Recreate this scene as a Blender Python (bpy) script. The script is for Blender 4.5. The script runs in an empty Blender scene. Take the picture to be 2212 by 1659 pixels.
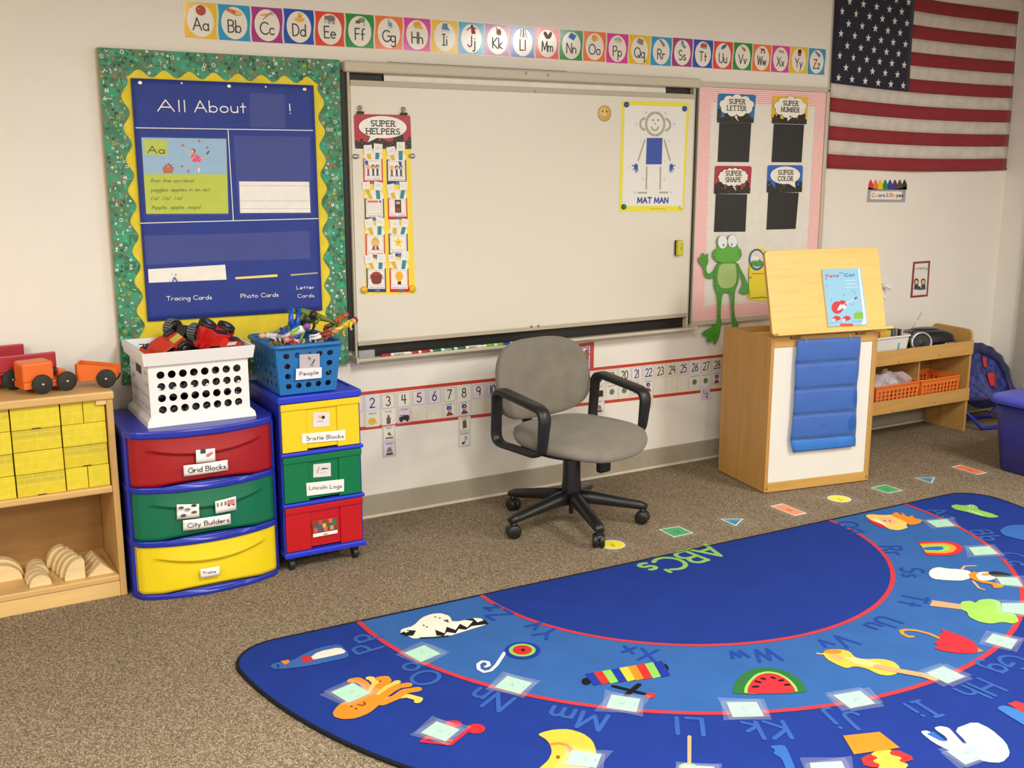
import bpy, bmesh, math, random
from mathutils import Vector, Matrix, Euler
random.seed(7)
PI=math.pi
sc=bpy.context.scene
COL=sc.collection
# ------------------------------------------------------------------ camera
FPX=2290.0; CX,CY=1106.0,829.5
YAW=math.radians(30.12); PITCH=math.atan(471.5/2290)
CAM=Vector((0.0,-4.1261,1.5))
FW=Vector((math.sin(YAW)*math.cos(PITCH),math.cos(YAW)*math.cos(PITCH),-math.sin(PITCH)))
RT=Vector((math.cos(YAW),-math.sin(YAW),0)); UP=RT.cross(FW)
cd=bpy.data.cameras.new('camera'); cam=bpy.data.objects.new('camera',cd); COL.objects.link(cam)
cam.matrix_world=Matrix((( RT.x,UP.x,-FW.x,CAM.x),(RT.y,UP.y,-FW.y,CAM.y),(RT.z,UP.z,-FW.z,CAM.z),(0,0,0,1)))
cd.sensor_fit='HORIZONTAL'; cd.sensor_width=36; cd.lens=36*FPX/2212; cd.clip_start=.05; cd.clip_end=50
sc.camera=cam
# ------------------------------------------------------------------ world, lights, exposure
w=bpy.data.worlds.new('world'); sc.world=w; w.use_nodes=True
w.node_tree.nodes['Background'].inputs[0].default_value=(1,.95,.88,1)
w.node_tree.nodes['Background'].inputs[1].default_value=.25
def area(x,y,z,sx,sy,power,col=(1,.968,.915)):
    l=bpy.data.lights.new('ceiling_lamp','AREA'); l.shape='RECTANGLE'; l.size=sx; l.size_y=sy; l.energy=power; l.color=col
    o=bpy.data.objects.new('ceiling_lamp',l); o.location=(x,y,z); COL.objects.link(o); return o
for (lx,ly,pw) in ((1.3,-2.9,75),(4.08,-3.0,76),(-1.6,-2.9,80),(1.3,-5.4,80),(4.3,-5.4,80),(-1.6,-5.4,80)):
    area(lx,ly,2.415,.56,1.16,pw)
sc.view_settings.view_transform='Standard'; sc.view_settings.look='None'
sc.view_settings.exposure=0.0; sc.view_settings.gamma=1.0; sc.view_settings.use_curve_mapping=False
# ------------------------------------------------------------------ materials
def lin(h):
    if isinstance(h,str):
        h=h.lstrip('#'); c=[int(h[i:i+2],16)/255 for i in (0,2,4)]
    else: c=list(h)
    return tuple((v/12.92 if v<=.04045 else ((v+.055)/1.055)**2.4) for v in c)+(1.0,)
_M={}
def mat(h,rough=.5,kind='plain',**k):
    key=(h,rough,kind,tuple(sorted(k.items())))
    if key in _M: return _M[key]
    m=bpy.data.materials.new(kind+'_'+h.lstrip('#')); m.use_nodes=True
    nt=m.node_tree; N=nt.nodes; L=nt.links; b=N['Principled BSDF']
    col=lin(h); b.inputs['Base Color'].default_value=col; b.inputs['Roughness'].default_value=rough
    def nd(t,**kw):
        n=N.new(t)
        for a,v in kw.items(): setattr(n,a,v)
        return n
    tc=nd('ShaderNodeTexCoord')
    def noise(scale,det=3,rgh=.5,src='Object',mp=None):
        n=nd('ShaderNodeTexNoise'); n.inputs['Scale'].default_value=scale; n.inputs['Detail'].default_value=det; n.inputs['Roughness'].default_value=rgh
        if mp:
            q=nd('ShaderNodeMapping'); q.inputs['Scale'].default_value=mp; L.new(tc.outputs[src],q.inputs[0]); L.new(q.outputs[0],n.inputs[0])
        else: L.new(tc.outputs[src],n.inputs[0])
        return n
    def ramp(fac,stops):
        r=nd('ShaderNodeValToRGB'); e=r.color_ramp.elements
        while len(e)<len(stops): e.new(.5)
        for i,(p,c) in enumerate(stops): e[i].position=p; e[i].color=c if len(c)==4 else lin(c)
        L.new(fac,r.inputs[0]); return r
    def dk(f): return tuple(min(1,c*f) for c in col[:3])+(1,)
    def bump(src,st,dist=.001):
        q=nd('ShaderNodeBump'); q.inputs['Strength'].default_value=st; q.inputs['Distance'].default_value=dist
        L.new(src,q.inputs['Height']); L.new(q.outputs[0],b.inputs['Normal'])
    if kind=='plain':
        n=noise(25,2); r=ramp(n.outputs[0],[(.3,dk(.96)),(.7,dk(1.03))]); L.new(r.outputs[0],b.inputs['Base Color'])
    elif kind=='wall':
        n=noise(6,3); r=ramp(n.outputs[0],[(.3,dk(.985)),(.7,dk(1.01))]); L.new(r.outputs[0],b.inputs['Base Color'])
        n2=noise(260,2); bump(n2.outputs[0],.12,.0008)
    elif kind=='wood':
        ax=k.get('ax','x'); mp={'x':(2.2,22,22),'z':(22,22,2.2),'y':(22,2.2,22)}[ax]
        n=noise(1.6,5,.6,mp=mp); r=ramp(n.outputs[0],[(.25,dk(.84)),(.5,dk(1.0)),(.75,dk(1.1))]); L.new(r.outputs[0],b.inputs['Base Color'])
        b.inputs['Roughness'].default_value=rough; bump(n.outputs[0],.08)
    elif kind=='fabric':
        n=noise(k.get('s',900),2); n1=noise(14,3)
        r=ramp(n1.outputs[0],[(.3,dk(.88)),(.7,dk(1.08))]); r2=ramp(n.outputs[0],[(.3,(.82,.82,.82,1)),(.7,(1,1,1,1))])
        mx=nd('ShaderNodeMix',data_type='RGBA',blend_type='MULTIPLY'); mx.inputs[0].default_value=1
        L.new(r.outputs[0],mx.inputs[6]); L.new(r2.outputs[0],mx.inputs[7]); L.new(mx.outputs[2],b.inputs['Base Color']); bump(n.outputs[0],.5,.0015)
        b.inputs['Sheen Weight'].default_value=.15
    elif kind=='rug':
        n=noise(700,3,.7); n1=noise(7,3)
        r=ramp(n1.outputs[0],[(.3,dk(.93)),(.7,dk(1.06))]); r2=ramp(n.outputs[0],[(.3,(.8,.8,.8,1)),(.7,(1.04,1.04,1.04,1))])
        mx=nd('ShaderNodeMix',data_type='RGBA',blend_type='MULTIPLY'); mx.inputs[0].default_value=1
        L.new(r.outputs[0],mx.inputs[6]); L.new(r2.outputs[0],mx.inputs[7]); L.new(mx.outputs[2],b.inputs['Base Color']); bump(n.outputs[0],.35,.002)
        b.inputs['Specular IOR Level'].default_value=.15
    elif kind=='carpet':
        v=nd('ShaderNodeTexVoronoi'); v.inputs['Scale'].default_value=165; v.inputs['Randomness'].default_value=.62
        q=nd('ShaderNodeMapping'); q.inputs['Scale'].default_value=(1.25,.85,.0); q.inputs['Rotation'].default_value=(0,0,math.radians(20))
        nz=noise(30,2); ad=nd('ShaderNodeVectorMath',operation='MULTIPLY_ADD'); ad.inputs[1].default_value=(.010,.010,0)
        L.new(nz.outputs['Color'],ad.inputs[0]); L.new(tc.outputs['Object'],ad.inputs[2]); L.new(ad.outputs[0],q.inputs[0]); L.new(q.outputs[0],v.inputs[0])
        sp=nd('ShaderNodeSeparateColor'); L.new(v.outputs['Color'],sp.inputs[0])
        r=ramp(sp.outputs[0],[(0,'837663'),(.25,'94856f'),(.65,'a2927a'),(.95,'b0a088')])
        r2=ramp(v.outputs['Distance'],[(.25,(1.06,1.06,1.06,1)),(.66,(.46,.43,.40,1))])
        mx=nd('ShaderNodeMix',data_type='RGBA',blend_type='MULTIPLY'); mx.inputs[0].default_value=1
        L.new(r.outputs[0],mx.inputs[6]); L.new(r2.outputs[0],mx.inputs[7])
        n1=noise(1.6,4); r3=ramp(n1.outputs[0],[(.3,(.93,.93,.93,1)),(.7,(1.05,1.05,1.05,1))])
        m2=nd('ShaderNodeMix',data_type='RGBA',blend_type='MULTIPLY'); m2.inputs[0].default_value=1
        L.new(mx.outputs[2],m2.inputs[6]); L.new(r3.outputs[0],m2.inputs[7]); L.new(m2.outputs[2],b.inputs['Base Color'])
        iv=nd('ShaderNodeMath',operation='SUBTRACT'); iv.inputs[0].default_value=1; L.new(v.outputs['Distance'],iv.inputs[1]); bump(iv.outputs[0],.6,.003)
        b.inputs['Specular IOR Level'].default_value=.1
    elif kind=='plastic':
        b.inputs['Specular IOR Level'].default_value=.5; n=noise(500,2); bump(n.outputs[0],.06,.0005)
    elif kind=='metal':
        b.inputs['Metallic'].default_value=1.0; n=noise(60,2); r=ramp(n.outputs[0],[(.3,(rough*.8,)*3+(1,)),(.7,(rough*1.2,)*3+(1,))]); L.new(r.outputs[0],b.inputs['Roughness'])
    elif kind=='chevron':   # pink zigzag print; the zigzag lines run along axis k['a'], stacked along k['b']
        sp=nd('ShaderNodeSeparateXYZ'); L.new(tc.outputs['Object'],sp.inputs[0])
        A=sp.outputs[{'x':0,'z':2}[k['a']]]; Bc=sp.outputs[{'x':0,'z':2}[k['b']]]
        pp=nd('ShaderNodeMath',operation='PINGPONG'); L.new(A,pp.inputs[0]); pp.inputs[1].default_value=.0058
        s=nd('ShaderNodeMath',operation='MULTIPLY_ADD'); L.new(pp.outputs[0],s.inputs[0]); s.inputs[1].default_value=.95; L.new(Bc,s.inputs[2])
        d=nd('ShaderNodeMath',operation='DIVIDE'); L.new(s.outputs[0],d.inputs[0]); d.inputs[1].default_value=.0094
        f=nd('ShaderNodeMath',operation='FRACT'); L.new(d.outputs[0],f.inputs[0])
        r=ramp(f.outputs[0],[(.0,'e0606c'),(.40,'e0606c'),(.46,'fbeee8'),(.94,'fbeee8')]); L.new(r.outputs[0],b.inputs['Base Color'])
    elif kind=='green_print':
        v=nd('ShaderNodeTexVoronoi'); v.inputs['Scale'].default_value=42; v.distance='CHEBYCHEV'; L.new(tc.outputs['Object'],v.inputs[0])
        sp=nd('ShaderNodeSeparateColor'); L.new(v.outputs['Color'],sp.inputs[0])
        r=ramp(sp.outputs[0],[(0,'2c6b4a'),(.3,'3f7f5a'),(.5,'64785a'),(.7,'3b8c68'),(.9,'2f9a74')]); L.new(r.outputs[0],b.inputs['Base Color'])
    elif kind=='brickbox':
        sp=nd('ShaderNodeSeparateXYZ'); L.new(tc.outputs['Object'],sp.inputs[0]); cb=nd('ShaderNodeCombineXYZ')
        L.new(sp.outputs[0],cb.inputs[0]); L.new(sp.outputs[2],cb.inputs[1])
        q=nd('ShaderNodeTexBrick'); L.new(cb.outputs[0],q.inputs[0]); q.inputs['Scale'].default_value=1
        q.inputs['Brick Width'].default_value=k.get('bw',.052); q.inputs['Row Height'].default_value=k.get('bh',.026); q.inputs['Mortar Size'].default_value=.0008; q.inputs['Mortar Smooth'].default_value=.3
        q.inputs['Color1'].default_value=col; q.inputs['Color2'].default_value=dk(.95); q.inputs['Mortar'].default_value=lin('e3d55c')
        n=noise(30,3); r2=ramp(n.outputs[0],[(.3,(.93,.93,.93,1)),(.7,(1.03,1.03,1.03,1))])
        mx=nd('ShaderNodeMix',data_type='RGBA',blend_type='MULTIPLY'); mx.inputs[0].default_value=1
        L.new(q.outputs[0],mx.inputs[6]); L.new(r2.outputs[0],mx.inputs[7]); L.new(mx.outputs[2],b.inputs['Base Color'])
    elif kind=='checker':
        q=nd('ShaderNodeTexChecker'); q.inputs['Scale'].default_value=k.get('s',18); L.new(tc.outputs['Object'],q.inputs[0])
        q.inputs[1].default_value=col; q.inputs[2].default_value=lin('3a3f86'); L.new(q.outputs[0],b.inputs['Base Color'])
        n=noise(600,2); bump(n.outputs[0],.3)
    elif kind=='clear':
        b.inputs['Alpha'].default_value=k.get('alpha',.15); n=noise(18,3)
        bump(n.outputs[0],k.get('bump',.4),.006)
    _M[key]=m; return m
# ------------------------------------------------------------------ mesh builder
class MB:
    def __init__(s): s.v=[]; s.f=[]; s.m=[]; s.sm=[]; s.mats=[]
    def mi(s,m):
        if m not in s.mats: s.mats.append(m)
        return s.mats.index(m)
    def add(s,vs,fs,m,smooth=False):
        o=len(s.v); s.v+= [tuple(v) for v in vs]; i=s.mi(m)
        for f in fs: s.f.append(tuple(a+o for a in f)); s.m.append(i); s.sm.append(smooth)
    def box(s,a,b,m,T=None,bev=0):
        x0,y0,z0=a; x1,y1,z1=b
        if bev:
            r=min(bev,abs(x1-x0)/2.01,abs(y1-y0)/2.01,abs(z1-z0)/2.01)
            # chamfered box: rounded outline in xy extruded with chamfered top and bottom
            def ring(i,z):
                c=[]
                for (cx,cy,a0) in ((x1-r,y1-r,0),(x0+r,y1-r,PI/2),(x0+r,y0+r,PI),(x1-r,y0+r,1.5*PI)):
                    for t in range(4):
                        an=a0+t*PI/6; c.append((cx+(r-i)*math.cos(an),cy+(r-i)*math.sin(an),z))
                return c
            rs=[ring(r,z0),ring(r*.3,z0+r*.3),ring(0,z0+r),ring(0,z1-r),ring(r*.3,z1-r*.3),ring(r,z1)]
            vs=[p for q in rs for p in q]; n=16; fs=[tuple(range(n-1,-1,-1)),tuple(range(5*n,6*n))]
            for k in range(5):
                for j in range(n): fs.append((k*n+j,k*n+(j+1)%n,(k+1)*n+(j+1)%n,(k+1)*n+j))
        else:
            vs=[(x0,y0,z0),(x1,y0,z0),(x1,y1,z0),(x0,y1,z0),(x0,y0,z1),(x1,y0,z1),(x1,y1,z1),(x0,y1,z1)]
            fs=[(3,2,1,0),(4,5,6,7),(0,1,5,4),(1,2,6,5),(2,3,7,6),(3,0,4,7)]
        if T: vs=[T@Vector(v) for v in vs]
        s.add(vs,fs,m,False)
    def prism(s,pts,off,m,m2=None,smooth=False):
        n=len(pts); off=Vector(off); P=[Vector(p) for p in pts]
        s.add(P+[p+off for p in P],[tuple(range(n-1,-1,-1)),tuple(range(n,2*n))],m)
        s.add(P+[p+off for p in P],[(i,(i+1)%n,(i+1)%n+n,i+n) for i in range(n)],m2 or m,smooth)
    def tube(s,pts,r,m,n=10,closed=False,cap=True,flat=None):
        P=[Vector(p) for p in pts]; k=len(P); rs=r if isinstance(r,(list,tuple)) else [r]*k
        ref=None; rings=[]
        for i in range(k):
            a=P[i-1] if (i>0 or closed) else P[0]; b=P[(i+1)%k] if (i<k-1 or closed) else P[-1]
            t=(b-a).normalized()
            if ref is None:
                ref=Vector((0,0,1)) if abs(t.z)<.9 else Vector((1,0,0))
                if flat: ref=Vector(flat)
            if flat: ref=Vector(flat)
            u=(ref-t*ref.dot(t)).normalized(); w_=t.cross(u); ref=u
            rx,ry=(rs[i] if isinstance(rs[i],tuple) else (rs[i],rs[i]))
            rings.append([P[i]+u*rx*math.cos(2*PI*j/n+PI/n)+w_*ry*math.sin(2*PI*j/n+PI/n) for j in range(n)])
        vs=[p for q in rings for p in q]; fs=[]
        for i in range(k if closed else k-1):
            for j in range(n):
                a=i*n; b2=((i+1)%k)*n; fs.append((a+j,a+(j+1)%n,b2+(j+1)%n,b2+j))
        s.add(vs,fs,m,True)
        if cap and not closed: s.add(rings[0],[tuple(range(n-1,-1,-1))],m); s.add(rings[-1],[tuple(range(n))],m)
    def lathe(s,prof,c,m,n=20,ax=(0,0,1),smooth=True):
        ax=Vector(ax).normalized(); u=ax.orthogonal().normalized(); w_=ax.cross(u); c=Vector(c); vs=[];fs=[]
        for (r,h) in prof:
            for j in range(n): vs.append(c+ax*h+(u*math.cos(2*PI*j/n)+w_*math.sin(2*PI*j/n))*r)
        k=len(prof)
        for i in range(k-1):
            for j in range(n): fs.append((i*n+j,i*n+(j+1)%n,(i+1)*n+(j+1)%n,(i+1)*n+j))
        s.add(vs,fs,m,smooth)
        if prof[0][0]>1e-5: s.add(vs[:n],[tuple(range(n-1,-1,-1))],m)
        if prof[-1][0]>1e-5: s.add(vs[-n:],[tuple(range(n))],m)
    def ell(s,c,r,m,n=14,k=8,T=None,e=1.0):
        vs=[];fs=[]; c=Vector(c)
        def pw(a): return math.copysign(abs(a)**e,a)
        for i in range(k+1):
            t=PI*i/k
            for j in range(n):
                a=2*PI*j/n
                v=Vector((r[0]*pw(math.sin(t))*pw(math.cos(a)),r[1]*pw(math.sin(t))*pw(math.sin(a)),-r[2]*pw(math.cos(t))))
                vs.append(c+(T@v if T else v))
        for i in range(k):
            for j in range(n): fs.append((i*n+j,i*n+(j+1)%n,(i+1)*n+(j+1)%n,(i+1)*n+j))
        s.add(vs,fs,m,True)
    def grid(s,F,nu,nv,m,smooth=True):
        vs=[F(i/nu,j/nv) for j in range(nv+1) for i in range(nu+1)]; w_=nu+1
        s.add(vs,[(j*w_+i,j*w_+i+1,(j+1)*w_+i+1,(j+1)*w_+i) for j in range(nv) for i in range(nu)],m,smooth)
_W={}
def wm(o): return _W.get(o.name,Matrix())
def tag(o,label=None,cat=None,group=None,kind=None):
    if label: o['label']=label
    if cat: o['category']=cat
    if group: o['group']=group
    if kind: o['kind']=kind
    return o
def root(name,loc=(0,0,0),rz=0,label=None,cat=None,group=None,rot=None):
    o=bpy.data.objects.new(name,None); o.empty_display_size=.05; COL.objects.link(o); o.location=loc
    R=rot if rot else (0,0,rz); o.rotation_euler=R
    _W[o.name]=Matrix.LocRotScale(Vector(loc),Euler(R),None)
    return tag(o,label,cat,group)
def mk(name,b,parent=None,local=False,origin=None,bevel=0,label=None,cat=None,group=None,kind=None,subsurf=0,solid=0):
    """build MB as one mesh object. vertices are world coords unless local=True (then in the parent's/own frame)."""
    me=bpy.data.meshes.new(name); V_=[Vector(v) for v in b.v]
    if parent is not None:
        W=wm(parent)
        if not local: Wi=W.inverted(); V_=[Wi@v for v in V_]
        loc=Vector((0,0,0))
        if local is False or True:
            xs=[v.x for v in V_]; ys=[v.y for v in V_]; zs=[v.z for v in V_]
            loc=Vector(((min(xs)+max(xs))/2,(min(ys)+max(ys))/2,(min(zs)+max(zs))/2))
        V_=[v-loc for v in V_]
    else:
        if origin is None:
            xs=[v.x for v in V_]; ys=[v.y for v in V_]; zs=[v.z for v in V_]
            origin=((min(xs)+max(xs))/2,(min(ys)+max(ys))/2,min(zs))
        loc=Vector(origin); V_=[v-loc for v in V_]
    me.from_pydata([tuple(v) for v in V_],[],b.f)
    for m in b.mats: me.materials.append(m)
    me.polygons.foreach_set('material_index',b.m); me.polygons.foreach_set('use_smooth',b.sm); me.update()
    bm=bmesh.new(); bm.from_mesh(me)
    if not getattr(b,'flat',False):
        bmesh.ops.remove_doubles(bm,verts=bm.verts,dist=1e-6)
        bmesh.ops.recalc_face_normals(bm,faces=bm.faces)
    bm.to_mesh(me); bm.free()
    o=bpy.data.objects.new(name,me); COL.objects.link(o); o.location=loc
    if parent is not None:
        o.parent=parent; _W[o.name]=wm(parent)@Matrix.Translation(loc)
    else: _W[o.name]=Matrix.Translation(loc)
    if bevel:
        q=o.modifiers.new('bevel','BEVEL'); q.width=bevel; q.segments=2; q.limit_method='ANGLE'; q.angle_limit=math.radians(40); q.harden_normals=False
    if subsurf:
        q=o.modifiers.new('sub','SUBSURF'); q.levels=subsurf; q.render_levels=subsurf
    if solid:
        q=o.modifiers.new('solid','SOLIDIFY'); q.thickness=solid; q.offset=0
    return tag(o,label,cat,group,kind)
def copy_at(o,dx,parent=None,**kw):
    """copy a thing with its parts (and sub-parts), shifted by dx"""
    c=o.copy(); COL.objects.link(c); c.location=o.location+Vector(dx) if parent is None else o.location
    if parent is not None: c.parent=parent
    for ch in o.children: copy_at(ch,(0,0,0),parent=c)
    for a,v in kw.items(): c[a]=v
    return c
# ------------------------------------------------------------------ planes and print
class Plane:
    def __init__(s,o,u,v,n): s.o=Vector(o); s.u=Vector(u).normalized(); s.v=Vector(v).normalized(); s.n=Vector(n).normalized()
    def at(s,a,b,h=0): return s.o+s.u*a+s.v*b+s.n*h
    def px(s,x,y):
        d=FW*FPX+RT*(x-CX)+UP*(CY-y); t=(s.o-CAM).dot(s.n)/d.dot(s.n); p=CAM+d*t-s.o
        return (p.dot(s.u),p.dot(s.v))
def wallp(y): return Plane((0,y,0),(1,0,0),(0,0,1),(0,-1,0))
def floorp(z): return Plane((0,0,z),(1,0,0),(0,1,0),(0,0,1))
def zp(pts,x0,y0,s): return [(x0+x*s,y0+y*s) for x,y in pts]
def arc(cx,cy,rx,ry,a0,a1,n=10):
    return [(cx+rx*math.cos(math.radians(a0+(a1-a0)*i/n)),cy+ry*math.sin(math.radians(a0+(a1-a0)*i/n))) for i in range(n+1)]
G={}
def _g(ch,w_,*st): G[ch]=(w_,[list(q) for q in st])
X=.56
_g('A',.76,[(0,0),(.38,1),(.76,0)],[(.14,.36),(.62,.36)])
_g('B',.55,[(0,0),(0,1),(.28,1)]+arc(.28,.77,.22,.23,90,-90)+[(0,.54)],[(.28,.54)]+arc(.28,.27,.27,.27,90,-90)+[(0,0)])
_g('C',.74,arc(.46,.5,.46,.5,48,312,16))
_g('D',.62,[(0,0),(0,1),(.18,1)]+arc(.18,.5,.44,.5,90,-90,12)+[(0,0)])
_g('E',.5,[(.5,1),(0,1),(0,0),(.5,0)],[(0,.53),(.42,.53)])
_g('F',.48,[(.48,1),(0,1),(0,0)],[(0,.53),(.4,.53)])
_g('G',.8,arc(.46,.5,.46,.5,48,360,18)+[(.56,.5)])
_g('H',.62,[(0,1),(0,0)],[(.62,1),(.62,0)],[(0,.52),(.62,.52)])
_g('I',.3,[(.15,1),(.15,0)],[(0,1),(.3,1)],[(0,0),(.3,0)])
_g('J',.45,[(.45,1)]+arc(.22,.24,.23,.24,0,-170,10))
_g('K',.58,[(0,1),(0,0)],[(.54,1),(0,.46),(.58,0)])
_g('L',.48,[(0,1),(0,0),(.48,0)])
_g('M',.8,[(0,0),(.06,1),(.4,.15),(.74,1),(.8,0)])
_g('N',.64,[(0,0),(0,1),(.64,0),(.64,1)])
_g('O',.86,arc(.43,.5,.43,.5,90,450,22))
_g('P',.52,[(0,0),(0,1),(.26,1)]+arc(.26,.75,.26,.25,90,-90)+[(0,.5)])
_g('Q',.86,arc(.43,.5,.43,.5,90,450,22),[(.5,.25),(.84,-.05)])
_g('R',.56,[(0,0),(0,1),(.26,1)]+arc(.26,.76,.26,.24,90,-90)+[(0,.52)],[(.22,.52),(.56,0)])
_g('S',.54,arc(.28,.75,.25,.25,40,270,10)+arc(.28,.25,.26,.25,90,-140,10)[1:])
_g('T',.64,[(0,1),(.64,1)],[(.32,1),(.32,0)])
_g('U',.62,[(0,1)]+arc(.31,.31,.31,.31,180,360,12)+[(.62,1)])
_g('V',.68,[(0,1),(.34,0),(.68,1)])
_g('W',.92,[(0,1),(.23,0),(.46,.9),(.69,0),(.92,1)])
_g('X',.62,[(0,1),(.62,0)],[(.62,1),(0,0)])
_g('Y',.64,[(0,1),(.32,.5),(.64,1)],[(.32,.5),(.32,0)])
_g('Z',.58,[(0,1),(.58,1),(0,0),(.58,0)])
_g('a',.5,arc(.25,.27,.25,.27,0,360,16),[(.5,.54),(.5,0)])
_g('b',.5,[(0,1),(0,0)],arc(.25,.27,.25,.27,180,540,16))
_g('c',.46,arc(.26,.27,.26,.27,45,315,12))
_g('d',.5,arc(.25,.27,.25,.27,0,360,16),[(.5,1),(.5,0)])
_g('e',.5,[(0,.28),(.5,.28)]+arc(.25,.27,.25,.27,5,310,14))
_g('f',.36,arc(.27,.8,.14,.2,50,180,6)+[(.13,0)],[(0,.52),(.32,.52)])
_g('g',.5,arc(.25,.27,.25,.27,0,360,16),[(.5,.54)]+arc(.26,-.2,.24,.22,0,-150,8))
_g('h',.44,[(0,1),(0,0)],[(0,.3)]+arc(.22,.3,.22,.24,180,0,8)+[(.44,0)])
_g('i',.06,[(.03,.54),(.03,0)],[(.03,.77),(.03,.8)])
_g('j',.24,[(.22,.54)]+arc(.05,-.2,.17,.2,0,-120,6),[(.22,.77),(.22,.8)])
_g('k',.42,[(0,1),(0,0)],[(.38,.55),(0,.24),(.42,0)])
_g('l',.06,[(.03,1),(.03,0)])
_g('m',.7,[(0,.54),(0,0)],[(0,.34)]+arc(.175,.34,.175,.2,180,0,6)+[(.35,0)],[(.35,.34)]+arc(.525,.34,.175,.2,180,0,6)+[(.7,0)])
_g('n',.42,[(0,.54),(0,0)],[(0,.32)]+arc(.21,.32,.21,.22,180,0,8)+[(.42,0)])
_g('o',.52,arc(.26,.27,.26,.27,90,450,16))
_g('p',.5,[(0,.54),(0,-.4)],arc(.25,.27,.25,.27,180,540,16))
_g('q',.52,arc(.25,.27,.25,.27,0,360,16),[(.5,.54),(.5,-.4),(.58,-.32)])
_g('r',.34,[(0,.54),(0,0)],[(0,.3)]+arc(.2,.32,.2,.22,180,50,6))
_g('s',.38,arc(.19,.405,.16,.135,45,270,8)+arc(.19,.135,.18,.135,90,-140,8)[1:])
_g('t',.34,[(.16,.85),(.16,0)],[(0,.54),(.34,.54)])
_g('u',.44,[(0,.54)]+arc(.22,.22,.22,.22,180,360,8)+[(.44,.54)],[(.44,.54),(.44,0)])
_g('v',.44,[(0,.54),(.22,0),(.44,.54)])
_g('w',.64,[(0,.54),(.16,0),(.32,.5),(.48,0),(.64,.54)])
_g('x',.42,[(0,.54),(.42,0)],[(.42,.54),(0,0)])
_g('y',.46,[(0,.54),(.23,.02)],[(.46,.54),(.08,-.4)])
_g('z',.4,[(0,.54),(.4,.54),(0,0),(.4,0)])
_g('0',.58,arc(.29,.5,.29,.5,90,450,18)); _g('1',.08,[(.04,1),(.04,0)])
_g('2',.56,arc(.28,.72,.26,.28,160,-35,10)+[(0,0),(.56,0)])
_g('3',.52,arc(.25,.76,.23,.24,140,-80,10)+arc(.24,.27,.27,.27,80,-150,10))
_g('4',.56,[(.1,1),(.04,.45),(.56,.45)],[(.42,1),(.42,0)])
_g('5',.54,[(.5,1),(.08,1),(.04,.58)]+arc(.24,.33,.29,.32,120,-150,12))
_g('6',.54,[(.42,1),(.08,.5)]+arc(.27,.28,.27,.28,170,530,16))
_g('7',.54,[(0,1),(.54,1),(.16,0)])
_g('8',.52,arc(.26,.76,.21,.24,90,450,14),arc(.26,.27,.26,.27,90,450,14))
_g('9',.54,arc(.26,.72,.25,.28,0,360,16),[(.51,.78),(.44,0)])
_g('!',.06,[(.03,1),(.03,.3)],[(.03,.02),(.03,.0)]); _g('.',.06,[(.03,.02),(.03,0)]); _g(',',.08,[(.05,.03),(.0,-.12)])
_g('/',.36,[(0,-.05),(.36,1)]); _g("'",.06,[(.05,1),(.02,.8)]); _g('-',.3,[(0,.35),(.3,.35)])
_g('&',.6,[(.6,0)]+[(.18,.62)]+arc(.28,.8,.16,.18,200,-20,8)+[(.1,.4)]+arc(.22,.2,.2,.2,130,290,8)+[(.6,.42)])
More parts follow.
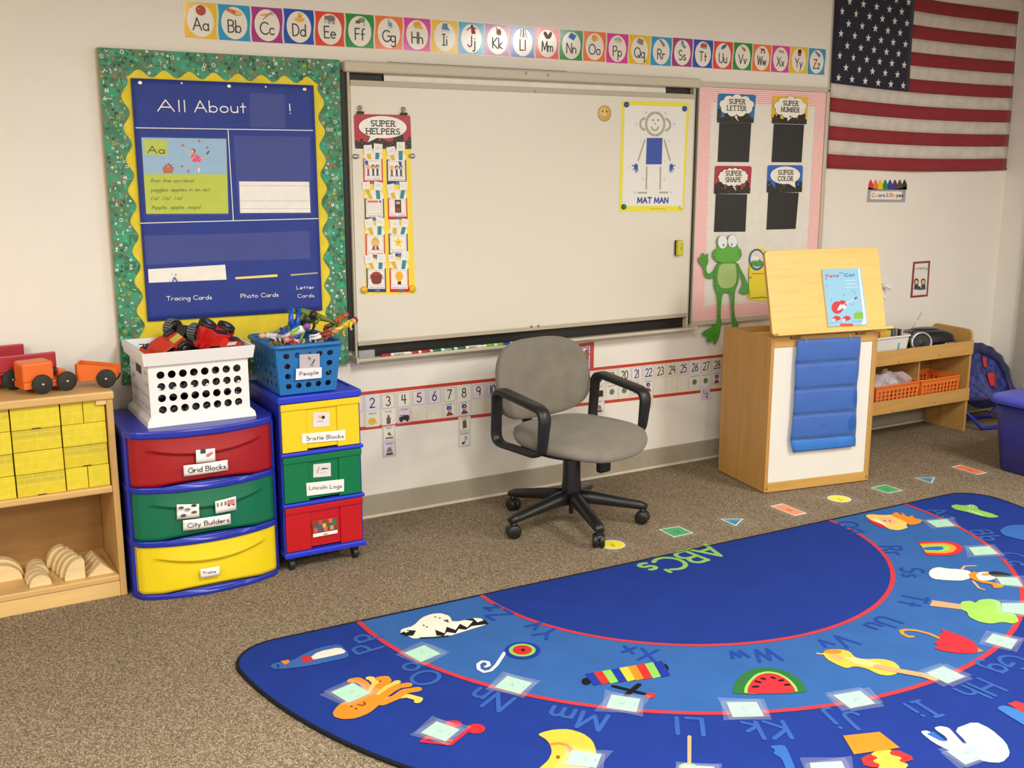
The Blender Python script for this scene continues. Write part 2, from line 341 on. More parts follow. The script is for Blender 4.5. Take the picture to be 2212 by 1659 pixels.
class Pr:
    """flat print on a plane: T maps drawing coords to plane coords; layers stack along the plane's normal"""
    def __init__(s,plane,T=None,h=.0004,step=.0004): s.p=plane; s.T=T or (lambda x,y:(x,y)); s.h=h; s.st=step; s.b=MB(); s.b.flat=True
    def sub(s,T): q=Pr(s.p,T,s.h,s.st); q.b=s.b; return q
    def P(s,x,y,l): a,b=s.T(x,y); return s.p.at(a,b,s.h+s.st*l)
    def _f(s,pts,m,l):
        # orient towards the plane's normal
        A=0; q=[s.T(x,y) for x,y in pts]
        for i in range(len(q)): x0,y0=q[i]; x1,y1=q[(i+1)%len(q)]; A+=x0*y1-x1*y0
        side=s.p.u.cross(s.p.v).dot(s.p.n)
        if (A*side)<0: q=q[::-1]
        s.b.cnt=getattr(s.b,'cnt',0)+1; e=(s.b.cnt%40)*3e-6   # hair-thin stacking so overlapping strokes never share a plane
        s.b.add([s.p.at(a,b,s.h+s.st*l+e) for a,b in q],[tuple(range(len(q)))],m)
    def poly(s,pts,m,l=0): s._f(pts,m,l)
    def rect(s,x0,y0,x1,y1,m,l=0): s._f([(x0,y0),(x1,y0),(x1,y1),(x0,y1)],m,l)
    def rrect(s,x0,y0,x1,y1,r,m,l=0):
        s._f(arc(x1-r,y1-r,r,r,0,90,4)+arc(x0+r,y1-r,r,r,90,180,4)+arc(x0+r,y0+r,r,r,180,270,4)+arc(x1-r,y0+r,r,r,270,360,4),m,l)
    def ell(s,cx,cy,rx,ry,m,l=0,rot=0,n=22):
        c,sn=math.cos(math.radians(rot)),math.sin(math.radians(rot))
        s._f([(cx+rx*math.cos(2*PI*i/n)*c-ry*math.sin(2*PI*i/n)*sn,cy+rx*math.cos(2*PI*i/n)*sn+ry*math.sin(2*PI*i/n)*c) for i in range(n)],m,l)
    def line(s,pts,w_,m,l=0,closed=False,joint=True):
        """ribbon of plane-width w_ (metres)"""
        q=[Vector(s.T(x,y)) for x,y in pts]
        if closed: q.append(q[0])
        S=s.sub(lambda x,y:(x,y)); r=w_/2
        for i in range(len(q)-1):
            d=q[i+1]-q[i]
            if d.length<1e-7: continue
            n=Vector((-d.y,d.x)).normalized()*r
            S._f([q[i]+n,q[i]-n,q[i+1]-n,q[i+1]+n],m,l)
        if joint:
            for i,c in enumerate(q):
                S._f([(c.x+r*math.cos(PI*k/4+.39),c.y+r*math.sin(PI*k/4+.39)) for k in range(8)],m,l)
    def text(s,t,cx,cy,h,m,l=0,w_=.09,al='c',sp=.2,serif=False,xs=1.0,rot=0):
        """stroke text; h cap height (drawing units mapped by T). w_ stroke width relative to h (in plane units)"""
        tot=0; it=[]
        for ch in t:
            if ch==' ': tot+=.42; continue
            g=G[ch]; it.append((ch,tot)); tot+=g[0]+sp
        tot-=sp; x0=cx-(tot*h*xs/2 if al=='c' else (0 if al=='l' else tot*h*xs))
        c,sn=math.cos(math.radians(rot)),math.sin(math.radians(rot))
        a0=Vector(s.T(cx,cy)); a1=Vector(s.T(cx-sn*h,cy+c*h)); W=(a1-a0).length*w_*1.3
        def tr(x,y):
            X_=x0+x*h*xs-cx; Y_=y*h; return (cx+X_*c-Y_*sn,cy+X_*sn+Y_*c)
        for ch,ox in it:
            for st in G[ch][1]:
                s.line([tr(ox+x,y) for x,y in st],W,m,l)
                if serif and len(st)>1:
                    for e,f in ((st[0],st[1]),(st[-1],st[-2])):
                        if abs(e[1]-f[1])>abs(e[0]-f[0])*.6 and (e[1]<.02 or e[1]>.98): s.line([tr(ox+e[0]-.17,e[1]),tr(ox+e[0]+.17,e[1])],W*.75,m,l)
    def done(s,name,parent,**k): return mk(name,s.b,parent,**k)
def fit(pr,t,p0,p1,h,m,l=0,w_=.09,sp=.2,serif=False):
    """text whose baseline runs from plane point p0 to p1, cap height h metres"""
    tot=0
    for ch in t: tot+= .42 if ch==' ' else G[ch][0]+sp
    tot-=sp; dx,dy=p1[0]-p0[0],p1[1]-p0[1]; L_=math.hypot(dx,dy)
    pr.sub(lambda x,y:(x,y)).text(t,p0[0],p0[1],h,m,l,w_,'l',sp,serif,L_/(tot*h),math.degrees(math.atan2(dy,dx)))
def card_T(cx,cy,sx=1,sy=1,rot=0):
    c,sn=math.cos(math.radians(rot)),math.sin(math.radians(rot))
    return lambda x,y:(cx+x*sx*c-y*sy*sn,cy+x*sx*sn+y*sy*c)
def sheet(plane,pts,th,m,h=0,name=None,**k):
    """thin sheet: polygon in plane coords with thickness, standing h off the plane"""
    b=MB(); b.prism([plane.at(x,y,h) for x,y in pts],plane.n*th,m)
    return mk(name,b,**k) if name else b
def rectp(x0,y0,x1,y1): return [(x0,y0),(x1,y0),(x1,y1),(x0,y1)]
# =================================================================== SETTING
XR=5.82; XL=-3.3; YB=-6.9; H=2.44
WALL=mat('e9e4da',.75,'wall'); 
def struct(name,b,**k): return mk(name,b,kind='structure',**k)
b=MB(); b.box((XL-.1,YB-.1,-.1),(XR+.1,.1,0),mat('8c7a64',.95,'carpet')); struct('floor',b,origin=(0,0,0))
b=MB(); b.box((XL,0,0),(XR+.1,.1,H),WALL); struct('wall_front',b)
b=MB(); b.box((XR,YB,0),(XR+.1,0,H),WALL); struct('wall_right',b)
b=MB(); b.box((XL-.1,YB,0),(XL,.1,H),WALL); struct('wall_left',b)
b=MB(); b.box((XL,YB-.1,0),(XR,YB,H),WALL); struct('wall_back',b)
b=MB(); b.box((XL-.1,YB-.1,H),(XR+.1,.1,H+.1),mat('c9c3b6',.9,'wall')); struct('ceiling',b)
BB=mat('a59c88',.55); BBe=mat('d8d0ba',.6)
def baseboard(name,a,c):
    b=MB(); b.box(a,c,BB); x0,y0,z0=a; x1,y1,z1=c
    struct(name,b,bevel=.003)
baseboard('baseboard_front',(XL,-.009,0.012),(XR,0,.1))
b=MB(); b.box((XL,-.016,0),(XR,0,.012),BBe); struct('trim_1',b)
baseboard('baseboard_right',(XR-.009,YB,0),(XR,-.28,.1))
# grey door frame on the right wall, only its edge shows
gm=mat('a8a297',.5); b=MB()
b.box((XR-.03,-.27,0),(XR,-.19,2.08),gm); b.box((XR-.03,-1.27,0),(XR,-1.19,2.08),gm); b.box((XR-.03,-1.19,2.02),(XR,-.27,2.08),gm)
dr=struct('door_1',b); b=MB(); b.box((XR-.012,-1.19,.01),(XR,-.27,2.02),mat('b3ada2',.5)); mk('door_panel',b,dr)
# thin wall seam strip left of the flag
b=MB(); b.box((4.296,-.004,1.9),(4.304,0,H),mat('d2cbbd',.6)); struct('trim_2',b)
# =================================================================== WALL: BULLETIN BOARD
def z3(x,y): return (200+x*.38589,80+y*.38589)
yel=mat('f2da30',.7,'fabric',s=500); grn=mat('3f8a66',.55,'green_print')
BX0,BX1,BZ0,BZ1=.69,1.592,.693,1.908
board=root('bulletin_board',((BX0+BX1)/2,0,BZ0),label='tall bulletin board with bright yellow backing and scalloped green border',cat='bulletin board')
b=MB(); b.box((BX0,-.026,BZ0),(BX1,-.001,BZ1),mat('b99f78',.7,'wood')); mk('backing_panel',b,board,bevel=.002)
b=MB(); b.box((BX0+.02,-.0275,BZ0+.02),(BX1-.02,-.026,BZ1-.02),yel); mk('yellow_paper',b,board,label='plain yellow backing paper')
def scallop(n,L_,wd,amp):
    # strip outline in (along, across); across=wd + lobes
    pts=[(0,0)]; top=[]
    N=n*10
    for i in range(N+1):
        t=i/N; top.append((L_*t,wd+amp*math.cos(2*PI*n*t)))
    return [(0,0),(L_,0)]+top[::-1]
bp=wallp(-.0275); wd=.082; am=.013
for (f,n,L_,y_) in ((lambda a,c:(BX0+a,BZ1-c),10,BX1-BX0,0),(lambda a,c:(BX0+a,BZ0+c),10,BX1-BX0,0),(lambda a,c:(BX0+c,BZ0+a),11,BZ1-BZ0,.0012),(lambda a,c:(BX1-c,BZ0+a),11,BZ1-BZ0,.0012)):
    bb=MB(); q=[bp.at(*f(a,c),y_) for a,c in scallop(n,L_,wd,am)]
    bb.prism(q,(0,-.001,0),grn); mk('scalloped_border',bb,board,label='green alphabet-print scalloped border')
pr=Pr(wallp(-.0302)); cs=[mat('e8efe4',.6),mat('123c2c',.6),mat('b9c64a',.6),mat('d26a3a',.6),mat('57c9a4',.6)]
def inborder(x,z):
    f=lambda n,L_,t: wd+am*math.cos(2*PI*n*t/L_)
    dx0,dx1,dz0,dz1=x-BX0,BX1-x,z-BZ0,BZ1-z
    if min(dx0,dx1,dz0,dz1)<.008: return False
    return dx0<f(11,BZ1-BZ0,dz0)-.008 or dx1<f(11,BZ1-BZ0,dz0)-.008 or dz1<f(10,BX1-BX0,dx0)-.008 or dz0<f(10,BX1-BX0,dx0)-.008
random.seed(3); k=0; pl=[]
while k<620:
    x=random.uniform(BX0,BX1); z=random.uniform(BZ0,BZ1)
    if not inborder(x,z): continue
    if any(abs(x-a)<.012 and abs(z-c)<.012 for a,c in pl): continue
    pl.append((x,z)); k+=1
    if len(pl)>640: break
    ch=random.choice('MUVOlmanTwUL'); h=random.uniform(.009,.013)
    pr.sub(card_T(x,z,rot=random.choice((0,25,-30,90,180,60)))).text(ch,0,-h/2,h,random.choices(cs,(5,3,2,1,3))[0],0,.16)
pr.done('printed_letters',board,kind='stuff')
# ---- blue pocket chart hanging on the board
blue=mat('1b3794',.6,'fabric',s=600); white=mat('f2f0ea',.6); clear=mat('ffffff',.12,'clear',alpha=.035)
cp=wallp(-.036); q=[cp.px(*z3(*p)) for p in ((213,230),(1236,271),(1286,1530),(308,1592))]
PCc=cp.at(sum(a for a,_ in q)/4,min(c for _,c in q))
chart=root('pocket_chart',PCc,label='large blue fabric pocket chart titled All About on the bulletin board',cat='pocket chart')
TL,TR,BR,BL=q
def chq(u,v,h=0):
    a=(1-v)*((1-u)*TL[0]+u*TR[0])+v*((1-u)*BL[0]+u*BR[0]); c=(1-v)*((1-u)*TL[1]+u*TR[1])+v*((1-u)*BL[1]+u*BR[1])
    return Vector((a,-.036-h,c))
b=MB()
b.grid(lambda u,v: chq(u,v,.0010+.0012*math.sin(u*7+v*3)*math.sin(v*9)*math.sin(PI*u)*math.sin(PI*v)),30,40,blue); mk('fabric_panel',b,chart,solid=.0015)
for (u,v) in ((.045,.017),(.26,.012),(.515,.017),(.72,.014),(.945,.018)):
    b=MB(); c=chq(u,v,.0035)
    if u in (.26,.72): b.ell(c,(.004,.003,.004),white)
    else: b.lathe([(.0045,0),(.0085,0),(.0085,.0015),(.0045,.0015)],c,mat('c9c4b4',.25,'metal'),16,(0,-1,0)); b.lathe([(.0045,.0005),(0,.0006)],c,mat('1b1b1b',.6),12,(0,-1,0))
    mk('grommet' if u not in (.26,.72) else 'push_pin',b,chart,label=None)
pr=Pr(wallp(-.0392)); PX=lambda x,y: pr.p.px(*z3(x,y))
lw=.0032
for a,c in (((242,508),(1232,523)),((758,520),(788,1026)),((268,1042),(1262,1016))): pr.line([PX(*a),PX(*c)],lw,white)
pr.done('seam_line',chart,label='white seam lines dividing the chart')
pr=Pr(wallp(-.0394))
fit(pr,'All',PX(365,414),PX(520,418),.040,white,w_=.085); fit(pr,'About',PX(572,419),PX(858,424),.040,white,w_=.085); fit(pr,'!',PX(1102,428),PX(1110,428),.035,white,w_=.1)
fit(pr,'Tracing Cards',PX(415,1475),PX(667,1467),.0155,white,w_=.11); fit(pr,'Photo Cards',PX(830,1461),PX(1040,1452),.0155,white,w_=.11)
fit(pr,'Letter',PX(1142,1412),PX(1240,1409),.0135,white,w_=.11); fit(pr,'Cards',PX(1147,1459),PX(1240,1455),.0135,white,w_=.11)
pr.done('lettering',chart,label='white title and card names')
def pocket(q4,name='clear_pocket'):
    b=MB(); pp=wallp(-.0412); P4=[pp.px(*z3(*p)) for p in q4]
    b.add([pp.at(*p) for p in P4],[(0,1,2,3)],clear); mk(name,b,chart,label='clear glossy plastic pocket')
# cards tucked in the pockets
def zcard(name,q4,m,label,group=None,h=-.0388,zf=z3,th=.0006):
    pp=wallp(h); b=MB(); b.prism([pp.at(*pp.px(*zf(*p))) for p in q4],(0,-th,0),m)
    return mk(name,b,label=label,cat='card',group=group)
sk=mat('8fb6d6',.4); lime=mat('b7c62e',.45)
c=zcard('story_card',[(272,562),(748,570),(760,988),(300,990)],lime,'blue and lime green story card about Ann the acrobat in left pocket')
pr=Pr(wallp(-.0396)); 
pz=lambda pts: [PX(*p) for p in pts]
pr.poly(pz([(272,562),(748,570),(752,768),(288,768)]),sk); pr.poly(pz([(288,574),(417,578),(417,664),(292,658)]),lime,1)
ink=mat('2b2b1e',.6); brn=mat('5a5a2a',.6)
fit(pr,'Aa',PX(310,648),PX(402,652),.024,ink,2,w_=.1)
for t,a,c2 in (('Ann the acrobat',(325,813),(568,812)),('juggles apples in an act.',(325,864),(665,862)),('/a/ /a/ /a/',(325,912),(505,910)),('Apple, apple...oops!',(332,963),(605,960))): fit(pr,t,PX(*a),PX(*c2),.0125,brn,2,w_=.09)
pk=mat('e0407c',.5); skn=mat('e8b894',.5); hb=mat('5a2a1e',.5); rd=mat('c23a2a',.5)
for x,y in ((597,582),(642,618),(504,606),(500,723),(536,752)): pr.ell(*PX(x,y),.0042,.0042,rd,2)
pr.poly(pz([(390,728),(456,728),(447,762),(398,762)]),mat('b5622e',.5),2)
for x,y in ((410,722),(424,714),(437,722)): pr.ell(*PX(x,y),.005,.005,rd,1)
pr.ell(*PX(562,638),.008,.009,hb,2); pr.ell(*PX(558,640),.0055,.0065,skn,3)
pr.poly(pz([(548,660),(578,655),(612,680),(600,700),(560,698)]),pk,2)
for ln in ([(550,665),(520,625)],[(575,665),(545,692)],[(600,682),(632,672),(648,645)],[(590,698),(594,750)]): pr.line(pz(ln),.0035,skn,2)
pr.line(pz([(640,655),(650,640)]),.005,mat('3a3a3a',.5),3); pr.line(pz([(594,735),(594,755)]),.005,white,3)
pr.done('card_print',c)
c=zcard('lined_card',[(820,808),(1212,810),(1220,983),(826,985)],mat('efece4',.6),'blank white lined card in the right pocket of the blue chart')
pr=Pr(wallp(-.0396)); 
for a,c2 in (((820,832),(1212,834)),((822,918),(1216,918)),((824,960),(1218,960))): pr.line([PX(*a),PX(*c2)],.0009,mat('8a8a90',.6),0)
pr.done('ruled_line',c)
c=zcard('tracing_card',[(310,1300),(742,1274),(750,1358),(315,1376)],mat('efece4',.6),'white tracing card with a blue letter top showing above its pocket')
pr=Pr(wallp(-.0396)); bl=mat('1f62b8',.5); pr.line(pz([(430,1370),(455,1345),(462,1345),(488,1368)]),.0012,mat('c98a4a',.5),0); pr.poly(pz([(443,1372),(458,1340),(478,1370),(468,1371),(459,1353),(452,1372)]),bl,1)
fit(pr,'1',PX(443,1334),PX(445,1334),.006,ink,0,.12); fit(pr,'2',PX(461,1334),PX(470,1334),.006,ink,0,.12); pr.done('card_print',c)
zcard('photo_card',[(798,1344),(1034,1328),(1036,1342),(800,1356)],mat('f2dc7a',.5),'thin edge of yellow and white photo cards above the middle pocket')
zcard('letter_card',[(1108,1328),(1260,1317),(1260,1324),(1110,1337)],mat('c9b478',.5),'thin tan card edge showing above the Letter Cards pocket')
for q4 in ([(878,312),(1075,318),(1080,510),(884,506)],[(788,552),(1215,560),(1228,992),(820,992)],[(275,556),(752,564),(764,996),(300,998)],[(287,1112),(782,1102),(790,1250),(300,1276)],[(785,1100),(1210,1086),(1220,1240),(792,1252)]): pocket(q4)
# =================================================================== WALL: ALPHABET CARDS
pal={'y':'eabf2e','b':'2f9cc8','p':'a83c88','n':'2c55b4','r':'e04a34','g':'2f8f40','o':'ee7a3a','m':'d8409c'}
order='ybpnrgom'*3+'yb'
cn={'y':'yellow','b':'sky blue','p':'purple','n':'royal blue','r':'red','g':'green','o':'orange','m':'magenta'}
def C(h,r=.45): return mat(h,r)
def pic(pr,ch):
    R,K=C('b03026'),C('33302c')
    e=lambda *a,**k: pr.ell(*a,**k)
    if ch=='A': pr.ell(0,0,.95,1,R,1); pr.ell(-.35,.3,.2,.15,C('d8746a'),2); pr.line([(0,.9),(.1,1.15)],.0012,K,1)
    elif ch=='B': pr.poly([(-1.5,.9),(-1.6,.3),(.3,-.55),(1.2,-.45),(1.5,-.1),(.9,.3)],C('d65c34'),1); pr.poly([(.1,.35),(.2,-.4),(1.2,-.35),(1.4,-.1),(.9,.2)],C('e8c070'),2); pr.line([(-.7,.6),(-.8,.2)],.001,C('f0d8c0'),3)
    elif ch=='C':
        for a in ((-1.3,-.1),(-.9,-.9),(-.5,-.3)): pr.line([(.5,.3),a],.0034,C('e07030'),1)
        for a in ((1,.9),(1.3,.5),(1.2,.1)): pr.line([(.5,.3),a],.002,C('4a7a58'),2)
    elif ch=='D': pr.ell(0,-.5,1,.5,C('e8b030'),1); pr.ell(.1,.4,.5,.5,C('f0bc4c'),2); pr.ell(.1,.15,.22,.18,C('e05020'),3)
    elif ch=='E':
        g=C('77736c'); pr.ell(.1,.2,.95,.65,g,1); pr.ell(-.8,.3,.45,.42,g,2); pr.line([(-1.1,.2),(-1.15,-.5),(-.95,-.7)],.0024,g,2)
        for x in (-.4,-.05,.5,.8): pr.line([(x,0),(x,-.9)],.0034,g,2)
    elif ch=='F': pr.ell(.3,.3,.75,.5,C('7c9460'),1); pr.ell(-.5,-.1,.55,.35,C('5a5236'),2); pr.line([(.7,.1),(.9,-.7),(.6,-.9)],.0022,C('9a5a4a'),2); pr.line([(-.8,-.2),(-1.2,-.5)],.002,C('6a4436'),2)
    elif ch=='G': pr.poly([(-.3,.8),(.4,.5),(.75,-.9),(-.1,-1.1),(-.45,.4)],C('b8c2cc'),1); pr.poly([(-.3,.25),(.55,.1),(.68,-.5),(-.2,-.55)],C('6f8cb0'),2); pr.line([(-.1,.7),(-.25,1.1)],.0024,C('c06040'),2)
    elif ch=='H': pr.ell(-.1,.1,.9,.75,C('e0a82c'),1); pr.poly([(-.8,-.45),(1.2,-.75),(1.1,-.3),(.4,.1)],C('e8b43c'),2)
    elif ch=='I': pr.poly([(-.5,.9),(.5,.9),(.6,0),(1.0,-.3),(1.0,-.6),(-.9,-.4),(-.8,0)],C('5a86b8'),1); pr.line([(-.9,-.7),(1.1,-.95)],.0018,C('a8b0b4'),2)
    elif ch=='J': pr.poly([(-.3,.6),(.5,.6),(.9,-.9),(-.1,-1.0)],C('a82c30'),1); pr.line([(-.2,.5),(-1,.0),(-1.2,-.2)],.004,C('5a2024'),1); pr.line([(.4,.5),(1.1,.2)],.004,C('a82c30'),1); pr.ell(0,.8,.28,.28,K,2)
    elif ch=='K': pr.ell(.2,-.2,.6,.7,C('a08060'),1); pr.line([(-.1,.3),(-.5,.9)],.0034,C('a08060'),1); pr.line([(.5,-.6),(1.1,-.9)],.002,C('907050'),1)
    elif ch=='L':
        for a,c in (((-.6,1),(-.8,-1)),((.1,1),(-.1,-1)),((.4,1),(.9,-1)),((-.1,1),(.3,-.9))): pr.line([a,c],.0022,C('7a3a34'),1)
        for y in (-.5,0,.5): pr.line([(-.7,y),(.1,y)],.0016,C('8a4a40'),2)
    elif ch=='M': pr.ell(-.5,-.1,.42,.9,C('6a4c44'),1,rot=25); pr.ell(.5,-.1,.42,.9,C('74564c'),1,rot=-25); pr.ell(-.9,.1,.18,.4,C('6a4c44'),1,rot=50)
    elif ch=='N': pr.poly([(-.2,1),(1.2,.3),(.4,-.9),(-1.1,-.1)],C('2b72c0'),1); pr.line([(-1.1,-.1),(.4,-.9)],.001,C('f0f0f0'),2)
    elif ch=='O': pr.ell(-.3,.0,.7,.8,C('e09a3a'),1); pr.ell(.4,-.1,.35,.6,C('eab45a'),2)
    elif ch=='P': pr.ell(0,0,1.1,.7,C('d8d0c4'),1); [pr.ell(x,y,.22,.16,C(c),2) for x,y,c in ((-.7,.1,'3060a8'),(-.2,.4,'5090c0'),(.4,.3,'806838'),(.7,-.1,'c04040'),(0,-.3,'d0a040'))]
    elif ch=='Q': pr.poly([(-.6,.9),(1,.5),(.7,-.9),(-1,-.3)],C('9a8a70'),1); [pr.ell(x*.4,y*.35,.12,.1,C('6a5a48'),2) for x in (-1,0,1) for y in (-1,0,1)]
    elif ch=='R': pr.poly([(-.9,.9),(-.3,.95),(.9,-.3),(.8,-.8),(.4,-.8)],C('8a8a88'),1); pr.line([(-.9,.8),(.9,-.5)],.0016,K,2)
    elif ch=='S': pr.poly([(-.6,1),(.1,.9),(.2,-.1),(.9,-.4),(.8,-.9),(.2,-.9),(-.5,-.1)],C('5c92a8'),1)
    elif ch=='T': pr.poly([(-1,-.2),(-.9,.4),(-.4,.8),(.7,.8),(1,.3),(1,-.3)],C('b03a34'),1); pr.line([(-1,-.4),(1,-.5)],.003,K,2); pr.rect(-.3,.35,.6,.6,C('e0b0a0'),2)
    elif ch=='U': pr.poly([(-.9,-.5),(-.7,.2),(.2,.9),(.9,.8),(.7,.2),(-.2,-.4)],C('2468a8'),1)
    elif ch=='V': pr.ell(.3,-.2,.5,.4,C('b8642c'),1,rot=-35); pr.ell(-.1,.1,.38,.3,C('c87438'),1,rot=-35); pr.line([(-.2,.2),(-1,.8)],.0022,C('5a3420'),2)
    elif ch=='W': pr.poly([(-.7,.6),(.7,.4),(.7,-.2),(-.6,-.1)],C('a03c34'),1); [pr.ell(x,-.5,.22,.22,K,2) for x in (-.4,.6)]; pr.line([(.7,0),(1.1,-.7)],.0014,K,1)
    elif ch=='X': pr.poly([(-1,.4),(.9,.1),(1,-.4),(-.8,-.2)],C('c8b8a8'),1); [pr.line([(x,.35-.1*x),(x+.1,-.25)],.003,C(c),2) for x,c in ((-.7,'c04040'),(-.3,'d09040'),(.1,'4a9a60'),(.5,'4070b0'))]
    elif ch=='Y': pr.ell(0,.3,.7,.65,K,1); pr.ell(0,-.4,.6,.5,C('b83830'),2); pr.rect(-.5,-.1,.5,.05,K,3)
    elif ch=='Z': pr.poly([(-1,.5),(-.8,.9),(1,-.1),(.9,-.7),(.6,-.8)],C('6a58a0'),1); pr.line([(-.9,.6),(.8,-.5)],.001,C('c0b8d8'),2)
pn=dict(A='red apple',B='rowing boat',C='bunch of carrots',D='yellow rubber duck',E='grey elephant',F='frog',G='glue bottle',H='yellow hard hat',I='ice skate',J='red jacket',K='kangaroo',L='stepladder',M='pair of mittens',N='blue notebook',O='orange oval fruit',P='paint palette',Q='patchwork quilt',R='grey gadget',S='blue sock',T='red truck',U='blue umbrella',V='violin',W='red wagon',X='xylophone',Y='black and red yo-yo',Z='purple zipper')
inkA=mat('26241f',.4)
for i in range(26):
    ch=chr(65+i); c0=order[i]; xc=1.001+.12566*(i+.5); zc=2.025+random.uniform(-.001,.001); col=mat(pal[c0],.13,'plastic')
    hw=.0622; hh=.0665; wp=wallp(-.001-.0002*(i%2))
    side=lambda s_: [(s_*hw+.0028*math.sin(2*PI*t/8),hh-2*hh*t/8) for t in range(9)]
    b=MB(); out=side(1)+side(-1)[::-1]
    b.prism([wp.at(xc+x,zc+z) for x,z in out],(0,-.0006,0),mat('e9e4da',.2,'plastic'))
    rt=mk('alphabet_card',b,label=f'{cn[c0]} alphabet card with letters {ch}{ch.lower()} and a {pn[ch]}',cat='card',group='alphabet cards above the boards')
    pr=Pr(wallp(wp.o.y-.0006),card_T(xc,zc,.955,.96),h=.0002,step=.0002)
    pr.poly(out,col,0); pr.ell(0,-.001,.0515,.0605,mat('ece7dc',.12,'plastic'),1,n=32)
    pr.done('coloured_border',rt)
    pr=Pr(wallp(wp.o.y-.0014),card_T(xc,zc),h=.0002,step=.0002); pr.text(ch+ch.lower(),0,-.034,.043,inkA,0,.085,sp=.16 if ch not in 'MWQG' else .1,xs=.92 if ch not in 'MW' else .8)
    pr.done('lettering',rt)
    pr=Pr(wallp(wp.o.y-.0014),card_T(xc+.003,zc+.036,.0195,.0185),h=.0002,step=.0002); pic(pr,ch); pr.done('picture',rt,label='picture of a '+pn[ch])
# =================================================================== WHITEBOARD
al=mat('c4bba6',.4,'plastic'); al2=mat('b5ab96',.38,'plastic'); blk=mat('16140f',.5); wbm=mat('dcd7c8',.28,'plastic')
wb=root('whiteboard',(2.505,0,.70),label='large beige framed sliding whiteboard in the middle of the wall',cat='whiteboard')
b=MB(); b.box((1.62,-.012,.70),(3.385,0,1.87),blk); mk('back_panel',b,wb,label='black recessed back panel')
def wpart(name,boxes,m,**k):
    b=MB()
    for a,c in boxes: b.box(a,c,m)
    mk(name,b,wb,bevel=k.pop('bevel',.0025),**k)
wpart('top_rail',[((1.603,-.055,1.862),(3.402,0,1.906))],al,bevel=.008)
wpart('top_cap',[((1.80,-.03,1.906),(2.66,0,1.911))],mat('a09a8c',.4))
wpart('side_strip',[((1.594,-.03,.745),(1.618,0,1.872))],blk,label='black side strip'); wpart('side_strip',[((3.383,-.03,.715),(3.402,0,1.86))],blk,label='black side strip')
wpart('side_frame',[((1.618,-.042,.70),(1.627,0,1.87))],al); wpart('side_frame',[((3.372,-.042,.70),(3.383,0,1.87))],al)
b=MB(); b.grid(lambda u,v: Vector((1.783+u*1.435,-.018-.004*math.sin(v*PI),1.80+v*.064)),24,4,mat('e9e6dc',.4)); mk('rolled_screen',b,wb,label='white sheet showing in the top gap')
def skew(a,c,m,name,**k):   # bars that follow the slight droop of the board
    b=MB(); b.box(a,c,m); mk(name,b,wb,bevel=.002,**k)
skew((1.627,-.046,.782),(3.372,-.024,1.815),wbm,'writing_panel',label='blank off-white writing panel')
skew((1.627,-.05,1.811),(3.372,-.02,1.833),al2,'panel_rail'); skew((1.627,-.05,.766),(3.372,-.02,.785),al2,'panel_rail')
b=MB(); pts=[(0,0),(-.075,0),(-.088,.006),(-.088,.018),(-.078,.018),(-.074,.010),(0,.010)]
b.prism([(1.606,y,.700+z) for y,z in pts],(1.80,0,0),al); mk('marker_tray',b,wb,bevel=.0015,label='beige marker tray')
for x0 in (1.603,3.395):
    b=MB(); b.box((x0,-.09,.697),(x0+.01,0,.725),al); mk('tray_end',b,wb,bevel=.004)
for (px_,py_) in ((1136,158),(1184,162),(1156,197),(1148,705),(1163,704)):
    b=MB(); yy=-.055 if py_<180 else -.05; p=wallp(yy); a,c=p.px(px_,py_); b.lathe([(.0055,0),(.0055,.002),(.003,.003),(0,.003)],(a,yy,c),mat('a8a294',.3,'metal'),12,(0,-1,0)); mk('screw',b,wb)
# tray contents: markers and a clear box
wcap=dict(r='b01c2c',g='0f6a42',l='6ab83c',n='1c2a98',w='e8e6de'); 
def marker(px0,py0,px1,py1,cap,band,label,txt=None,capend='l'):
    tp=wallp(-.06); a0=tp.px(px0,py0); a1=tp.px(px1,py1); zc=.719; x0,x1=a0[0],a1[0]; r=.0075
    rt=root('dry_erase_marker',((x0+x1)/2,-.06,zc-r),label=label,cat='marker',group='markers along the tray')
    W_=mat('ece9e2',.35,'plastic'); L_=x1-x0; ax=(1,0,0)
    def seg(n,f0,f1,rr,m): 
        b=MB(); b.lathe([(rr*.8,f0*L_),(rr,f0*L_+.001),(rr,f1*L_-.001),(rr*.8,f1*L_)],(x0,-.06,zc),m,12,ax); mk(n,b,rt)
    c=mat(wcap[cap],.35,'plastic')
    if capend=='l': seg('cap',0,.3,r,c); seg('barrel',.3,.95,r*.93,W_); seg('end_plug',.95,1,r*.7,W_)
    else: seg('cap',.7,1,r,c); seg('barrel',.05,.7,r*.93,W_); seg('end_plug',0,.05,r*.7,W_)
    if band:
        f0,f1=(.42,.85) if capend=='l' else (.12,.55)
        seg('printed_band',f0,f1,r*.96,mat(wcap[band],.35,'plastic'))
    if txt:
        p=wallp(-.06-r*1.0); pr=Pr(p); fit(pr,txt,(x0+L_*.42,zc-.003),(x0+L_*.72,zc-.003),.007,mat('1c1c1c' if band in (None,) else 'eeeeee',.4),0,.16); pr.done('print',rt)
marker(823,764,889,755,'r',None,'red-capped marker at the far left of the tray','EXPO')
marker(889,755,935,749,'r','r','marker with red cap and red band, second on tray')
marker(936,749,988,743,'g','g','marker with dark green cap and green band','EXPO')
marker(988,743,1043,738,'g',None,'white barrel marker with dark green cap','EXPO')
marker(1043,738,1086,734,'l','l','lime green marker with its cap to the right',capend='r')
marker(1086,734,1136,730,'n',None,'dark blue capped marker beside the grey chair back')
b=MB(); b.box((1.630,-.05,.7115),(1.70,-.0515+.016,.745),mat('d8dce0',.1,'clear',alpha=.35)); t=mk('clear_box',b,label='small clear plastic box at the left end of the tray',cat='box')
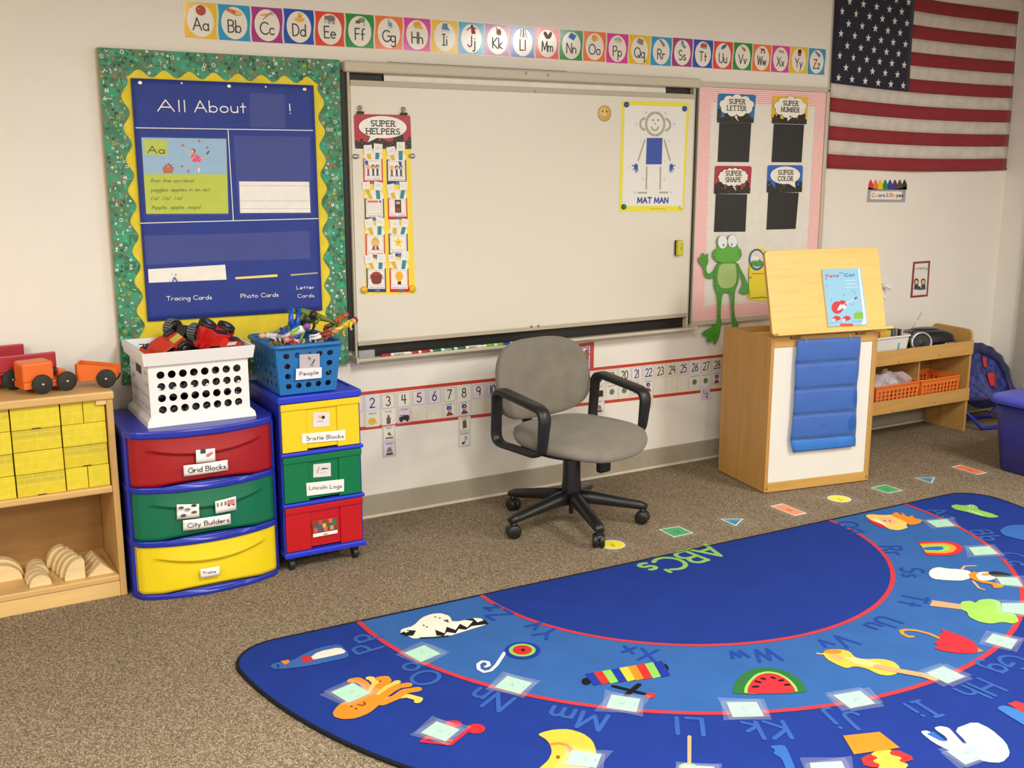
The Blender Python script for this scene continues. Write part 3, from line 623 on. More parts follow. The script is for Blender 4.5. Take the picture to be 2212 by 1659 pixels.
# ---- things stuck on the writing panel
WP=wallp(-.0465); wpx=lambda x,y:WP.px(x,y)
def z6(x,y): return (730+x*.22604,120+y*.22604)
def z7b(x,y): return (730+x*.26525,420+y*.26525)
def psheet(name,pts,m,label,cat,h=0,th=.0005,group=None,plane=WP,parent=None,zf=None,kw={}):
    b=MB(); q=[plane.px(*(zf(*p) if zf else p)) for p in pts]; b.prism([plane.at(a,c,h) for a,c in q],plane.n*th,m)
    return mk(name,b,parent,label=label,cat=cat,group=group,**kw)
ych=psheet('helper_chart',[(783,318),(886,318),(897,635),(790,637)],mat('f2d63c',.4,'plastic'),'tall yellow helper chart hanging at the left of the whiteboard','chart')
def skyline(pr,T,m,base,amp,n=18,x0=0,x1=1,l=1,seed=1):
    rnd=random.Random(seed); pts=[T(x0,0)]
    for i in range(n):
        h=base+amp*rnd.random(); a=x0+(x1-x0)*i/n; c=x0+(x1-x0)*(i+1)/n; pts+= [T(a,h),T(c,h)]
    pts.append(T(x1,0)); pr.poly(pts,m,l)
def quadT(q,plane,zf):
    P4=[plane.px(*zf(*p)) for p in q]
    def T(u,v): # u right, v up ; q = TL,TR,BR,BL
        t=1-v; a=[(1-t)*((1-u)*P4[0][k]+u*P4[1][k])+t*((1-u)*P4[3][k]+u*P4[2][k]) for k in (0,1)]
        return (a[0],a[1])
    return T
def banner(q,plane,zf,colr,shape,l1,l2,label,seed,tail,plane_h=.001,name='title_sign',group=None):
    T=quadT(q,plane,zf); b=MB()
    r=.06; o=arc(1-r,1-r*1.2,r,r*1.2,0,90,3)+arc(r,1-r*1.2,r,r*1.2,90,180,3)+arc(r,r*1.2,r,r*1.2,180,270,3)+arc(1-r,r*1.2,r,r*1.2,270,360,3)
    b.prism([plane.at(*T(*p),plane_h) for p in o],plane.n*.0006,mat(colr,.25,'plastic'))
    rt=mk(name,b,label=label,cat='sign',group=group)
    pr=Pr(Plane(plane.at(0,0,plane_h+.0006),plane.u,plane.v,plane.n),T,h=.0002,step=.0002); K=mat('17150f',.35)
    pr.poly([(.42,.95),(.62,.95),(.95,.45),(.98,.3),(.9,.3)],mat(colr,.25,'plastic'),0)
    skyline(pr,lambda a,c:(a,c),K,.16,.32,22,.005,.995,1,seed)
    for _ in range(26): 
        x,y=random.uniform(.03,.97),random.uniform(.03,.3); pr.sub(lambda a,c:(a,c)); pr.ell(x,y,.006,.008,mat('c8c0a0',.5),2,n=6)
    W_=mat('eeebe0',.4)
    if shape=='oval': pr.ell(.5,.63,.435,.335,K,2,n=40); pr.ell(.5,.63,.425,.325,W_,4,n=40)
    else:
        n=9 if shape=='cloud' else 15; cx,cy,rx,ry=.5,.6,.33,.24
        for mm,add,l in ((K,.012,2),(W_,0,4)):
            for i in range(n):
                a=2*PI*i/n+.2; rr=.13 if shape=='cloud' else .075
                pr.ell(cx+rx*1.02*math.cos(a),cy+ry*1.02*math.sin(a),rr+add,rr*1.15+add,mm,l,n=16)
            pr.ell(cx,cy,rx*1.12,ry*1.15,mm,l,n=24)
    if tail=='bub':
        for x,y,r_ in ((.5,.2,.035),(.53,.13,.022),(.56,.08,.015)): pr.ell(x,y,r_,r_*1.3,W_,4,n=12)
    else:
        pr.poly(tail,W_,5)
    pr.done('skyline_print',rt)
    pr=Pr(Plane(plane.at(0,0,plane_h+.002),plane.u,plane.v,plane.n),h=.0002)
    hh=(Vector(T(.5,1))-Vector(T(.5,0))).length
    fit(pr,l1,T(.5-.042*len(l1),.66),T(.5+.042*len(l1),.66),hh*.155,K,0,.15,.24,True); fit(pr,l2,T(.5-.042*len(l2),.43),T(.5+.042*len(l2),.43),hh*.155,K,0,.15,.24,True)
    pr.done('lettering',rt); return rt
banner([(150,558),(690,568),(702,893),(163,888)],WP,z6,'b01c34','oval','SUPER','HELPERS','red city skyline sign reading SUPER HELPERS on the whiteboard',4,[(.28,.4),(.22,.18),(.42,.34)],.0008)
# job cards with pockets
jobs=[('line leader','Line Leader',(784,343,826,397),'r'),('caboose','Caboose',(834.6,345,877,398),'n'),('calendar helper','Calendar Helper',(787,429,829,476),'n'),('door holder','Door Holder',(837,428,879,474),'r'),
 ('prayer leader','Prayer Leader',(789,506,831,557),'r'),('schedule helper','Schedule Helper',(839,505,880,554),'n'),('clean up crew','Clean Up Crew',(791,580,833,631),'n'),('electrician','Electrician',(841,580,882,631),'r')]
jd=['three children in a line with an arrow at the front','three children in a line with an arrow at the back','a calendar grid','a brown door','a blond child praying','a yellow star','a brown toy basket','a light bulb']
Rj,Nj=mat('c4242c',.35,'plastic'),mat('26346e',.35,'plastic'); Wc=mat('efeae2',.4); pv=wallp(-.0475)
for ji,(jn,jt,(x0,y0,x1,y1),jc) in enumerate(jobs):
    dx=1.0; q=[(x0,y0),(x1,y0),(x1+1.2,y1),(x0+1.2,y1)]
    # half-round white pocket flap above
    rt=psheet('job_card',q,Rj if jc=='r' else Nj,('red' if jc=='r' else 'navy')+' bordered job card showing '+jd[ji],'card',h=.0007,group='job cards on the yellow chart')
    T=quadT(q,WP,lambda a,c:(a,c)); pr=Pr(wallp(-.0479),T,h=.0002,step=.0002)
    pr.rect(.06,.14,.94,.97,Wc,1); pr.line([(.1,.3),(.9,.3),(.9,.92),(.1,.92)],.0008,mat('4a4a6a',.5),2,closed=True)
    pr.ell(.55,.05,.13,.07,mat('3a78b8',.4),2); pr.ell(.55,1.02,.42,.1,Wc,1)
    sk_,K=C('e8b894'),C('2c2620')
    if ji<2:
        for x,hc in ((.25,'d8b060'),(.5,'4a3424'),(.72,'3a3a48')): pr.ell(x,.68,.1,.09,C(hc),3,n=12); pr.ell(x+.01,.66,.07,.06,sk_,4,n=12); pr.rect(x-.05,.38,x+.05,.6,C('8a5a48' if x<.4 else '3a4a5a'),3); pr.rect(x-.07,.33,x+.07,.37,K,4)
        x=.14 if ji==0 else .66; pr.poly([(x-.06,.93),(x+.08,.93),(x+.12,.8),(x+.04,.74),(x-.04,.8)],C('2a4ab0'),5)
    elif ji==2:
        pr.rect(.15,.82,.7,.9,C('d86058'),3); pr.ell(.8,.86,.05,.05,K,3,n=10)
        for k in range(6): pr.line([(.14+.14*k,.34),(.14+.14*k,.78)],.0004,C('9a9a9a'),3,joint=False)
        for k in range(5): pr.line([(.14,.36+.1*k),(.84,.36+.1*k)],.0004,C('9a9a9a'),3,joint=False)
    elif ji==3: pr.rect(.36,.32,.68,.92,C('5a2c24'),3); pr.rect(.42,.72,.62,.84,C('b8b8c0'),4); pr.rect(.42,.36,.5,.56,C('a0482c'),4); pr.rect(.54,.36,.62,.56,C('a0482c'),4)
    elif ji==4: pr.ell(.5,.66,.2,.22,C('d8b44c'),3); pr.ell(.5,.6,.15,.14,sk_,4); pr.poly([(.3,.34),(.7,.34),(.62,.52),(.38,.52)],C('9a4a34'),5); pr.rect(.45,.36,.55,.5,sk_,6)
    elif ji==5:
        pr.poly([(.5+(.26 if k%2==0 else .11)*math.cos(PI/2+k*PI/5),.62+(.27 if k%2==0 else .11)*math.sin(PI/2+k*PI/5)) for k in range(10)],C('f0cc30'),3); pr.ell(.46,.64,.02,.02,K,4,n=8); pr.ell(.55,.64,.02,.02,K,4,n=8)
    elif ji==6: pr.ell(.5,.74,.25,.13,C('a04038'),3); pr.poly([(.18,.74),(.82,.74),(.74,.4),(.62,.34),(.38,.34),(.26,.4)],C('7a3424'),4); pr.ell(.16,.6,.05,.06,sk_,5,n=10); pr.ell(.84,.6,.05,.06,sk_,5,n=10)
    else: pr.ell(.5,.68,.2,.2,C('f0b430'),3); pr.poly([(.38,.56),(.62,.56),(.58,.44),(.42,.44)],C('f0b430'),3); pr.rect(.41,.33,.59,.45,K,4)
    pr.sub(T); fit(pr,jt,T(.14,.18),T(.9,.18),.0052,K,2,.12)
    pr.done('card_print',rt)
tags=[('z6',[(240,858),(318,852),(328,938),(250,944)]),('z6',[(340,838),(424,848),(420,932),(336,926)]),('z6',[(457,878),(540,866),(552,945),(470,957)]),('z6',[(556,826),(637,826),(638,911),(556,911)]),
 ('z6',[(228,1210),(300,1202),(307,1272),(234,1280)]),('z6',[(345,1200),(426,1214),(418,1294),(336,1280)]),('z6',[(458,1238),(530,1220),(548,1302),(478,1322)]),('z6',[(584,1204),(660,1204),(660,1286),(586,1286)]),
 ('z7',[(212,205),(278,192),(288,262),(222,278)]),('z7',[(308,184),(375,192),(374,262),(304,256)]),('z7',[(418,206),(494,202),(496,270),(422,274)]),('z7',[(518,194),(578,204),(570,270),(510,262)]),
 ('z7',[(214,496),(280,486),(290,552),(222,566)]),('z7',[(318,482),(386,484),(384,556),(312,552)]),('z7',[(404,492),(462,478),(474,542),(412,552)]),('z7',[(518,460),(574,464),(574,540),(508,532)])]
stick=[mat('d8b62c',.5),mat('1c8a98',.5)]
pics_=[]
for ti,(zk,q) in enumerate(tags):
    zf=z6 if zk=='z6' else z7b; q=[zf(*p) for p in q]; row=ti//4; colm=ti%4; job=jobs[row*2+(1 if colm>1 else 0)]
    b0=((q[2][0]+q[3][0])/2,(q[2][1]+q[3][1])/2); jx,jy=(job[2][0]+job[2][2])/2,job[2][1]
    side='left' if colm%2==0 else 'right'; colr='yellow' if colm%2==0 else 'teal'
    c=WP.at(*wpx(*b0)); rt=root('name_stick',c,label=f'white name tag on a {colr} stick above the {job[0]} card',cat='name tag',group='name tags on the helper chart')
    ex=jx+(-7 if colm%2==0 else 9); psheet('stick',[(b0[0]-4,b0[1]-4),(b0[0]+4,b0[1]-4),(ex+4,jy+1),(ex-4,jy+1)],stick[colm%2],None,None,h=.0022,th=.0008,parent=rt)
    psheet('paper_tag',q,mat('ebe7e0',.5),None,None,h=.0032,parent=rt)
    T=quadT(q,WP,lambda a,c:(a,c)); pr=Pr(wallp(-.0465-.0038),T); rr=random.Random(ti)
    pr.line([(rr.uniform(.25,.75),rr.uniform(.25,.75)) for _ in range(5)],.0006,mat('9a9aa0',.6),0); pr.done('pencil_sketch',rt)
# pocket fronts: white half-ellipses between the sticks
for ji,(jn,jt,(x0,y0,x1,y1),jc) in enumerate(jobs):
    cxp,cyp=(x0+x1)/2+.5,y0-2; b=MB(); pts=[WP.px(cxp+21*math.cos(t*PI/12),cyp-17*math.sin(t*PI/12)*1.0) for t in range(13)]
    b.prism([WP.at(a,c,.0008) for a,c in pts],WP.n*.0006,mat('e9e6de',.4)); mk('card_pocket',b,ych,label='white rounded pocket')
# clips and magnets
chrome=mat('b8b4a8',.22,'metal')
def clip(px_,py_,side,label):
    a,c=wpx(px_,py_); y=-.0465; rt=root('magnet_clip',(a,y,c),label=label,cat='clip',group='metal clips on the helper chart')
    if side=='top':
        b=MB(); b.tube([(a-.014,y-.008,c-.018),(a+.014,y-.008,c-.018)],.0045,mat('5a5650',.3,'metal'),10); b.box((a-.014,y-.006,c-.026),(a+.014,y-.003,c-.016),mat('5a5650',.3,'metal')); mk('jaw',b,rt)
        b=MB(); b.prism([(a-.004,y-.008,c-.016),(a+.004,y-.008,c-.016),(a+.0075,y-.012,c+.004),(a,y-.014,c+.008),(a-.0075,y-.012,c+.004)],(0,-.001,0),chrome); mk('handle',b,rt)
    else:
        s_=-1 if side=='left' else 1
        b=MB(); b.box((a-s_*.016,y-.009,c-.008),(a-s_*.004,y-.004,c+.008),mat('8a867a',.3,'metal')); mk('jaw',b,rt,bevel=.002)
    b=MB(); b.lathe([(.0,0.0),(.009,0),(.010,.003),(.009,.008),(.004,.010),(0,.010)],(a,y,c),chrome,16,(0,-1,0)); mk('magnet_disc',b,rt)
clip(776.5,233,'top','bulldog clip at the top left corner of SUPER HELPERS sign'); clip(870.5,236,'top','bulldog clip at the top right corner of SUPER HELPERS sign')
clip(766,338,'left','metal clip gripping the left edge of yellow chart'); clip(891,337,'right','metal clip gripping the right edge of yellow chart')
def magnet(px_,py_,r,colr,label,group=None,plane=WP):
    a,c=plane.px(px_,py_); b=MB(); b.lathe([(r,0),(r,.003),(r*.93,.007),(r*.6,.010),(0,.011)],plane.at(a,c,.0015),mat(colr,.3,'plastic'),20,plane.n)
    return mk('round_magnet',b,label=label,cat='magnet',group=group)
magnet(786,626,.0155,'e6b41c','yellow round magnet at the bottom left of helper chart'); magnet(890,624,.0155,'e6b41c','yellow round magnet at the bottom right of helper chart')
# smiley magnet
a,c=wpx(1305.5,245); b=MB(); b.lathe([(.0355,0),(.0355,.002),(0,.002)],WP.at(a,c),mat('e8c274',.4,'plastic'),32,WP.n); sm=mk('smiley_face',b,label='round orange-yellow smiling face stuck on the whiteboard',cat='magnet')
pr=Pr(wallp(-.0486),card_T(a,c)); K=C('3a2418'); pr.line([(.0352*math.cos(t*PI/18),.0352*math.sin(t*PI/18)) for t in range(36)],.0008,C('6a4420'),0,closed=True)
pr.ell(-.011,.008,.0035,.005,K); pr.ell(.011,.008,.0035,.005,K); pr.line(arc(0,-.004,.018,.014,200,340,10),.0012,K); pr.done('face_print',sm)
# poster of a stick figure
def z8b(x,y): return (1200+x*.28929,160+y*.28929)
ps=psheet('figure_poster',[(497,200),(1000,215),(957,1028),(472,1028)],mat('e6dc3c',.3,'plastic'),'yellow bordered poster reading MAT MAN on the right of the whiteboard','poster',zf=z8b)
pr=Pr(wallp(-.0472)); q8=lambda pts:[pr.p.px(*z8b(*p)) for p in pts]
pr.poly(q8([(515,232),(978,246),(945,985),(497,985)]),mat('e4e3de',.3,'plastic'),0)
kh=C('aba78e'); bd=C('2c4aa4')
def arc8(cx,cy,rx,ry,a0,a1): return q8(arc(cx,cy,rx,ry,a0,a1,14))
pr.line(arc8(746,373,66,84,-85,85),.0125,kh,1); pr.line(arc8(742,373,66,84,95,265),.0125,kh,1)
pr.line(arc8(668,373,36,42,95,265),.011,kh,1); pr.line(arc8(822,378,34,42,-85,85),.011,kh,1); pr.line(arc8(742,388,26,32,15,165),.009,kh,1)
for x in (728,766): pr.ell(*q8([(x,344)])[0],.0035,.0042,C('2a3470'),2)
pr.ell(*q8([(745,370)])[0],.0035,.005,C('c08868'),2)
pr.poly(q8([(681,477),(798,477),(792,674),(674,674)]),bd,1)
for ln in ([(668,488),(616,648)],[(810,488),(856,648)],[(681,690),(677,862)],[(784,690),(780,862)],[(614,886),(683,886)],[(772,884),(840,884)]): pr.line(q8(ln),.0085,kh,1,joint=False)
for s_,hx,hy in ((1,600,690),(-1,864,690)):
    pr.ell(*q8([(hx,hy)])[0],.011,.013,bd,2)
    for k,(fx,fy) in enumerate(((-28,-8),(-20,24),(-6,42),(8,44),(16,28))): pr.line(q8([(hx,hy),(hx+s_*fx,hy+fy)]),.0048,bd,2)
g_=C('9a9aa4')
for t,x,y in (('Big Curve',672,285),('Big Curve',820,288),('Little Curve',602,372),('Little Curve',886,374),('Big Line',634,500),('Big Line',846,502),('Hand',547,704),('Hand',916,704),('Mat',814,655),('Big Line',652,784),('Big Line',812,786),('Little Line',592,886),('Little Line',866,884)):
    a,c=q8([(x,y)])[0]; ws=t.split(' ')
    for k,w_ in enumerate(ws): pr.text(w_,a,c+.001-(.006*k),.0042,g_,1,.12)
fit(pr,'MAT MAN',q8([(612,962)])[0],q8([(838,962)])[0],.0245,C('2c3c98'),1,.2); fit(pr,'Handwriting Without Tears',q8([(710,1008)])[0],q8([(822,1008)])[0],.004,C('6a6a30'),0,.1)
pr.done('poster_print',ps)
magnet(1352.5,226,.0125,'2448b4','blue round magnet at the top left corner of poster'); magnet(1478,235,.0125,'2448b4','blue round magnet at the top right corner of poster')
magnet(1346.5,446.5,.0125,'0f6a3c','green round magnet at the bottom left corner of poster'); magnet(1470.5,447,.0095,'e4e0d6','small white round magnet at the bottom right corner of poster')
# yellow eraser
a,c=wpx(1463,535); rt=root('board_eraser',(a,-.0465,c-.036),label='small yellow eraser stuck to the right side of the whiteboard',cat='eraser')
b=MB(); b.box((a-.017,-.0555,c-.036),(a+.017,-.0467,c+.036),mat('33322c',.9,'fabric')); mk('felt_pad',b,rt,label='dark felt pad')
b=MB(); b.box((a-.0165,-.075,c-.0355),(a+.0165,-.0555,c+.0355),mat('ccc43a',.45,'plastic')); mk('grip_body',b,rt,bevel=.004,label='yellow foam body')
pr=Pr(wallp(-.0753),card_T(a,c)); pr.line([(-.006,.02),(.007,.02),(.007,-.02)],.0014,C('8a8430')); pr.ell(-.001,.0,.003,.004,C('6a6420')); pr.done('groove',rt)
# =================================================================== PINK BORDERED BOARD
pb=root('pinboard',(3.85,0,.712),label='white pinboard with pink zigzag border to the right of the whiteboard',cat='pinboard')
b=MB(); x0,x1,z0,z1=3.414,4.288,.712,1.895; fr=.022
for a,c in (((x0,-.03,z0),(x1,-.001,z0+fr)),((x0,-.03,z1-fr),(x1,-.001,z1)),((x0,-.03,z0+fr),(x0+.008,-.001,z1-fr)),((x1-fr,-.03,z0+fr),(x1,-.001,z1-fr))): b.box(a,c,al)
mk('frame',b,pb,bevel=.003,label='beige metal frame')
b=MB(); b.box((x0+.008,-.022,z0+fr),(x1-fr,-.001,z1-fr),mat('e4e0d6',.6)); mk('white_paper',b,pb)
b=MB(); b.lathe([(.006,0),(.006,.002),(0,.002)],(x1-.012,-.03,z1-.013),mat('4a3c30',.4),12,(0,-1,0)); mk('screw',b,pb)
ix0,ix1,iz0,iz1=x0+.010,x1-fr-.001,z0+fr+.001,z1-fr-.001; cw=.074
def wavy(n,L_,w_): return [(0,0),(L_,0)]+[(L_*i/(n*4),w_+.0022*math.sin(2*PI*i/4)) for i in range(n*4+1)][::-1]
pp=wallp(-.0222)
for f,L_,m,h in ((lambda a,c:(ix0+a,iz1-c),ix1-ix0,mat('f4a0a0',.5,'chevron',a='x',b='z'),0),(lambda a,c:(ix0+a,iz0+c),ix1-ix0,mat('f4a0a0',.5,'chevron',a='x',b='z'),0),(lambda a,c:(ix0+c,iz0+a),iz1-iz0,mat('f4a0a0',.5,'chevron',a='z',b='x'),.0006),(lambda a,c:(ix1-c,iz0+a),iz1-iz0,mat('f4a0a0',.5,'chevron',a='z',b='x'),.0006)):
    b=MB(); b.prism([pp.at(*f(a,c),h) for a,c in wavy(40,L_,cw)],pp.n*.0006,m); mk('zigzag_border',b,pb,label='pink and white zigzag border strip')
PP=wallp(-.0242)
def zs(x,y): return (1540+x*.19892,190+y*.19892)
blk2=mat('17191a',.36,'plastic')
for nm,q,qb,colr,shp,l2,cn_,sd,tl in (
 ('letter',[(57,58),(467,75),(440,380),(42,375)],[(72,378),(417,382),(390,805),(52,802)],'1e6cb4','cloud','LETTER','blue',2,'bub'),
 ('number',[(650,80),(1035,95),(1015,395),(637,385)],[(663,390),(990,400),(962,808),(637,805)],'e8bc22','cloud','NUMBER','yellow',3,[(.42,.24),(.44,.1),(.56,.24)]),
 ('shape',[(22,845),(420,850),(402,1145),(10,1150)],[(32,1152),(372,1155),(352,1560),(12,1563)],'a8283c','burst','SHAPE','dark red',5,[(.5,.25),(.6,.1),(.56,.26)]),
 ('colour',[(595,838),(975,840),(965,1130),(582,1135)],[(603,1132),(932,1138),(898,1530),(582,1538)],'2060c4','oval','COLOR','bright blue',6,[(.55,.36),(.8,.16),(.78,.4)])):
    psheet('black_card',qb,blk2,f'blank black card hanging under the SUPER {l2} sign','card',plane=PP,zf=zs,group='black cards on the pinboard')
    banner(q,PP,zs,colr,shp,'SUPER',l2,f'{cn_} city skyline sign reading SUPER {l2} on the pinboard',sd,tl,.0012)
# frog cut-out
FP=wallp(-.0325)
def zf_(x,y): return (1500+x*.15666,500+y*.15666)
G1=mat('4c9a34',.35,'plastic'); G2=mat('5fae3c',.35,'plastic'); G3=mat('a6c478',.4,'plastic'); GD=mat('2a5c24',.45)
fcx,fcz=FP.px(*zf_(440,1540)); frog=root('frog_cutout',FP.at(fcx,fcz),label='tall green waving frog cut-out with big white eyes on the pinboard',cat='cutout')
def fpart(name,pts,m,h=0,out=True,**k):
    b=MB(); q=[FP.px(*zf_(*p)) for p in pts]; b.prism([FP.at(a,c,h) for a,c in q],FP.n*.001,m)
    o=mk(name,b,frog,**k)
    return o
body=[(330,430),(540,420),(590,440),(605,520),(612,640),(600,720),(565,800),(555,860),(550,950),(548,1060),(552,1150),(575,1220),(612,1290),(590,1330),(520,1330),(515,1200),(510,1100),(505,980),(500,900),(485,845),(440,838),(400,850),(380,890),(372,960),(362,1060),(358,1180),(372,1250),(352,1400),(320,1490),(282,1556),(255,1500),(245,1495),(215,1520),(175,1525),(162,1510),(180,1460),(178,1440),(105,1425),(98,1410),(150,1365),(215,1330),(265,1300),(308,1250),(318,1150),(322,1000),(312,880),(292,810),(272,740),(272,640),(278,560),(290,500)]
fpart('body_and_legs',body,G1)
fpart('waving_arm',[(320,440),(300,470),(265,540),(215,580),(185,580),(165,540),(162,490),(185,440),(192,400),(185,370),(190,320),(180,300),(155,320),(135,325),(125,300),(105,295),(95,330),(90,355),(60,355),(50,380),(65,430),(110,485),(125,520),(130,580),(160,635),(210,655),(255,640),(285,610),(300,570)],G1,.0006)
fpart('hanging_arm',[(560,430),(600,440),(650,540),(700,640),(735,720),(750,780),(748,850),(735,878),(715,860),(700,850),(680,885),(665,852),(640,850),(618,835),(635,790),(665,740),(665,680),(630,580),(590,530)],G1,.0006)
hd=[(320,190),(322,215),(275,255),(250,310),(262,360),(310,410),(390,440),(470,444),(560,425),(625,380),(650,320),(640,260),(600,210),(592,180),(460,150)]
fpart('head',hd,G2,.0012); fpart('belly',[(345,470),(400,440),(500,436),(560,450),(572,520),(578,640),(565,710),(520,765),(440,785),(365,775),(325,720),(312,640),(325,540)],G3,.0014,label='pale green belly')
pr=Pr(wallp(-.0352)); fq=lambda pts:[pr.p.px(*zf_(*p)) for p in pts]
for x,y,rx,ry in ((388,145,66,92),(526,132,66,88)): pr.poly(fq(arc(x,y,rx+4,ry+4,0,360,26)[:-1]),GD,0); pr.poly(fq(arc(x,y,rx,ry,0,360,26)[:-1]),mat('e8eef0',.3,'plastic'),1)
for x,y in ((400,187),(514,180)): pr.poly(fq(arc(x,y,8,18,0,360,12)[:-1]),C('2a3a4a'),2)
pr.done('eyes',frog,label='large white eyes')
pr=Pr(wallp(-.0349)); pr.line(fq(hd[2:13]),.0014,GD,0)
for x0_,y0_,x1_,y1_ in ((262,262,305,275),(255,300,300,305),(262,345,300,340),(640,262,600,278),(648,305,605,305),(640,345,600,340),(275,650,300,655),(275,690,300,695),(285,745,312,745),(608,640,585,645),(605,690,580,695),(318,860,350,855),(322,1000,345,1005),(320,1160,350,1165),(552,840,525,850),(548,1000,525,1005),(552,1150,530,1145),(200,1415,215,1400),(258,1455,272,1435),(660,620,675,630),(160,600,180,590),(600,460,615,470)):
    pr.line(fq([(x0_,y0_),(x1_,y1_)]),.0022,GD,0)
pr.line(fq(body+body[:1]),.0011,GD,0,joint=False)
pr.done('dark_stripes',frog)
# yellow frog name tag cut-out partly behind the easel
t=psheet('name_tag_cutout',[(742,480),(760,300),(800,250),(880,225),(960,240),(1040,330),(1075,520),(1090,700),(1085,960),(920,955),(800,950),(735,935),(725,900),(745,860)],mat('f0dc28',.35,'plastic'),'yellow cut-out with small frog face beside the easel','cutout',plane=PP,zf=zf_,h=.0005)
pr=Pr(wallp(-.0262),h=.0002,step=.0003); pr.poly(fq(arc(860,388,110,150,0,360,26)[:-1]),C('2a6a9a'),0); pr.poly(fq(arc(860,385,88,120,0,360,26)[:-1]),C('f0e8dc'),1)
for k in range(7):
    a=200+k*23; x,y=860+80*math.cos(math.radians(a)),400+118*math.sin(math.radians(a)); pr.line(fq([(860,430),(x,y)]),.0018,C('e05a48'),2,joint=False)
pr.poly(fq(arc(862,435,84,52,0,360,20)[:-1]),G1,3); 
for x in (812,858): pr.poly(fq(arc(x,372,28,38,0,360,14)[:-1]),C('f2f2ee'),4); pr.poly(fq(arc(x,395,5,7,0,360,8)[:-1]),C('2a3a4a'),5)
pr.line(fq([(757,480),(748,640),(752,800),(765,890)]),.003,C('2f8a2c'),1); pr.line(fq([(775,920),(860,915),(930,905),(1080,925)]),.004,C('1f8028'),1); pr.line(fq([(795,580),(830,585),(865,575),(900,585),(960,575)]),.0035,C('d8542c'),1)
for x,y,cc in ((772,635,'d86a7a'),(752,895,'e8a05c')): pr.poly(fq([(x+(22 if k%2==0 else 11)*math.cos(k*PI/5),y+(26 if k%2==0 else 13)*math.sin(k*PI/5)) for k in range(10)]),C(cc),2)
pr.done('tag_print',t)
# =================================================================== FLAG
fl=root('flag',(5.05,-.01,1.48),label='large red, white and blue striped flag with stars pinned on the wall',cat='flag')
fr_=mat('941c26',.75,'fabric',s=800); fw=mat('ddd5cb',.75,'fabric',s=800); fb=mat('10142e',.75,'fabric',s=800); fst=mat('e6e4e4',.6)
def FL(u,v,h=0):
    xl=4.303+(4.296+.028-4.303)*0+(.006*v); xr=5.79+.018*v; x=xl+(xr-xl)*u
    zt=2.428-.052*u; zb_=1.488-.015*u
    z=zt+(zb_-zt)*v - .012*math.sin(PI*u)*(.4+.6*v) -(.01*math.sin(PI*min(1,u*1.0))*(1-v))
    if u<.05: x+=0
    y=-.010-.006*math.sin(u*9+v*4)*math.sin(PI*u)-.004*math.sin(u*17-v*6)*v-.004*(v)
    return Vector((x,y-h,z))
cu=.405
for k in range(13):
    u0=cu if k<7 else 0; b=MB(); b.grid(lambda u,v: FL(u0+(1-u0)*u,(k+v)/13),28,3,fr_ if k%2==0 else fw)
    mk('red_stripe' if k%2==0 else 'white_stripe',b,fl,solid=.0008)
b=MB(); b.grid(lambda u,v: FL(cu*u,7/13*v,.0002),16,14,fb); mk('blue_canton',b,fl,solid=.0008)
for r in range(9):
    nst=6 if r%2==0 else 5
    for i in range(nst):
        u=(.035+.067*i*1.0+(0 if r%2==0 else .0335)); v=(.035+.0585*r)+.002; c=FL(u,v,.0015)
        b=MB(); R_=.0215; sq=random.uniform(.75,1) if i<2 else 1
        b.prism([c+Vector((sq*(R_ if j%2==0 else R_*.4)*math.sin(j*PI/5),0,(R_ if j%2==0 else R_*.4)*math.cos(j*PI/5))) for j in range(10)],(0,-.0004,0),fst); mk('star',b,fl)
b=MB()
for u,v in ((0.99,.01),(.995,.99)): b.ell(FL(u,v,.003)+Vector((.006,0,0)),(.005,.004,.004),mat('3a3630',.4),8,6)
mk('push_pin',b,fl)
# =================================================================== SIGNS ON THE WALL TO THE RIGHT
W0=wallp(-.001)
def zc(x,y): return (1850+x*.24117,360+y*.24117)
b_pts=[(93,318),(104,180),(130,192),(190,202),(280,205),(380,196),(447,178),(434,318)]
sg=psheet('crayon_box_sign',b_pts,mat('a0a2a6',.4,'plastic'),'small grey crayon box sign reading Colors and Shapes below the flag','sign',plane=W0,zf=zc)
for i,cc in enumerate(('d83a2c','f07a2c','f4c424','1f8a3c','2a3f9c','5c2a6c','5a4030','2c2a24')):
    x=128+i*43.2; b=MB(); b.prism([W0.at(*W0.px(*zc(*p)),.0001) for p in ((x-20,206),(x-21,160),(x-4,118),(x+5,118),(x+22,160),(x+21,206))],W0.n*.0004,C(cc)); mk('crayon',b,sg,label={0:'red',1:'orange',2:'yellow',3:'green',4:'blue',5:'purple',6:'brown',7:'black'}[i]+' crayon')
pr=Pr(wallp(-.0017),h=.0002); zq=lambda pts:[pr.p.px(*zc(*p)) for p in pts]
pr.poly(zq([(135,220),(402,222),(410,232),(404,290),(395,296),(130,292),(124,284),(128,226)]),C('eceae4'),0)
x=138
for ch,cc,w_ in (('C','d8402c',26),('o','f0a030',24),('l','f4d030',10),('o','2a2a2a',24),('r','2a2a2a',18),('s','2a2a2a',20),('&','8a8a8a',24),('S','d8402c',24),('h','f0702c',20),('a','f4d030',22),('p','2a3a4a',22),('e','2a2a2a',22),('s','2a2a2a',18)):
    if ch=='&': x+=6
    fit(pr,ch,zq([(x,270)])[0],zq([(x+w_-6,270)])[0],.019,C(cc),1,.16); x+=w_+(5 if ch=='&' else 0)
pr.done('lettering',sg)
ls=psheet('listening_sign',[(509,853),(661,842),(638,1162),(482,1176)],mat('8c3c3c',.5,'plastic'),'small narrow red-framed sign reading Listening on the wall above the shelf','sign',plane=W0,zf=zc)
pr.b=MB(); pr.b.flat=True
pr.poly(zq([(524,870),(644,862),(626,1145),(502,1156)]),C('e6e2da'),0)
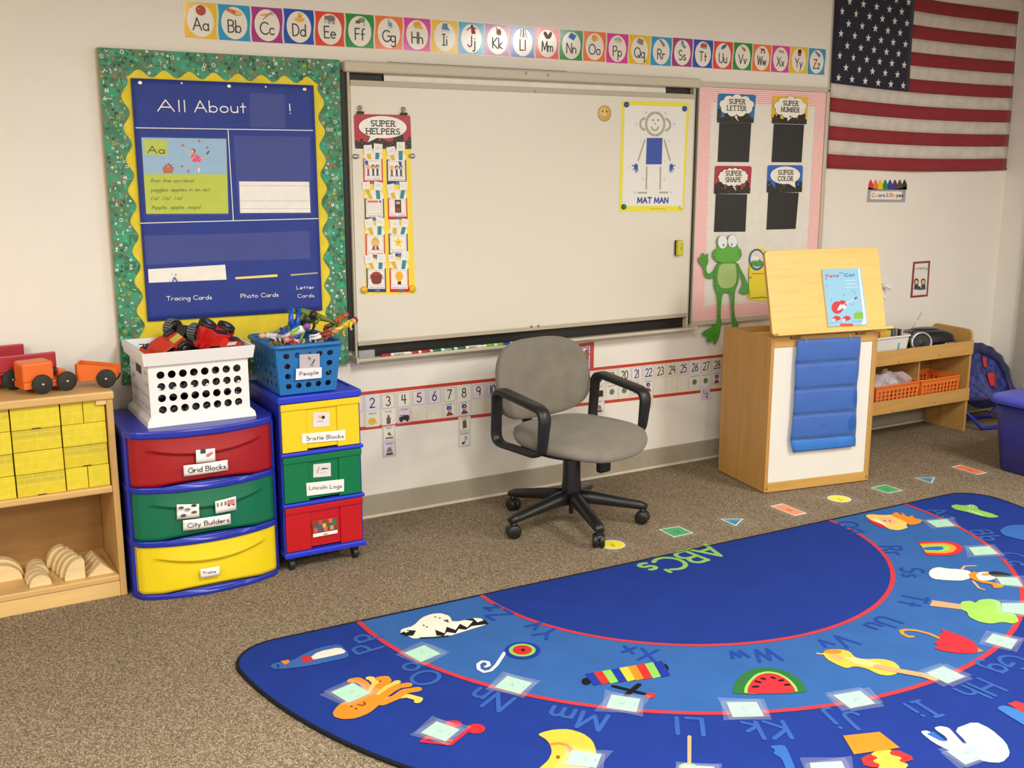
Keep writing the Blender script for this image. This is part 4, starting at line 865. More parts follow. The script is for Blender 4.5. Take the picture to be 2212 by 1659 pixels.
fit(pr,'Listening',zq([(518,922)])[0],zq([(636,918)])[0],.016,C('5a5a5a'),1,.1)
for x,hc in ((536,'4a4038'),(598,'7a4a2c')): pr.poly(zq(arc(x,1030,22,30,0,360,14)[:-1]),C(hc),1); pr.poly(zq(arc(x,1034,15,20,0,360,14)[:-1]),C('e0b890'),2); pr.poly(zq([(x-16,1055),(x+18,1055),(x+20,1095),(x-20,1095)]),C('2c4432' if x<560 else '2f4668'),1)
pr.poly(zq(arc(565,1094,56,10,0,360,16)[:-1]),C('4a5a7a'),2); pr.poly(zq(arc(562,1084,10,12,0,360,10)[:-1]),C('2a2a2e'),3)
pr.done('sign_print',ls)
a,c=W0.px(1903,625); rt=root('wall_hook',(a-.01,0,c-.04),label='white wall fixture peeking out from behind the right edge of easel board',cat='hook')
b=MB(); b.box((a-.07,-.012,c-.05),(a-.0,-.001,c+.05),mat('e8e4da',.5)); mk('mount_plate',b,rt,bevel=.004)
b=MB(); b.tube([(a-.01,-.015,c+.025),(a+.02,-.035,c+.018),(a+.028,-.05,c+.005)],[.014,.011,.006],mat('ece8de',.5),10); mk('upper_prong',b,rt)
b=MB(); b.tube([(a-.02,-.015,c-.02),(a-.002,-.03,c-.045),(a+.004,-.04,c-.05)],[.011,.008,.006],mat('ece8de',.5),10); mk('lower_prong',b,rt)
# =================================================================== CALENDAR STRIP
redp=mat('c2402e',.5,'plastic'); cream=mat('e2dccc',.5)
def zt(x): return .560-.0075*(x-1.65)      # top edge of the strip
def zb(x): return .393-.020*(x-1.65)
SX0,SX1=1.42,3.80
st=root('calendar_strip',(2.6,0,.36),label='long white number strip with red edges under the whiteboard',cat='wall strip')
b=MB(); b.prism([(SX0,-.0005,zt(SX0)),(SX1,-.0005,zt(SX1)),(SX1,-.0005,zb(SX1)),(SX0,-.0005,zb(SX0))],(0,-.0006,0),cream); mk('paper_backing',b,st)
for f,s_ in ((zt,-1),(zb,1)):
    b=MB(); b.prism([(SX0,-.0012,f(SX0)),(SX1,-.0012,f(SX1)),(SX1,-.0012,f(SX1)+s_*.0145),(SX0,-.0012,f(SX0)+s_*.0145)],(0,-.0005,0),redp); mk('red_edge',b,st,label='red edge stripe')
NP=wallp(-.0020); pitch=.0737
bord=mat('6a6874',.5); nm_col={0:'e4dce4',1:'e4e0d2',2:'dcdce6',3:'ecdcdc'}
spec={7:2,8:2,21:2,22:2,28:2}
def pcard(x,z,w_,h,rot,colr,framed,label,group,name='number_card',hh=0,cat='card'):
    T=card_T(x,z,1,1,rot); b=MB(); b.prism([NP.at(*T(*p),hh) for p in ((-w_/2,-h/2),(w_/2,-h/2),(w_/2,h/2),(-w_/2,h/2))],NP.n*.0005,mat(colr,.45))
    rt=mk(name,b,label=label,cat=cat,group=group); pr=Pr(Plane(NP.at(0,0,hh+.0005),NP.u,NP.v,NP.n),T,h=.0002,step=.0002)
    if framed: pr.line([(-w_/2+.004,-h/2+.004),(w_/2-.004,-h/2+.004),(w_/2-.004,h/2-.004),(-w_/2+.004,h/2-.004)],.0012,bord,0,closed=True)
    return rt,pr
inkn=mat('1f1d1c',.4); random.seed(11)
_o='zero one two three four five six seven eight nine ten eleven twelve thirteen fourteen fifteen sixteen seventeen eighteen nineteen'.split()
NW=_o+['twenty']+['twenty-'+w_ for w_ in _o[1:10]]
for n in list(range(1,12))+list(range(16,30)):
    xc=2.11+pitch*(n-8)+.034; top=zt(xc)-.0165
    colr=('e4e0d2','e6dce2','dedde8','e4e0d2')[n%4]; framed=n not in (2,8,20,26)
    rt,pr=pcard(xc,top-.036,.066,.070,random.uniform(-2.5,2.5),colr,framed,f'white number card with the number {NW[n]} in the calendar strip','number cards in the strip')
    t=str(n); pr.text(t,0,-.0195,.040,inkn,0,.09,sp=.14,xs=.78 if n>9 else .92); pr.done('numeral',rt)
    b=MB(); b.box((xc-pitch/2-.0006,-.0016,zb(xc)+.015),(xc-pitch/2+.0006,-.0012,zt(xc)-.015),mat('a8a294',.6)); mk('divider_line',b,st)
def sun(pr): g=C('4a6a44'); pr.poly([( (.019 if k%2==0 else .011)*math.cos(k*PI/12),(.019 if k%2==0 else .011)*math.sin(k*PI/12)-.006) for k in range(24)],g,1); pr.ell(0,-.006,.007,.007,C('6a8a50'),2)
def hatman(pr): pr.poly([(-.018,-.026),(.018,-.026),(.012,-.014),(-.012,-.014)],C('5a5038'),1); pr.ell(0,-.004,.011,.010,C('d8a088'),2); pr.ell(-.003,-.013,.006,.006,C('8a3424'),3); pr.poly([(-.014,.006),(-.012,.018),(.006,.019),(.013,.006),(.008,.002),(-.012,.002)],C('2c4a9c'),4); pr.ell(0,.009,.003,.003,C('e0e0e0'),5)
def book(pr): pr.poly([(-.010,.014),(.008,.018),(.012,-.018),(-.008,-.022)],C('6a5430'),1); pr.line([(-.004,.008),(.005,.0)],.0012,C('8a7040'),2)
def cake(pr):
    for y,w_,c in ((-.022,.016,'3a3a4a'),(-.014,.014,'c89858'),(-.005,.012,'5a6a88'),(.004,.008,'7a6a6a')): pr.rect(-w_,y-.004,w_,y+.004,C(c),1)
def tr_(pr): pr.poly([(-.024,-.022),(.024,-.022),(.024,-.004),(.01,.0),(-.024,-.006)],C('3a2c2c'),1); pr.ell(-.014,-.023,.006,.006,C('2a2424'),2); pr.ell(.014,-.023,.006,.006,C('2a2424'),2); pr.line([(-.02,.002),(.018,-.002)],.003,C('5a3a34'),2)
def hat(pr): pr.ell(-.002,-.010,.018,.015,C('e0b830'),1); pr.poly([(-.020,-.020),(.022,-.022),(.020,-.014),(-.018,-.014)],C('e8c040'),2)
def school(pr): pr.rect(-.009,-.03,.009,-.008,C('6a4a48'),1); pr.poly([(-.013,-.008),(.013,-.008),(0,.006)],C('8a5450'),1); pr.rect(-.004,.0,.004,.010,C('5a4a50'),2)
def pyramid(pr): pr.poly([(-.008,-.004),(0,.008),(.012,-.01),(-.002,-.008)],C('7a4a44'),1); pr.rect(-.018,-.024,.018,-.016,C('6a7a60'),1)
def note(pr): pr.ell(-.006,-.018,.008,.006,C('2c3a8c'),1,rot=15); pr.line([(.001,-.016),(.004,.012),(.014,.004),(.012,-.004)],.003,C('2c3a8c'),1)
def cam_(pr): pr.rect(-.022,-.024,.022,.004,C('1c1816'),1); pr.rect(-.020,-.004,.020,.008,C('2a2422'),1); pr.ell(0,-.010,.010,.010,C('38302c'),2); pr.ell(0,-.010,.006,.006,C('141010'),3)
def half(pr): pr.text('1',-.010,-.002,.022,C('4a2050'),1,.14); pr.text('2',.010,-.022,.022,C('4a2050'),1,.14); pr.line([(-.012,-.022),(.012,.018)],.002,C('4a2050'),1)
small=[(2,0,hat,'Labor Day','yellow hard hat'),(3,0,school,'First Day','little school house'),(3,1,pyramid,'Library','red and green drawing'),(3,2,cake,'Birthday','birthday cake'),(4,0,tr_,'Fire Drill','dark fire engine'),
 (7,0,hatman,'Spirit Day','face in blue hat'),(8,0,hatman,'Spirit Day','face in blue hat'),(8,1,book,'Church','brown book'),(8,2,note,'Day of Music','blue music note'),
 (18,0,cam_,'Picture Day','black camera'),(18,1,cake,'Birthday','grey cake'),(19,0,sun,'Show and Tell','green burst'),(20,0,sun,'Show and Tell','green burst'),(21,0,hatman,'Spirit Day','face in blue hat'),(22,0,hatman,'Spirit Day','face in blue hat'),(22,1,book,'Church','brown book'),
 (26,0,sun,'Show and Tell','green burst'),(27,0,sun,'Show and Tell','green burst'),(27,1,half,'','purple one half'),(28,0,hatman,'Spirit Day','face in blue hat')]
for n,row,fn,t,d in small:
    xc=2.11+pitch*(n-8)+.034+random.uniform(-.001,.001); z=zt(xc)-.0165-.036-.0705*(row+1)-(.002 if row else 0)
    where=('under number','hanging two rows under number','lowest, hanging under number')[row]
    colr='e0cfe0' if fn is half or (n==3 and row==2) or n==4 else 'e6e2d6'
    rt,pr=pcard(xc,z,.062,.068,random.uniform(-2,2),colr,n in (3,4,7,8,18,21,22) and row!=0 or n in (4,7,8,18,21,22,28),f'small picture card with {d}, {where} {NW[n]}','small picture cards of the calendar strip','picture_card',.0006*row)
    fn(pr); ws=t.split(' ')
    if t: pr.text(t,0,.022,.0062,C('55555a'),1,.12)
    pr.done('picture',rt)
# red bordered calendar title behind the chair
b=MB(); a0=W0.px(1190,752); a1=W0.px(1283,738); a2=W0.px(1281,796)
cpst=psheet('calendar_title_card',[(1185,752),(1283,738),(1282,797),(1184,812)],redp,'red and purple bordered card partly hidden behind the grey chair','card',plane=NP,h=.0006)
pr=Pr(wallp(-.0034)); 
for k,(i_,cc) in enumerate(((7,'b8508c'),(9,'e8e0e0'),(11,'3a3a6a'),(13,'e8e0e0'))): pr.poly([pr.p.px(*p) for p in ((1185,752+i_),(1283-i_,738+i_),(1282-i_,797),(1184,812))],C(cc),k)
pr.poly([pr.p.px(*p) for p in ((1262,758),(1268,752),(1273,764),(1268,780),(1263,770))],C('8a6238'),5); pr.done('card_print',cpst)
# =================================================================== SHELF UNIT AT THE LEFT
wd_=mat('cfa768',.45,'wood'); wdz=mat('c99f60',.45,'wood',ax='z'); wdk=mat('a87e48',.5,'wood'); wdl=mat('dcb878',.4,'wood')
SXL,SXR,SY0,SY1=-.62,.598,-.362,-.045
sh=root('toy_shelf',((SXL+SXR)/2,(SY0+SY1)/2,0),label='low light wooden two-level open shelf at the left edge',cat='shelf')
def sp(name,a,c,m,bv=.003,**k): b=MB(); b.box(a,c,m); return mk(name,b,sh,bevel=bv,**k)
sp('top_board',(SXL-.004,SY0-.008,.716),(SXR+.004,SY1,.745),wd_,.006)
sp('side_panel',(SXR-.022,SY0,0),(SXR,SY1,.716),wdz); sp('side_panel',(SXL,SY0,0),(SXL+.022,SY1,.716),wdz)
sp('middle_shelf',(SXL+.022,SY0,.384),(SXR-.022,SY1,.408),wd_,.005); sp('bottom_shelf',(SXL+.022,SY0,.056),(SXR-.022,SY1,.080),wd_,.005)
sp('kick_board',(SXL+.022,SY0+.004,0),(SXR-.022,SY0+.022,.056),wdl); sp('back_panel',(SXL+.022,SY1-.008,.0),(SXR-.022,SY1,.716),wdk)
sp('corner_block',(SXR-.055,SY0+.001,.698),(SXR-.022,SY0+.0095,.716),wdl,.002)
# yellow cardboard bricks
by=mat('dcc827',.55,'brickbox'); by2=mat('d8c32a',.55,'brickbox',bw=.08,bh=.04)
pos=['top','second','third','bottom']
cols=[(-.185,-.034,'fifth'),(-.032,.120,'fourth'),(.122,.272,'left'),(.276,.427,'middle'),(.431,.572,'right')]
for ci,(x0,x1,cn2) in enumerate(cols):
    for r in range(4):
        z0=.4085+.0766*(3-r); rot=random.uniform(-.004,.004); y0=-.345+random.uniform(-.006,.006)
        halves=[(x0,x1)] if not (ci==4 and r in (0,3)) else [(x0,(x0+x1)/2-.001),((x0+x1)/2+.001,x1)]
        for hi,(a,c) in enumerate(halves):
            w_=('left ' if hi==0 else 'right ')+'half-width' if len(halves)>1 else 'full-width'
            rt=root('cardboard_brick',((a+c)/2,y0+.13,z0),label=f'{w_} yellow cardboard brick, {pos[r]} of the {cn2} stack',cat='toy brick',group='yellow cardboard bricks on the shelf')
            b=MB(); b.box((a,y0,z0),(c,y0+.26,z0+.0752),by if (ci+r)%2 else by2); mk('box_body',b,rt,bevel=.0015)
            if len(halves)==1 and (ci+r)%2==0:
                b=MB(); b.box((a+.002,y0-.0012,z0+.048),(c-.002,y0-.0001,z0+.0745),mat('c8b634',.6,'brickbox')); mk('flap',b,rt,label='folded top flap')
            if (ci+r)%3==0:
                b=MB(); b.box(((a+c)/2-.014,y0-.0014,z0+.0005),((a+c)/2+.014,y0-.0002,z0+.003),mat('3a3212',.8)); mk('tab_slot',b,rt,label='dark tab slot')
# plain wooden blocks on the bottom shelf
bw=mat('e2c894',.55,'wood'); 
def block(outline,x,y,th,label,group):
    b=MB(); b.prism([(x+a,y,.0802+c) for a,c in outline],(0,th,0),bw); return mk('wooden_block',b,bevel=.0015,label=label,cat='block',group=group)
nth=['front','second','third','fourth','rearmost']
y=-.235
for i in range(2): block(arc(0,0,.072+.012*i,.060+.010*i,0,180,16),.203-.005*i,y+i*.045,.04,f'{("front","rear")[i]} large half-round wooden block at the left','large half-round blocks')
for i in range(2): block(arc(0,0,.072,.060,0,180,16),.02,y+i*.045,.04,f'{("front","rear")[i]} half-round wooden block cut by the picture edge','half-round blocks')
y=-.338
for i in range(5): block([(-.036,0),(.036,0)]+arc(0,.0,.036,.040,20,160,10),.318+random.uniform(-.004,.004)+(.004 if i>2 else 0),y+i*.037,.034,f'{nth[i]} small half-round wooden block in the row of five','small half-round blocks')
qo=[(-.034,0),(.034,0),(.034,.066),(.028,.074),(.020,.074)]+[( .020-.054*math.sin(t*PI/16),.074-.074*(1-math.cos(t*PI/16))) for t in range(1,8)]
for i in range(5): block(qo,.434-.010*i+random.uniform(-.003,.003),y+.002+i*.040,.037,f'{nth[i]} quarter-round wooden block in its row','quarter-round blocks')
for i in range(4): block([(-.045,0),(.045,0),(0,.046)],.520-.003*i,y+.004+i*.040,.038,f'{("front","second","third","rearmost")[i]} triangular wooden block by the right side panel','triangular blocks')
# wooden toy trucks on top
org=mat('e26a22',.35,'plastic'); trd=mat('a82632',.4,'plastic'); tyre=mat('24241f',.7); bolt=mat('b8b4ac',.3,'metal')
def wheel(rt,x,y,z,r,w_,name='wheel'):
    b=MB(); b.lathe([(0,-w_),(r*.9,-w_),(r,-w_*.8),(r,w_*.8),(r*.9,w_),(r*.8,w_*.85),(.0,w_*.85)],(x,y,z),tyre,28,(0,-1,0)); o=mk(name,b,rt,local=True)
    b=MB(); b.lathe([(.0055,w_*.85),(.0055,w_*1.1),(.002,w_*1.2),(0,w_*1.2)],(x,y,z),bolt,12,(0,-1,0)); mk('axle_bolt',b,o_rt(o),local=False) if False else None
    return o
def wheel_set(rt,pts,r,w_=.012):
    for (x,y) in pts:
        s_=1 if y<0 else -1
        b=MB(); b.lathe([(0,0),(r*.9,0),(r,.002),(r,w_-.002),(r*.92,w_),(0,w_)],(x,y,r),tyre,28,(0,-s_,0)); o=mk('wheel',b,rt,local=True)
        b=MB(); M_=wm(rt); b.lathe([(.0055,0),(.0055,.0025),(.003,.004),(0,.004)],M_@Vector((x,y-s_*w_,r)),bolt,12,M_.to_3x3()@Vector((0,-s_,0))); mk('axle_bolt',b,o,label='steel axle bolt')
tr=root('toy_truck',(.408,-.245,.746),math.radians(14),label='orange wooden toy truck with black wheels on the shelf top',cat='toy truck')
b=MB(); b.box((-.092,-.045,.018),(.072,.045,.040),org); mk('chassis',b,tr,local=True,bevel=.003)
b=MB(); b.box((-.092,-.043,.036),(.012,.043,.108),org,bev=.010); mk('cab',b,tr,local=True,bevel=.002)
b=MB(); b.box((.036,-.012,.040),(.062,.016,.068),org,bev=.005); mk('seat_block',b,tr,local=True)
wheel_set(tr,[(-.036,-.050),(.046,-.050),(-.036,.050),(.046,.050)],.033,.013)
tl=root('toy_trailer',(.545,-.235,.746),math.radians(-18),label='orange wooden toy trailer hitched behind the orange truck',cat='toy trailer')
b=MB(); b.box((-.062,-.012,.022),(-.030,.014,.040),org); mk('hitch_block',b,tl,local=True,bevel=.003)
b=MB(); b.box((-.035,-.045,.024),(.095,.045,.032),org); mk('bed',b,tl,local=True,bevel=.002)
for s_ in (-1,1):
    b=MB(); b.prism([(-.035,s_*.045,.032),(.100,s_*.045,.032),(.100,s_*.045,.066),(-.035,s_*.045,.084)],(0,-s_*.007,0),org); mk('side_wall',b,tl,local=True,bevel=.001)
b=MB(); b.box((-.035,-.045,.032),(-.027,.045,.084),org); mk('front_wall',b,tl,local=True,bevel=.001)
wheel_set(tl,[(.066,-.049),(.066,.049)],.032,.012)
td=root('toy_dump_truck',(.17,-.130,.746),math.radians(8),label='large dark red wooden toy truck behind the orange one',cat='toy truck')
for y_,z1_,x1_ in ((-.075,.118,.275),(.060,.135,.205)):
    b=MB(); b.box((-.30,y_,.062),(x1_,y_+.012,z1_),trd); mk('side_wall',b,td,local=True,bevel=.004)
b=MB(); b.box((-.30,-.07,.052),(.20,.066,.064),trd); mk('bed',b,td,local=True,bevel=.003)
b=MB(); b.box((-.30,-.055,.020),(.145,.05,.054),trd); mk('chassis',b,td,local=True,bevel=.003)
wheel_set(td,[(.13,-.064),(.13,.060),(-.10,-.064),(-.10,.060)],.036,.014)
# =================================================================== WIDE DRAWER UNIT
nb=mat('1e2ca0',.35,'plastic'); nbd=mat('18227a',.4,'plastic')
dred=mat('9c141c',.32,'plastic'); dgrn=mat('0a6a4a',.32,'plastic'); dyel=mat('e6cc1c',.32,'plastic'); dgr2=mat('067040',.32,'plastic')
X0,X1=.612,1.142; XC=(X0+X1)/2; HW=(X1-X0)/2
def fy(x,e=0):   # curved front, with rounded ends
    t=(x-XC)/HW; t=max(-1,min(1,t)); return -.500-e+.070*abs(t)**2.2+.0*t
du=root('drawer_unit',(XC,-.25,0),label='wide blue plastic unit with red, green and yellow bow-front drawers',cat='drawer unit')
def outline(e,back=-.05,n=28,inset=0):
    xs=[X0+inset+(X1-X0-2*inset)*i/n for i in range(n+1)]; r=.035
    P=[]
    for x in xs:
        d=min(x-X0-inset,X1-inset-x); add=0
        if d<r: add=r-math.sqrt(max(0,r*r-(r-d)**2))
        P.append((x,fy(x,e)+add*1.0))
    return P+[(X1-inset,back),(X0+inset,back)]
def slab(name,z0,z1,e,m,inset=0,bv=.004,parent=du,**k):
    b=MB(); b.prism([(x,y,z0) for x,y in outline(e,inset=inset)],(0,0,z1-z0),m,smooth=False); mk(name,b,parent,bevel=bv,**k)
slab('top_lid',.583,.610,.006,nb,bv=.006); slab('base_rail',0.0,.018,.004,nb)
for z in (.193,.388): slab('cross_rail',z,z+.022,.003,nb)
b=MB(); b.box((X0+.002,-.412,.015),(X0+.012,-.05,.59),nb); b.box((X1-.012,-.412,.015),(X1-.002,-.05,.59),nb); b.box((X0+.002,-.06,.015),(X1-.002,-.05,.59),nb); mk('side_frame',b,du,bevel=.003)
for z in (.210,.405,.015):   # blue finger scoops below each drawer
    b=MB(); P=[(x,fy(x,.0035)-.002,z+ .003+ .016*(1-((x-XC)/(HW*.62))**2)) for x in [XC-HW*.6+HW*1.2*i/20 for i in range(21)]]
    b.prism([(p[0],p[1],z-.004) for p in P]+[p for p in P[::-1]],(0,.004,0),mat('3a48b4',.3,'plastic')); mk('finger_scoop',b,du,label='lighter blue curved finger scoop')
def bowdrawer(z0,z1,m,nm,lab):
    d=MB(); n=40; hz=z1-z0
    def F(u,v):
        # v rows: 0..1 ; lip row at v=.5
        x=X0+.012+(X1-X0-.024)*u; t=(x-XC)/(HW*.72); lip=max(0,1-t*t)
        zl=z0+hz*(.75-.13*lip) if lip>0 else z0+hz*.75
        if v<=.5: z=z0+.014*max(0,1-((x-XC)/(HW*.66))**2)+(zl-z0-.014*max(0,1-((x-XC)/(HW*.66))**2))*(v/.5); off=-.007*lip*(v/.5)**2
        elif v<=.55: z=zl+.0005; off=.010*lip**.6
        else: z=zl+(z1-zl)*((v-.55)/.45); off=.010*lip**.6*(1-(v-.55)/.45)**1.3
        d_=min(x-X0-.012,X1-.012-x); r=.02; add=r-math.sqrt(max(0,r*r-(r-d_)**2)) if d_<r else 0
        return Vector((x,fy(x,.0)+.006-off+add,z))
    d.grid(F,n,20,m,True)
    # top edge going back
    d.grid(lambda u,v: F(u,1)+Vector((0,.012*v,0)),n,1,m,False); d.grid(lambda u,v: F(u,0)+Vector((0,.02*v,0)),n,1,m,False)
    o=mk('drawer',d,du,label=lab); return o
dr_r=bowdrawer(.4115,.583,dred,'r','red bow-front drawer'); dr_g=bowdrawer(.216,.388,dgrn,'g','dark green bow-front drawer'); dr_y=bowdrawer(.0195,.192,dyel,'y','yellow bow-front drawer')
b=MB(); b.box((X0+.014,-.418,.02),(X1-.014,-.07,.582),nbd); mk('drawer_bins',b,du,label='dark inside of the drawers')
# labels on drawers: bent sheets following the bow
def zd(x,y): return (240+x*.27123,860+y*.27123)
dpl=wallp(-.498)
def bent(name,q,m,parent,off=.0,zf=zd,**k):
    P4=[dpl.px(*zf(*p)) for p in q]; b=MB()
    def F(u,v):
        a=(1-v)*((1-u)*P4[3][0]+u*P4[2][0])+v*((1-u)*P4[0][0]+u*P4[1][0]); c=(1-v)*((1-u)*P4[3][1]+u*P4[2][1])+v*((1-u)*P4[0][1]+u*P4[1][1])
        return Vector((a,fy(a)+.003-.004-off,c))
    b.grid(F,12,3,m,True); return mk(name,b,parent,solid=.0006,**k)
wl=mat('ece8e4',.45)
for dob,q,t,p0,p1,h in ((dr_r,[(572,533),(922,485),(926,566),(576,620)],'Grid Blocks',(608,588),(905,551),.017),(dr_g,[(569,970),(944,913),(948,995),(572,1054)],'City Builders',(603,1024),(932,975),.016),(dr_y,[(704,1355),(856,1328),(860,1400),(708,1427)],'Trains',(722,1393),(826,1378),.0095)):
    bent('label_card',q,wl,dob,.010,label='white label reading '+t)
    pr=Pr(wallp(-.500-.0125)); fit(pr,t,dpl.px(*zd(*p0)),dpl.px(*zd(*p1)),h,C('22201e'),0,.11); pr.done('lettering',dob)
for dob,q,cc in ((dr_r,[(668,408),(820,392),(824,494),(672,512)],0),(dr_g,[(522,846),(694,836),(698,940),(524,966)],1),(dr_g,[(820,815),(990,777),(994,885),(826,914)],2)):
    bent('picture_card',q,wl,dob,.009,label='white picture card'); T=quadT(q,wallp(-.500-.0105),zd); pr=Pr(wallp(-.500-.0110),T)
    if cc==0: pr.rect(.28,.62,.55,.95,C('2f4a3c')); pr.poly([(.6,.55),(.95,.7),(.9,.5),(.7,.3),(.55,.35)],C('d86a78'))
    elif cc==1:
        for x,y,c_ in ((.2,.75,'5a605a'),(.8,.85,'3a423c'),(.5,.6,'7a8488'),(.3,.2,'2a4a6a'),(.8,.35,'6a5040')): pr.ell(x,y,.13,.10,C(c_))
    else: pr.rect(.62,.45,.95,.8,C('c88080')); [pr.rect(x,.45,x+.08,.75,C('8a8060')) for x in (.12,.3,.48)]; pr.ell(.68,.38,.05,.06,C('2a2420')); pr.ell(.9,.38,.05,.06,C('2a2420'))
    pr.done('picture',dob)
# =================================================================== PERFORATED PANELS (crates, baskets)
def perf(b,O,U,V_,th,nx,ny,r,m,mar=(0,0,0,0),sq=False,skip=None,n=14,ringm=None):
    """panel spanned by O + u*U + v*V_ with round holes; th thickness vector"""
    O,U,V_,th=Vector(O),Vector(U),Vector(V_),Vector(th); lu,lv=U.length,V_.length
    l,rr,bt,tp=mar
    def P(a,c,k=0): return O+U*(a/lu)+V_*(c/lv)+th*k
    def quad(a0,c0,a1,c1):
        if a1-a0<1e-5 or c1-c0<1e-5: return
        for k in (0,1): b.add([P(a0,c0,k),P(a1,c0,k),P(a1,c1,k),P(a0,c1,k)],[(0,1,2,3)],m)
    quad(0,0,lu,bt); quad(0,lv-tp,lu,lv); quad(0,bt,l,lv-tp); quad(lu-rr,bt,lu,lv-tp)
    cw_,ch_=(lu-l-rr)/nx,(lv-bt-tp)/ny
    for i in range(nx):
        for j in range(ny):
            a0,c0=l+i*cw_,bt+j*ch_
            if skip and skip(i,j): quad(a0,c0,a0+cw_,c0+ch_); continue
            cx_,cy_=a0+cw_/2,c0+ch_/2; ring=[];outer=[]
            for t in range(n*2):
                an=2*PI*t/(n*2)+PI/4; dx,dy=math.cos(an),math.sin(an); ring.append((cx_+r*dx,cy_+r*dy))
                s_=min((cw_/2)/abs(dx) if abs(dx)>1e-9 else 9,(ch_/2)/abs(dy) if abs(dy)>1e-9 else 9); outer.append((cx_+dx*s_,cy_+dy*s_))
            # exact corners keep cells watertight
            N=n*2
            for k in (0,1):
                b.add([P(*p,k) for p in ring]+[P(*p,k) for p in outer],[(t,(t+1)%N,(t+1)%N+N,t+N) for t in range(N)],m)
                for (sx_,sy_) in ((1,1),(-1,1),(-1,-1),(1,-1)):
                    cr=(cx_+sx_*cw_/2,cy_+sy_*ch_/2); an=math.atan2(sy_*ch_/2,sx_*cw_/2)-PI/4; f=(an/(2*PI)*N)%N; t0=int(math.floor(f))%N; t1=(t0+1)%N
                    b.add([P(*outer[t0],k),P(*cr,k),P(*outer[t1],k)],[(0,1,2)],m)
            b.add([P(*p,0) for p in ring]+[P(*p,1) for p in ring],[(t,(t+1)%N,(t+1)%N+N,t+N) for t in range(N)],m,True)
            if ringm is not None: # raised lip round the hole on the outer face (k=0)
                o1=[(cx_+r*1.0*math.cos(2*PI*t/N),cy_+r*1.0*math.sin(2*PI*t/N)) for t in range(N)]; o2=[(cx_+r*1.22*math.cos(2*PI*t/N),cy_+r*1.22*math.sin(2*PI*t/N)) for t in range(N)]
                b.add([P(*p,-.7) for p in o1]+[P(*p,0) for p in o2],[(t,(t+1)%N,(t+1)%N+N,t+N) for t in range(N)],ringm,True)
                b.add([P(*p,-.7) for p in o1]+[P(*p,0) for p in o1],[(t,(t+1)%N,(t+1)%N+N,t+N) for t in range(N)],ringm,True)
cwht=mat('e6e4e2',.35,'plastic')
cx0,cx1,cy0,cy1,cz=.697,1.077,-.418,-.066,.6102; TZ=.262
cr=root('storage_crate',((cx0+cx1)/2,(cy0+cy1)/2,cz),label='white plastic crate with round holes full of toy cars',cat='crate')
ins=.016  # body inset against foot flare
bx0,bx1,by0,by1=cx0+ins,cx1-ins,cy0+ins,cy1-ins; zf0,zf1=cz+.032,cz+.212
b=MB(); perf(b,(bx0,by0,zf0),(bx1-bx0,0,0),(0,0,zf1-zf0),(0,.003,0),8,4,.0136,cwht,(.022,.022,.004,.012),ringm=cwht); mk('front_panel',b,cr)
b=MB(); perf(b,(bx1,by1,zf0),(-(bx1-bx0),0,0),(0,0,zf1-zf0),(0,-.003,0),8,4,.0128,cwht,(.022,.022,.004,.012)); mk('back_panel',b,cr)
for s_,x in ((1,bx0),(-1,bx1)):
    b=MB(); O=(x,by1,zf0) if s_==1 else (x,by0,zf0); U=(0,-(by1-by0),0) if s_==1 else (0,by1-by0,0)
    perf(b,O,U,(0,0,zf1-zf0),(s_*.003,0,0),9,4,.0105,cwht,(.02,.02,.004,.012),skip=lambda i,j:(j>=2 and 2<=i<=6)); mk('side_panel',b,cr)
    b=MB(); ym=(by0+by1)/2; b.box((x-s_*.001,ym-.045,zf1-.045),(x-s_*.0,ym+.045,zf1-.015),mat('2a2a28',.6)); mk('hand_slot',b,cr,label='dark hand slot')
# foot flare, bottom, rim
def frustum(b,a,z0,c,z1,m,th=.003):
    (x0,x1,y0,y1),(X0_,X1_,Y0_,Y1_)=a,c
    A=[(x0,y0,z0),(x1,y0,z0),(x1,y1,z0),(x0,y1,z0)]; B=[(X0_,Y0_,z1),(X1_,Y0_,z1),(X1_,Y1_,z1),(X0_,Y1_,z1)]
    b.add(A+B,[(i,(i+1)%4,(i+1)%4+4,i+4) for i in range(4)],m)
b=MB(); frustum(b,(cx0,cx1,cy0,cy1),cz,(cx0+.003,cx1-.003,cy0+.003,cy1-.003),cz+.018,cwht); frustum(b,(cx0+.003,cx1-.003,cy0+.003,cy1-.003),cz+.018,(bx0,bx1,by0,by1),cz+.032,cwht); mk('flared_foot',b,cr,solid=.002)
b=MB(); b.box((bx0,by0,cz+.006),(bx1,by1,cz+.010),cwht); mk('crate_floor',b,cr)
b=MB(); rz=cz+.212; e=.010
frustum(b,(bx0,bx1,by0,by1),rz,(cx0-e+.01,cx1+e-.01,cy0-e+.01,cy1+e-.01),rz+.004,cwht); frustum(b,(cx0-e+.01,cx1+e-.01,cy0-e+.01,cy1+e-.01),rz+.004,(cx0-.006,cx1+.006,cy0-.012,cy1+.006),cz+TZ,cwht)
frustum(b,(cx0-.006,cx1+.006,cy0-.012,cy1+.006),cz+TZ,(cx0+.006,cx1-.006,cy0,cy1-.006),cz+TZ,cwht); frustum(b,(cx0+.006,cx1-.006,cy0,cy1-.006),cz+TZ,(bx0+.003,bx1-.003,by0+.003,by1-.003),rz,cwht); mk('rim',b,cr,bevel=.0015)
